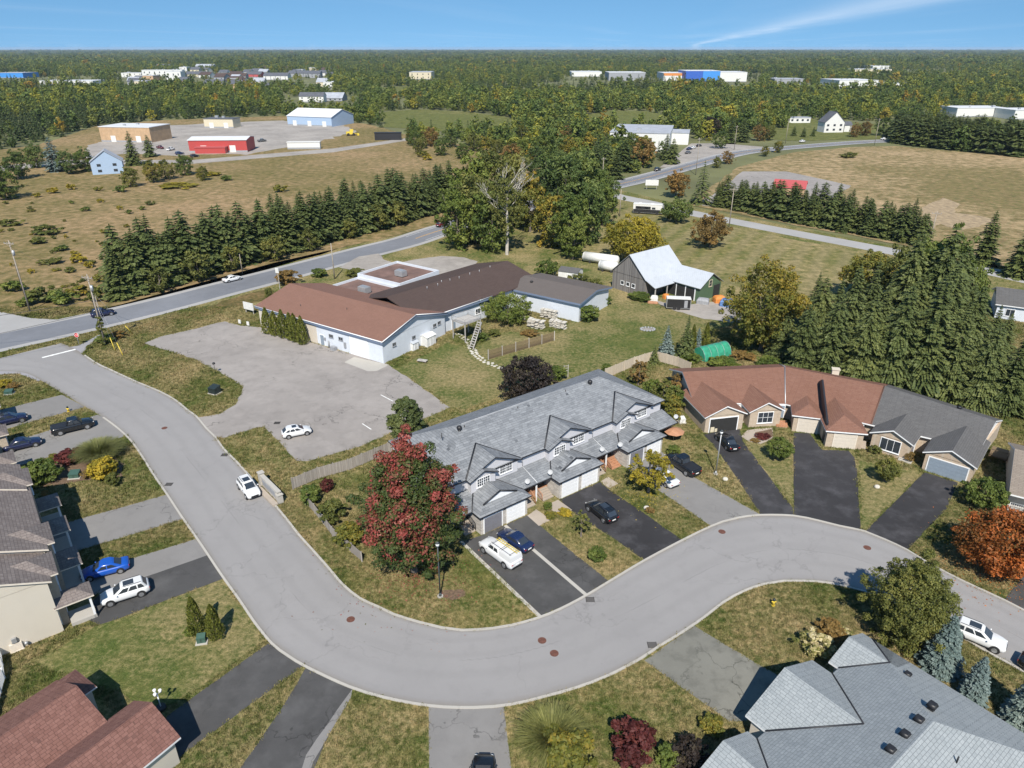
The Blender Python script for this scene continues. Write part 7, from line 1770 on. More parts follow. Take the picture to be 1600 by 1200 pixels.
# left edge trees round the blue house
LT = [(88, 268, 15, 0, 'needle_blue', 'bluish spruce beside the blue farmhouse'), (210, 258, 16, 0, 'needle', 'tall dark spruce in front of the brown building'), (235, 245, 11, 0, 'needle', 'slim dark spruce between the brown and red buildings'), (112, 272, 10, 1, 'leaf_deep', 'dark round tree behind the blue farmhouse'), (135, 268, 10, 1, 'leaf_green', 'green tree against the blue farmhouse'), (205, 292, 8, 1, 'leaf_olive', 'olive tree in front of the blue farmhouse'), (240, 285, 9, 1, 'leaf_yelgreen', 'yellow-green tree right of the blue farmhouse'), (262, 280, 8, 1, 'leaf_olive', 'olive tree below the red building'), (290, 274, 9, 1, 'leaf_green', 'scraggly green tree below the red building'), (318, 282, 6, 1, 'leaf_yelgreen', 'low yellow tree at the field edge below the red building'), (10, 312, 12, 1, 'leaf_green', 'large green tree at the left edge of the field'), (-8, 300, 13, 1, 'leaf_olive', 'yellow-green tree at the left edge of the field'), (30, 280, 12, 1, 'leaf_deep', 'dark tree behind the left edge of the field'), (-30, 275, 14, 1, 'leaf_deep', 'dark tree beyond the left edge of the field'), (60, 262, 11, 1, 'leaf_deep', 'dark tree left of the bluish spruce')]
for (u, v, h, b_, mt, lab) in LT:
    ms = BRD if b_ else SPR; s = h / (13 if b_ else 14); plant('farm_tree', ms[rv_.randrange(5)], W(u, v), lab, 'tree', None, rv_.uniform(0, 6), s * 1.1, s, mt)
# dark spruce wood beyond the bare field, right
row([(1405, 222), (1440, 228), (1480, 232), (1540, 238), (1620, 246), (1680, 250)], 34, 15.5, SPR, 'spruce_tree', 'dark spruce in the dense wood beyond the bare field', 'spruces beyond the bare field', 2.5, .1, wsc=1.5)
row([(1400, 216), (1460, 222), (1540, 229), (1640, 238)], 26, 16, SPR, 'spruce_tree', 'dark spruce in the dense wood beyond the bare field', 'spruces beyond the bare field', 3.5, .1, wsc=1.5)
RT = [(1108, 214, 12, 1, 'leaf_purple', 'dark purplish tree beside the white warehouse'), (1140, 224, 15, 0, 'needle', 'tall dark spruce left of the road bend'), (1160, 222, 14, 0, 'needle', 'dark spruce near the road bend'), (1125, 232, 9, 1, 'leaf_deep', 'dark green tree on the warehouse verge'), (1185, 220, 9, 1, 'leaf_rust', 'orange-green tree by the road bend'), (1200, 219, 9, 1, 'leaf_olive', 'olive tree by the road bend'), (1040, 250, 13, 0, 'needle', 'dark spruce right of the reddish tree'), (1050, 256, 12, 0, 'needle', 'spruce leaning to the warehouse drive'), (1335, 214, 8, 1, 'leaf_rust', 'orange tree beside the white farmhouse'), (1350, 212, 9, 1, 'leaf_rust', 'rusty tree right of the white farmhouse'), (1380, 212, 11, 1, 'leaf_deep', 'dark tree at the corner of the spruce wood'), (1240, 212, 6, 0, 'needle', 'small spruce in the farmhouse yard'), (1255, 214, 6, 0, 'needle', 'second small spruce in the farmhouse yard'), (1270, 213, 6, 0, 'needle', 'third small spruce in the farmhouse yard'), (1215, 238, 6, 1, 'leaf_yelgreen', 'yellow shrub tree where the road meets the bare field'), (1195, 244, 5, 1, 'leaf_yelgreen', 'low yellow shrub beside the road'), (1136, 256, 6, 1, 'leaf_rust', 'rusty shrub tree beside the road'), (1120, 262, 5, 1, 'leaf_olive', 'olive shrub beside the road')]
for (u, v, h, b_, mt, lab) in RT:
    ms = BRD if b_ else SPR; s = h / (13 if b_ else 14); plant('roadside_tree', ms[rv_.randrange(5)], W(u, v), lab, 'tree', None, rv_.uniform(0, 6), s * 1.15, s, mt)
# shrubs dotted over the dry field
FS = []
rs = random.Random(99)
fsb = [(82, 302, 18, 2.2, 'leaf_yellow'), (112, 296, 16, 2.2, 'leaf_yellow'), (57, 308, 14, 1.5, 'leaf_yellow'), (155, 298, 14, 1.6, 'leaf_yelgreen'), (190, 300, 22, 2.6, 'leaf_green'), (158, 316, 12, 1.2, 'leaf_yellow'), (133, 330, 16, 1.6, 'leaf_green'), (112, 318, 10, 1.2, 'leaf_green'), (202, 334, 12, 1.5, 'leaf_green'), (222, 328, 12, 1.4, 'leaf_green'), (235, 320, 16, 1.5, 'leaf_olive'), (75, 365, 46, 2.6, 'leaf_olive'), (60, 380, 30, 1.8, 'leaf_olive'), (95, 392, 24, 1.6, 'leaf_green'), (80, 412, 34, 1.5, 'leaf_olive'), (124, 410, 26, 2.0, 'leaf_yellow'), (110, 425, 20, 1.3, 'leaf_olive'), (18, 352, 34, 2.0, 'leaf_olive'), (20, 455, 34, 2.6, 'leaf_green'), (70, 470, 50, 3.4, 'leaf_olive'), (98, 474, 44, 3.2, 'leaf_green'), (120, 462, 32, 2.4, 'leaf_yelgreen'), (40, 478, 30, 2.0, 'leaf_green'), (150, 470, 28, 3.4, 'leaf_olive'), (160, 440, 22, 2.0, 'leaf_yelgreen'), (140, 418, 16, 1.6, 'leaf_yellow'), (440, 300, 22, 2.8, 'leaf_yelgreen'), (355, 282, 18, 2.2, 'leaf_green'), (325, 274, 40, 1.2, 'leaf_yellow'), (280, 292, 60, 1.2, 'leaf_yellow'), (660, 245, 22, 3.0, 'leaf_yelgreen'), (668, 250, 18, 2.4, 'leaf_yellow'), (1325, 246, 30, 2.6, 'leaf_olive')]
for k in range(44):
    fsb.append((rs.uniform(0, 250), rs.uniform(315, 470), rs.uniform(5, 16), rs.uniform(.5, 1.3), rs.choice(['leaf_olive', 'leaf_yelgreen', 'leaf_yellow', 'leaf_olive'])))
FB = {k: bush_mesh(160 + i, 1.0, 1.5, k, clumps=20, leaves=30, size=.17) for i, k in enumerate(('leaf_green', 'leaf_olive', 'leaf_yellow', 'leaf_yelgreen'))}
for (u, v, w_, h_, mt) in fsb:
    if u > 175 and v > 420: continue
    word = {'leaf_green': 'green', 'leaf_olive': 'olive', 'leaf_yellow': 'bright yellow', 'leaf_yelgreen': 'yellow-green'}[mt]
    small = h_ < 1.4
    shrub('field_shrub', FB[mt], W(u, v), ('low ' if small else 'bushy ') + word + ' shrub dotted over the dry field', 'shrub', 'shrubs dotted over the dry field', rs.uniform(0, 6), w_ / 2 * mpp(u, v), h_ / 1.5)
# ------------------------------------------------------------------ far buildings
def far_building(name, u0, u1, v, h, d_, wall, roof, label, kind='flat', rz=0.0, slope=.3, wins=0, cat='building', axis='x', band=None, doors=0):
    (x0, y0, _), (x1, y1, _) = W(u0, v), W(u1, v); w_ = (x1 - x0) / max(.6, math.cos(rz))
    o = empty(name, ((x0 + x1) / 2, y0, 0), rz, label, cat)
    q = MB(); q.box(-w_ / 2, w_ / 2, 0, d_, 0, h)
    if kind == 'gable':
        if axis == 'y': gable_wall(q, -w_ / 2, w_ / 2, -.002, h, slope, .4, .2); gable_wall(q, -w_ / 2, w_ / 2, d_ - .198, h, slope, .4, .2)
        else:
            for xx in (-w_ / 2 - .002, w_ / 2 + .002): q.poly([(xx, 0, h - .05), (xx, d_, h - .05), (xx, d_ / 2, h + d_ / 2 * slope)])
    q.build('wall', M[wall], o)
    r_ = MB()
    if kind == 'flat': r_.box(-w_ / 2 - .25, w_ / 2 + .25, -.25, d_ + .25, h + .003, h + .35)
    elif kind == 'gable': r_.slab(gable_planes(-w_ / 2, w_ / 2, 0, d_, h, slope, axis, .4), .2, 0, 0, 0)
    else: r_.slab(hip_planes(-w_ / 2, w_ / 2, 0, d_, h, slope, .4), .2, 0, 0, 0)
    r_.build('roof', M[roof], o)
    for k in range(wins):
        x = -w_ / 2 + w_ * (k + .5) / wins; a = min(.8, w_ / wins * .3)
        if h > 5.2:
            for zz in (h * .18, h * .62): q = MB(); q.box(x - a, x + a, -.06, .01, zz, zz + h * .2); q.build('window', M['glass'], o)
        else: q = MB(); q.box(x - a, x + a, -.06, .01, h * .35, h * .75); q.build('window', M['glass'], o)
    for k in range(doors):
        x = -w_ / 2 + w_ * (k + .5) / doors; q = MB(); q.box(x - 1.6, x + 1.6, -.08, .01, 0, min(3.6, h * .75)); q.build('door', M['flat_white'], o)
    if kind == 'flat' and w_ > 18 and d_ > 10:
        ru = random.Random(int(u0))
        for k in range(max(2, int(w_ / 14))):
            x = ru.uniform(-w_ * .42, w_ * .38); y = ru.uniform(d_ * .15, d_ * .7); s_ = ru.uniform(1.2, 2.6); q = MB(); q.box(x, x + s_, y, y + s_ * .8, h + .352, h + .35 + s_ * .6); q.build('rooftop_unit', M['galv'], o)
    if w_ > 18: q = MB(); q.box(-w_ / 2 - .03, w_ / 2 + .03, -.04, -.006, 0, .9); q.build('plinth', M['flat_grey'], o)
    if band: q = MB(); q.box(-w_ / 2 - .02, w_ / 2 + .02, -.09, .0, h * .68, h * .98); q.build('fascia_band', M[band], o)
    return o
far_building('brown_warehouse', 156, 240, 222, 8.5, 22, 'flat_tan', 'roof_white', 'tan brick warehouse with pale flat roof in the far yard', rz=R(-8), doors=2)
far_building('red_shed', 298, 386, 238, 6.5, 17, 'metal_red', 'roof_white', 'red metal building with low white roof in the far yard', 'gable', R(4), .12, doors=2)
far_building('red_shed', 306, 352, 240, 3.0, 5, 'metal_red', 'metal_redroof', 'low red lean-to in front of the red metal building', 'flat', R(4))
far_building('beige_shed', 319, 366, 200, 6.0, 12, 'flat_beige', 'roof_slate', 'small beige block building with dark roof in the far yard', rz=R(-6), doors=2)
far_building('blue_hall', 446, 522, 197, 6.6, 30, 'metal_blue', 'roof_white', 'large blue metal hall with white gable roof', 'gable', R(-20), .30, axis='x', doors=3)
far_building('white_trailer', 450, 500, 233, 3.6, 3, 'flat_white', 'flat_white', 'long white semi-trailer at the edge of the dry field', rz=R(4), cat='trailer')
far_building('black_trailer', 586, 627, 219, 4.2, 3, 'plastic_black', 'plastic_black', 'long black semi-trailer at the edge of the scrub', rz=R(4), cat='trailer')
far_building('blue_farmhouse', 150, 190, 272, 5.6, 8, 'metal_blue', 'roof_flatgrey', 'blue farmhouse with grey gable roof among trees', 'gable', R(24), .7, wins=2, cat='house', axis='y')
far_building('white_house', 468, 506, 160, 6.0, 14, 'flat_white', 'roof_slate', 'white house with dark roof behind the blue hall', 'gable', 0, .5, wins=4, cat='house')
far_building('white_warehouse', 953, 1042, 236, 9.5, 46, 'flat_white', 'roof_flatgrey', 'white warehouse with pale blue-grey flat roof by the main road', rz=R(-14), doors=3)
far_building('warehouse_annexe', 1043, 1074, 226, 6.5, 20, 'flat_white', 'roof_flatgrey', 'low white annexe joined to the warehouse', rz=R(-14), doors=1)
far_building('red_roof_cabin', 1210, 1252, 306, 3.2, 11, 'flat_tan', 'metal_redroof', 'brown cabin with red metal roof behind the side road evergreens', 'gable', R(-24), .35)
far_building('white_farmhouse', 1286, 1318, 207, 6.5, 9, 'flat_white', 'roof_slate', 'white two-storey farmhouse with steep dark roof', 'gable', R(8), .9, wins=3, cat='house', axis='y')
far_building('farmhouse_annexe', 1318, 1330, 206, 4.5, 6, 'flat_white', 'roof_slate', 'small white annexe of the farmhouse', 'gable', R(8), .6, cat='house')
far_building('mobile_home', 1233, 1266, 192, 3.6, 7, 'flat_white', 'roof_flatgrey', 'long white mobile home beyond the farmhouse', rz=R(3), wins=4, cat='house')
far_building('white_plant', 1309, 1371, 139, 11, 60, 'flat_white', 'roof_white', 'long white industrial building in the woods', rz=R(3), doors=4)
far_building('grey_plant', 1210, 1255, 132, 8, 40, 'flat_grey', 'roof_flatgrey', 'grey industrial building in the woods', rz=R(-3))
far_building('white_shed', 1384, 1412, 139, 7, 30, 'flat_white', 'roof_white', 'small white shed beside the long white industrial building', rz=R(3))
far_building('white_depot', 1492, 1570, 183, 7, 24, 'flat_white', 'roof_white', 'white roofs showing above the dark spruce wood', rz=R(3))
far_building('white_depot', 1582, 1640, 187, 7, 24, 'flat_white', 'roof_white', 'white roof at the right end of the spruce wood', rz=R(3))
far_building('blue_store', 1070, 1097, 128, 17, 60, 'flat_blue', 'roof_white', 'deep blue front of the big far store')
far_building('blue_store', 1097.2, 1124, 128, 17, 60, 'flat_skyblue', 'roof_white', 'bright sky-blue front of the big far store')
far_building('white_store', 1124.2, 1166, 128, 15, 60, 'flat_white', 'roof_white', 'white end of the big far store')
far_building('white_store', 1036, 1069.8, 127, 13, 60, 'flat_white', 'roof_white', 'white wing left of the big far store', band='orange_paint')
far_building('grey_store', 951, 1008, 126, 13, 60, 'flat_grey', 'roof_white', 'far grey store with white roof')
far_building('white_store', 893, 940, 120, 9, 60, 'flat_white', 'roof_white', 'low white far store left of the grey store')
far_building('far_bridge', 1335, 1392, 116, 10, 40, 'flat_beige', 'roof_white', 'pale overpass deck in the far woods')
far_building('far_bridge', 1405, 1480, 136, 4, 30, 'flat_beige', 'roof_white', 'long pale overpass approach in the far woods', rz=R(-8))
far_building('far_barn', 1363, 1392, 108, 8, 60, 'flat_white', 'roof_white', 'white shed far beyond the overpass')
far_building('far_works', 640, 674, 124, 12, 60, 'flat_beige', 'roof_flatgrey', 'pale concrete works far across the woods', wins=4)
far_building('blue_far_shed', -6, 37, 122, 9, 50, 'flat_skyblue', 'roof_flatgrey', 'blue shed far away at the left edge')
far_building('white_far_shed', 63, 146, 133, 6, 40, 'flat_white', 'roof_white', 'long low white building far away on the left')
# the town in the distance: every house a thing of its own
rt = random.Random(17)
TOWN = [(226, 284, 122, 14, 'flat_white', 'flat', 'long white block at the left of the far town'), (190, 224, 121, 8, 'flat_white', 'flat', 'low white block at the end of the far town'), (236, 268, 108, 12, 'flat_grey', 'gable', 'grey hall behind the long white block'), (262, 284, 128, 16, 'flat_white', 'flat', 'tall white block in the far town'), (290, 322, 121, 9, 'flat_beige', 'gable', 'beige gabled hall in the far town'), (306, 334, 108, 12, 'flat_grey', 'gable', 'long grey roof behind the far town'), (338, 384, 125, 10, 'flat_grey', 'gable', 'large dark-roofed house in the far town'), (384, 408, 121, 9, 'metal_redroof', 'gable', 'red-fronted shop in the far town'), (412, 450, 125, 11, 'flat_white', 'gable', 'white house with dark hip roof in the far town'), (450, 492, 120, 10, 'flat_grey', 'gable', 'dark roofed house at the right of the far town'), (416, 456, 111, 12, 'flat_white', 'gable', 'pale roofed house behind the far town'), (318, 348, 135, 7, 'flat_beige', 'gable', 'brown-roofed bungalow at the front of the far town'), (352, 382, 132, 8, 'flat_white', 'gable', 'white bungalow at the front of the far town'), (384, 404, 136, 7, 'flat_tan', 'gable', 'tan bungalow at the front of the far town'), (405, 428, 142, 7, 'flat_grey', 'gable', 'grey bungalow at the front of the far town'), (430, 456, 140, 7, 'flat_white', 'gable', 'pale bungalow at the front right of the far town'), (272, 292, 146, 8, 'flat_grey', 'gable', 'grey house among the trees before the far town'), (505, 535, 158, 5, 'flat_grey', 'gable', 'low grey shed right of the white house'), (200, 216, 131, 8, 'flat_white', 'gable', 'white house at the left of the far town'), (380, 392, 119, 12, 'flat_white', 'gable', 'small pink-white gable in the far town')]
for k in range(34):
    u = rt.uniform(195, 510); v = rt.choice([113, 115, 118, 122, 128, 133, 137, 140]) + rt.uniform(-1, 1); w__ = rt.uniform(11, 20) * (v / 130)
    wm = rt.choice(['flat_white', 'flat_beige', 'flat_grey', 'flat_tan', 'flat_white'])
    TOWN.append((u, u + w__, v, rt.uniform(8, 13), wm, rt.choice(['gable', 'gable', 'flat']), 'small ' + {'flat_white': 'white', 'flat_beige': 'beige', 'flat_grey': 'grey', 'flat_tan': 'tan'}[wm] + ' house in the crowd of far town houses'))
for (u0, u1, v, h, wm, kd, lab) in TOWN:
    tb = far_building('town_house', u0, u1, v, h * .62 if kd == 'gable' else h, 22, wm, rt.choice(['roof_slate', 'roof_slate', 'roof_flatgrey', 'roof_darkbrown']) if kd == 'gable' else 'roof_white', lab, kd, R(rt.uniform(-12, 12)), .45, wins=max(2, int((u1 - u0) / 7)), cat='house')
    if 'crowd' in lab: tb['group'] = 'far town houses'
# yellow loader in the far yard
lo = empty('wheel_loader', W(549, 212), R(20), 'yellow wheel loader at the edge of the far yard', 'loader')
q = MB(); q.box(-3.2, 1.0, -1.2, 1.2, 1.0, 2.6); q.box(-.8, 1.4, -.9, .9, 2.6, 4.0); q.build('body', M['yellow_paint'], lo)
q = MB(); q.tube((1.0, -.6, 1.8), (4.0, -.6, .8), .2, n=5); q.tube((1.0, .6, 1.8), (4.0, .6, .8), .2, n=5); q.box(3.8, 5.0, -1.5, 1.5, .1, 1.3); q.build('bucket', M['yellow_paint'], lo)
for x in (-2, 1.5):
    for s_ in (-1, 1): q = MB(); q.tube((x, s_ * .9, .9), (x, s_ * 1.5, .9), .9, n=12); q.build('wheel', M['rubber'], lo)

# ------------------------------------------------------------------ the woods to the horizon (stuff)
def low_tree(seed, kind):
    if kind == 'broad': C, A, B_, t, cc = broad_arrays(seed, 5.2, 13, base=.02, clumps=40, leaves=13, size=.85, tone=.5, lobes=.3); mt = 'wood_leaf'
    elif kind == 'tall': C, A, B_, t, cc = broad_arrays(seed, 3.4, 16, base=.05, clumps=38, leaves=12, size=.8, tone=.5, lobes=.3); mt = 'wood_leaf'
    else: C, A, B_, t = conifer_arrays(seed, 3.2, 15, levels=13, per=6, size=2.2, power=.8); mt = 'wood_needle'
    return quads_mesh('woodland_tree', C, A, B_, t, mt)
protos = bpy.data.collections.new('woodland_prototypes')
for k in range(9):
    o = bpy.data.objects.new('woodland_tree_%02d' % k, low_tree(300 + k, ['broad', 'broad', 'tall', 'broad', 'tall', 'conifer', 'broad', 'conifer', 'broad'][k])); protos.objects.link(o)
ng = bpy.data.node_groups.new('scatter_trees', 'GeometryNodeTree')
ng.interface.new_socket('Geometry', in_out='INPUT', socket_type='NodeSocketGeometry'); ng.interface.new_socket('Geometry', in_out='OUTPUT', socket_type='NodeSocketGeometry')
gi = ng.nodes.new('NodeGroupInput'); go = ng.nodes.new('NodeGroupOutput'); ip = ng.nodes.new('GeometryNodeInstanceOnPoints'); ci = ng.nodes.new('GeometryNodeCollectionInfo')
ci.inputs['Collection'].default_value = protos; ci.inputs['Separate Children'].default_value = True; ci.inputs['Reset Children'].default_value = True
def nattr(nm, tp): n = ng.nodes.new('GeometryNodeInputNamedAttribute'); n.data_type = tp; n.inputs['Name'].default_value = nm; return n.outputs['Attribute']
ip.inputs['Pick Instance'].default_value = True
ng.links.new(gi.outputs[0], ip.inputs['Points']); ng.links.new(ci.outputs[0], ip.inputs['Instance'])
ng.links.new(nattr('idx', 'INT'), ip.inputs['Instance Index']); ng.links.new(nattr('rot', 'FLOAT_VECTOR'), ip.inputs['Rotation']); ng.links.new(nattr('scl', 'FLOAT_VECTOR'), ip.inputs['Scale'])
ng.links.new(ip.outputs[0], go.inputs[0])
def inside(px, py, poly):
    c = np.zeros(px.shape, bool); n = len(poly)
    for i in range(n):
        x0, y0 = poly[i]; x1, y1 = poly[(i + 1) % n]
        with np.errstate(divide='ignore', invalid='ignore'):
            c ^= ((y0 > py) != (y1 > py)) & (px < (x1 - x0) * (py - y0) / (y1 - y0) + x0)
    return c
# clearings, given as ground outlines in photo pixels
CLEAR = [LF, RF, [(-400, 700), (-400, 258), (-150, 258), (60, 258), (150, 200), (250, 192), (330, 188), (440, 182), (560, 190), (575, 205), (600, 222), (760, 235), (850, 262), (930, 296), (1000, 268), (1045, 246), (1040, 238), (950, 240), (940, 222), (1050, 205), (1080, 214), (1100, 224), (1130, 212), (1230, 200), (1400, 200), (1400, 236), (1900, 300), (1900, 700)],
         [(590, 176), (650, 171), (720, 174), (790, 182), (822, 194), (800, 214), (690, 214), (600, 206)], [(905, 182), (950, 173), (1010, 174), (1045, 180), (1045, 206), (910, 206)], [(1075, 141), (1180, 133), (1190, 139), (1110, 147)], [(590, 138), (640, 134), (652, 146), (600, 152)],
         [(1020, 128), (1180, 128), (1186, 133), (1010, 134)], [(220, 124), (500, 126), (500, 134), (400, 136), (220, 127)], [(440, 152), (540, 152), (560, 166), (440, 168)], [(1300, 138), (1420, 138), (1425, 146), (1295, 146)], [(1480, 182), (1660, 184), (1660, 196), (1480, 196)], [(1230, 186), (1400, 190), (1400, 204), (1230, 204)], [(600, 158), (650, 152), (655, 162), (625, 170)]]
SPARSE = [[(180, 114), (510, 114), (512, 143), (180, 140)], [(880, 117), (1190, 117), (1190, 136), (880, 136)], [(1200, 128), (1430, 128), (1430, 148), (1200, 144)], [(1325, 108), (1490, 108), (1490, 122), (1325, 122)], [(620, 122), (690, 122), (690, 133), (620, 133)], [(440, 150), (560, 150), (560, 176), (440, 176)], [(-20, 120), (160, 120), (160, 142), (-20, 142)], [(1480, 178), (1660, 180), (1660, 205), (1480, 200)]]
def woods(name, d0, d1, spacing, scale, seed, label_z=0.0, dens_lo=0.0, sx=1.0):
    rng = np.random.default_rng(seed)
    X, Y = np.meshgrid(np.arange(-.92 * d1 - 100, .92 * d1 + 100, spacing), np.arange(d0, d1, spacing))
    X = X.ravel() + rng.uniform(-.48, .48, X.size) * spacing; Y = Y.ravel() + rng.uniform(-.48, .48, Y.size) * spacing
    keep = np.abs(X) < .86 * Y + 60
    # pixel of the ground point
    dd = Y * math.cos(PITCH) + CAM_H * math.sin(PITCH); upv = Y * math.sin(PITCH) - CAM_H * math.cos(PITCH)
    U = 800 + FOC * X / dd; V = 600 - FOC * upv / dd
    for pl in CLEAR: keep &= ~inside(U, V, pl)
    # patchy density and height from smooth random waves
    f_ = sum(np.sin(X * a + p) * np.cos(Y * b_ + q_) for a, b_, p, q_ in ((.011, .006, 1, 2), (.023, .012, 4, 1), (.005, .0035, 2, 5), (.045, .028, 3, 3)))
    sp = np.zeros(X.shape, bool)
    for pl in SPARSE: sp |= inside(U, V, pl)
    f2 = np.sin(X * .0061 + 2.0 + 1.3 * np.sin(Y * .0035)) * np.cos(Y * .0042 + 1.0 + np.sin(X * .003)); keep &= ~((f2 > .86) & (Y > 520))
    keep &= rng.uniform(size=X.size) < np.where(sp, .16, np.clip(.80 + .16 * f_, dens_lo, 1))
    X, Y, f_, sp = X[keep], Y[keep], f_[keep], sp[keep]; n = len(X)
    me = bpy.data.meshes.new(name); me.vertices.add(n); me.vertices.foreach_set('co', np.stack([X, Y, np.zeros(n)], 1).astype(np.float32).ravel())
    h = scale * np.clip(.82 + .12 * f_ + rng.normal(size=n) * .25, .35, 1.7)
    h = np.where(sp, h * .62, h)
    w_ = h * rng.uniform(.85, 1.25, n) * sx
    for nm, tp, ar in (('scl', 'FLOAT_VECTOR', np.stack([w_, w_, h], 1)), ('rot', 'FLOAT_VECTOR', np.stack([np.zeros(n), np.zeros(n), rng.uniform(0, 6.28, n)], 1))):
        at = me.attributes.new(nm, tp, 'POINT'); at.data.foreach_set('vector', ar.astype(np.float32).ravel())
    con_ = (np.sin(X * .008 + 1) * np.cos(Y * .006) > .45)
    ix = np.where(con_ & (rng.uniform(size=n) < .7), rng.choice([5, 7], n), rng.choice([0, 1, 2, 3, 4, 6, 8, 5, 7, 0, 3], n))
    at = me.attributes.new('idx', 'INT', 'POINT'); at.data.foreach_set('value', ix.astype(np.int32))
    o = link(name, me); tag(o, None, None, None, 'stuff')
    md = o.modifiers.new('trees', 'NODES'); md.node_group = ng
    return o, n
tot = 0
for nm, d0, d1, sp, s_, sd, sxx in (('near_woods', 330, 900, 7.2, .78, 1, 1.0), ('middle_woods', 900, 2300, 10.5, .92, 2, 1.05), ('far_woods', 2300, 6000, 22, 1.1, 3, 1.8), ('horizon_woods', 6000, 17000, 75, 1.25, 4, 4.5)):
    o, n = woods(nm, d0, d1, sp, s_, sd, sx=sxx); tot += n
    tag(o, {'near_woods': 'mixed green and gold woodland beyond the fields', 'middle_woods': 'broad belt of woodland around the far buildings', 'far_woods': 'distant woodland in even green', 'horizon_woods': 'hazy woodland along the horizon'}[nm], 'woodland')
print('woodland trees', tot)
# ------------------------------------------------------------------ rough grass tufts over the near lawns (stuff)
def tuft_proto(seed):
    rng = np.random.default_rng(seed); v_, f_ = [], []
    for i in range(9):
        a = rng.uniform(0, 6.28); x, y = rng.normal() * .12, rng.normal() * .12; L = rng.uniform(.07, .17); w_ = rng.uniform(.018, .04); ln = rng.uniform(.1, .6) * L
        b0 = len(v_); v_ += [(x - math.sin(a) * w_, y + math.cos(a) * w_, 0), (x + math.sin(a) * w_, y - math.cos(a) * w_, 0), (x + math.cos(a) * ln, y + math.sin(a) * ln, L)]; f_.append([b0, b0 + 1, b0 + 2])
    me = bpy.data.meshes.new('tuft'); me.from_pydata(v_, [], f_); me.materials.append(M['tuft_grass']); return me
grass_mat('tuft_grass', (0.085, 0.112, 0.028), (0.160, 0.155, 0.055), (0.32, 0.25, 0.13), 0.68)
tp = bpy.data.collections.new('tuft_prototypes')
for k in range(4): tp.objects.link(bpy.data.objects.new('tuft_%02d' % k, tuft_proto(k)))
ng2 = ng.copy(); ng2.name = 'scatter_tufts'
for n in ng2.nodes:
    if n.type == 'COLLECTION_INFO': n.inputs['Collection'].default_value = tp
PAVED = []
for ob in list(bpy.data.objects):
    if ob.type == 'MESH' and ob.get('kind') == 'structure' and not ob.name.startswith(('ground', 'lawn', 'mown', 'dry_field', 'bare_field', 'far_meadow', 'kerb', 'edging', 'ditch', 'road_shoulder', 'main_road', 'side_road', 'residential', 'industrial', 'yard_track', 'depot')):
        PAVED.append([(v.co.x, v.co.y) for v in ob.data.vertices])
PAVED.append([(p.x, p.y) for p in ri] + [(p.x, p.y) for p in ro][::-1])
PAVED.append([tuple(p) for p in offset_line(cl, 6.6)] + [tuple(p) for p in offset_line(cl, -6.6)][::-1])
for (o_, x0, x1, y0, y1) in ((th, XL, XR, 0, YB), (cm, 0, 34.3, 0, 17.8), (h3, -8, 16, -18, 0), (h4, -5.4, 7.8, -2, 16), (h5, 0, 24, -3, 11)):
    c_, s_ = math.cos(o_.rotation_euler[2]), math.sin(o_.rotation_euler[2])
    PAVED.append([(o_.location.x + c_ * x - s_ * y, o_.location.y + s_ * x + c_ * y) for x, y in ((x0, y0), (x1, y0), (x1, y1), (x0, y1))])
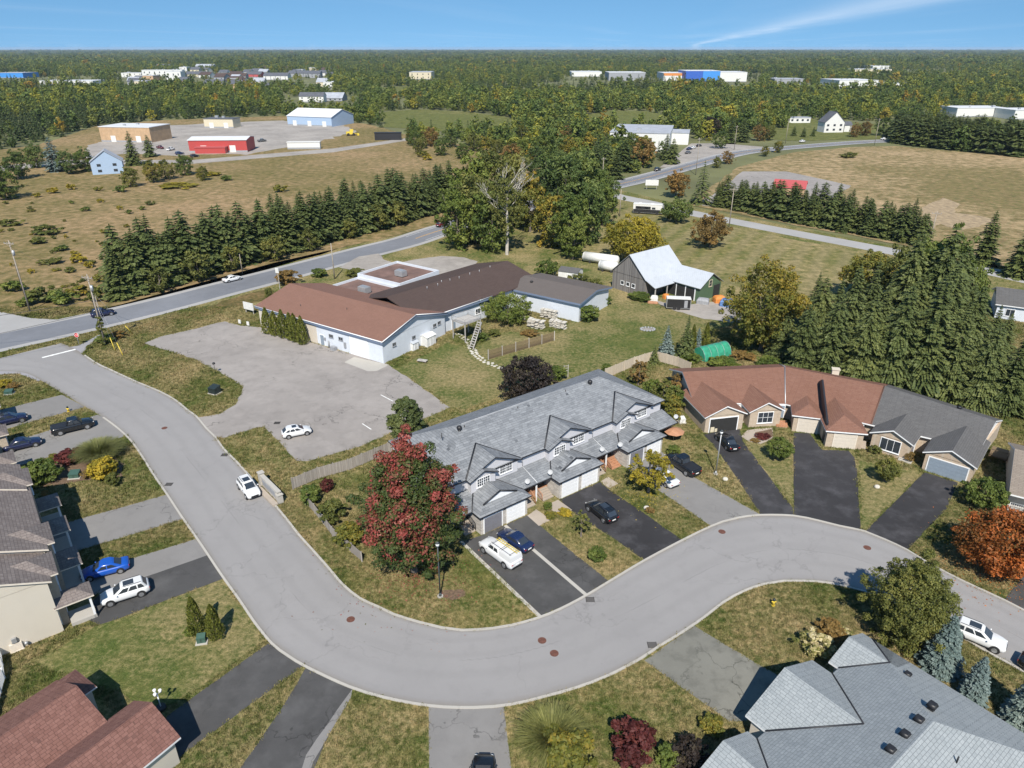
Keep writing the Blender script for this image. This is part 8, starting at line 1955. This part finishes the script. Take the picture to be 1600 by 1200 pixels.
def tufts(name, y0, y1, n, seed, scale):
    rng = np.random.default_rng(seed)
    Y = np.sqrt(rng.uniform(y0 ** 2, y1 ** 2, n)); X = rng.uniform(-1, 1, n) * (.80 * Y + 10)
    keep = np.ones(n, bool)
    for pl in PAVED: keep &= ~inside(X, Y, pl)
    X, Y = X[keep], Y[keep]; n = len(X)
    me = bpy.data.meshes.new(name); me.vertices.add(n); me.vertices.foreach_set('co', np.stack([X, Y, np.full(n, .004)], 1).astype(np.float32).ravel())
    s = scale * rng.uniform(.6, 1.5, n)
    for nm, ar in (('scl', np.stack([s, s, s * rng.uniform(.6, 1.2, n)], 1)), ('rot', np.stack([np.zeros(n), np.zeros(n), rng.uniform(0, 6.28, n)], 1))):
        at = me.attributes.new(nm, 'FLOAT_VECTOR', 'POINT'); at.data.foreach_set('vector', ar.astype(np.float32).ravel())
    at = me.attributes.new('idx', 'INT', 'POINT'); at.data.foreach_set('value', rng.integers(0, 4, n).astype(np.int32))
    o = link(name, me); tag(o, None, None, None, 'stuff'); md = o.modifiers.new('tufts', 'NODES'); md.node_group = ng2
    return o
tag(tufts('grass_tufts', 36, 75, 120000, 1, 1.0), 'short rough grass of the near lawns', 'grass')
tag(tufts('grass_tufts', 75, 150, 150000, 2, 1.5), 'short rough grass of the lawns behind the houses', 'grass')
# fallen leaves under the turning trees
def fallen(u, v, rpx, n, seed, mat, label):
    rng = np.random.default_rng(seed); r = rpx * mpp(u, v); x, y, _ = W(u, v)
    a = rng.uniform(0, 6.28, n); d_ = np.abs(rng.normal(size=n)) * r * .6
    C = np.stack([x + d_ * np.cos(a), y + d_ * np.sin(a), np.full(n, .05)], 1); nr = unit(np.stack([rng.normal(size=n) * .3, rng.normal(size=n) * .3, np.ones(n)], 1))
    A, B_ = leaf_axes(rng, nr, rng.uniform(.05, .11, n), .7)
    o = link('fallen_leaves', quads_mesh('fallen_leaves', C, A, B_, rng.uniform(.4, 1, n), mat)); return tag(o, label, 'leaves', None, 'stuff')
fallen(650, 900, 100, 1500, 1, 'leaf_maple', 'fallen red leaves round the maple'); fallen(1553, 890, 90, 1400, 2, 'leaf_orange', 'fallen orange leaves under the orange tree'); fallen(1013, 770, 50, 500, 3, 'leaf_yellow', 'fallen yellow leaves under the small yellow tree')
# haze over the whole plain
hz = MB(); hz.box(-27000, 27000, -700, 28000, -1.2, 62)
m_ = bpy.data.materials.new('haze'); m_.use_nodes = True; nt = m_.node_tree; nt.nodes.clear()
ov = nt.nodes.new('ShaderNodeOutputMaterial'); pv = nt.nodes.new('ShaderNodeVolumePrincipled')
pv.inputs['Color'].default_value = (0.62, 0.80, 1.0, 1); pv.inputs['Density'].default_value = 4.0e-5; pv.inputs['Anisotropy'].default_value = 0.0
nt.links.new(pv.outputs[0], ov.inputs['Volume'])
tag(hz.build('haze', m_), kind='stuff')
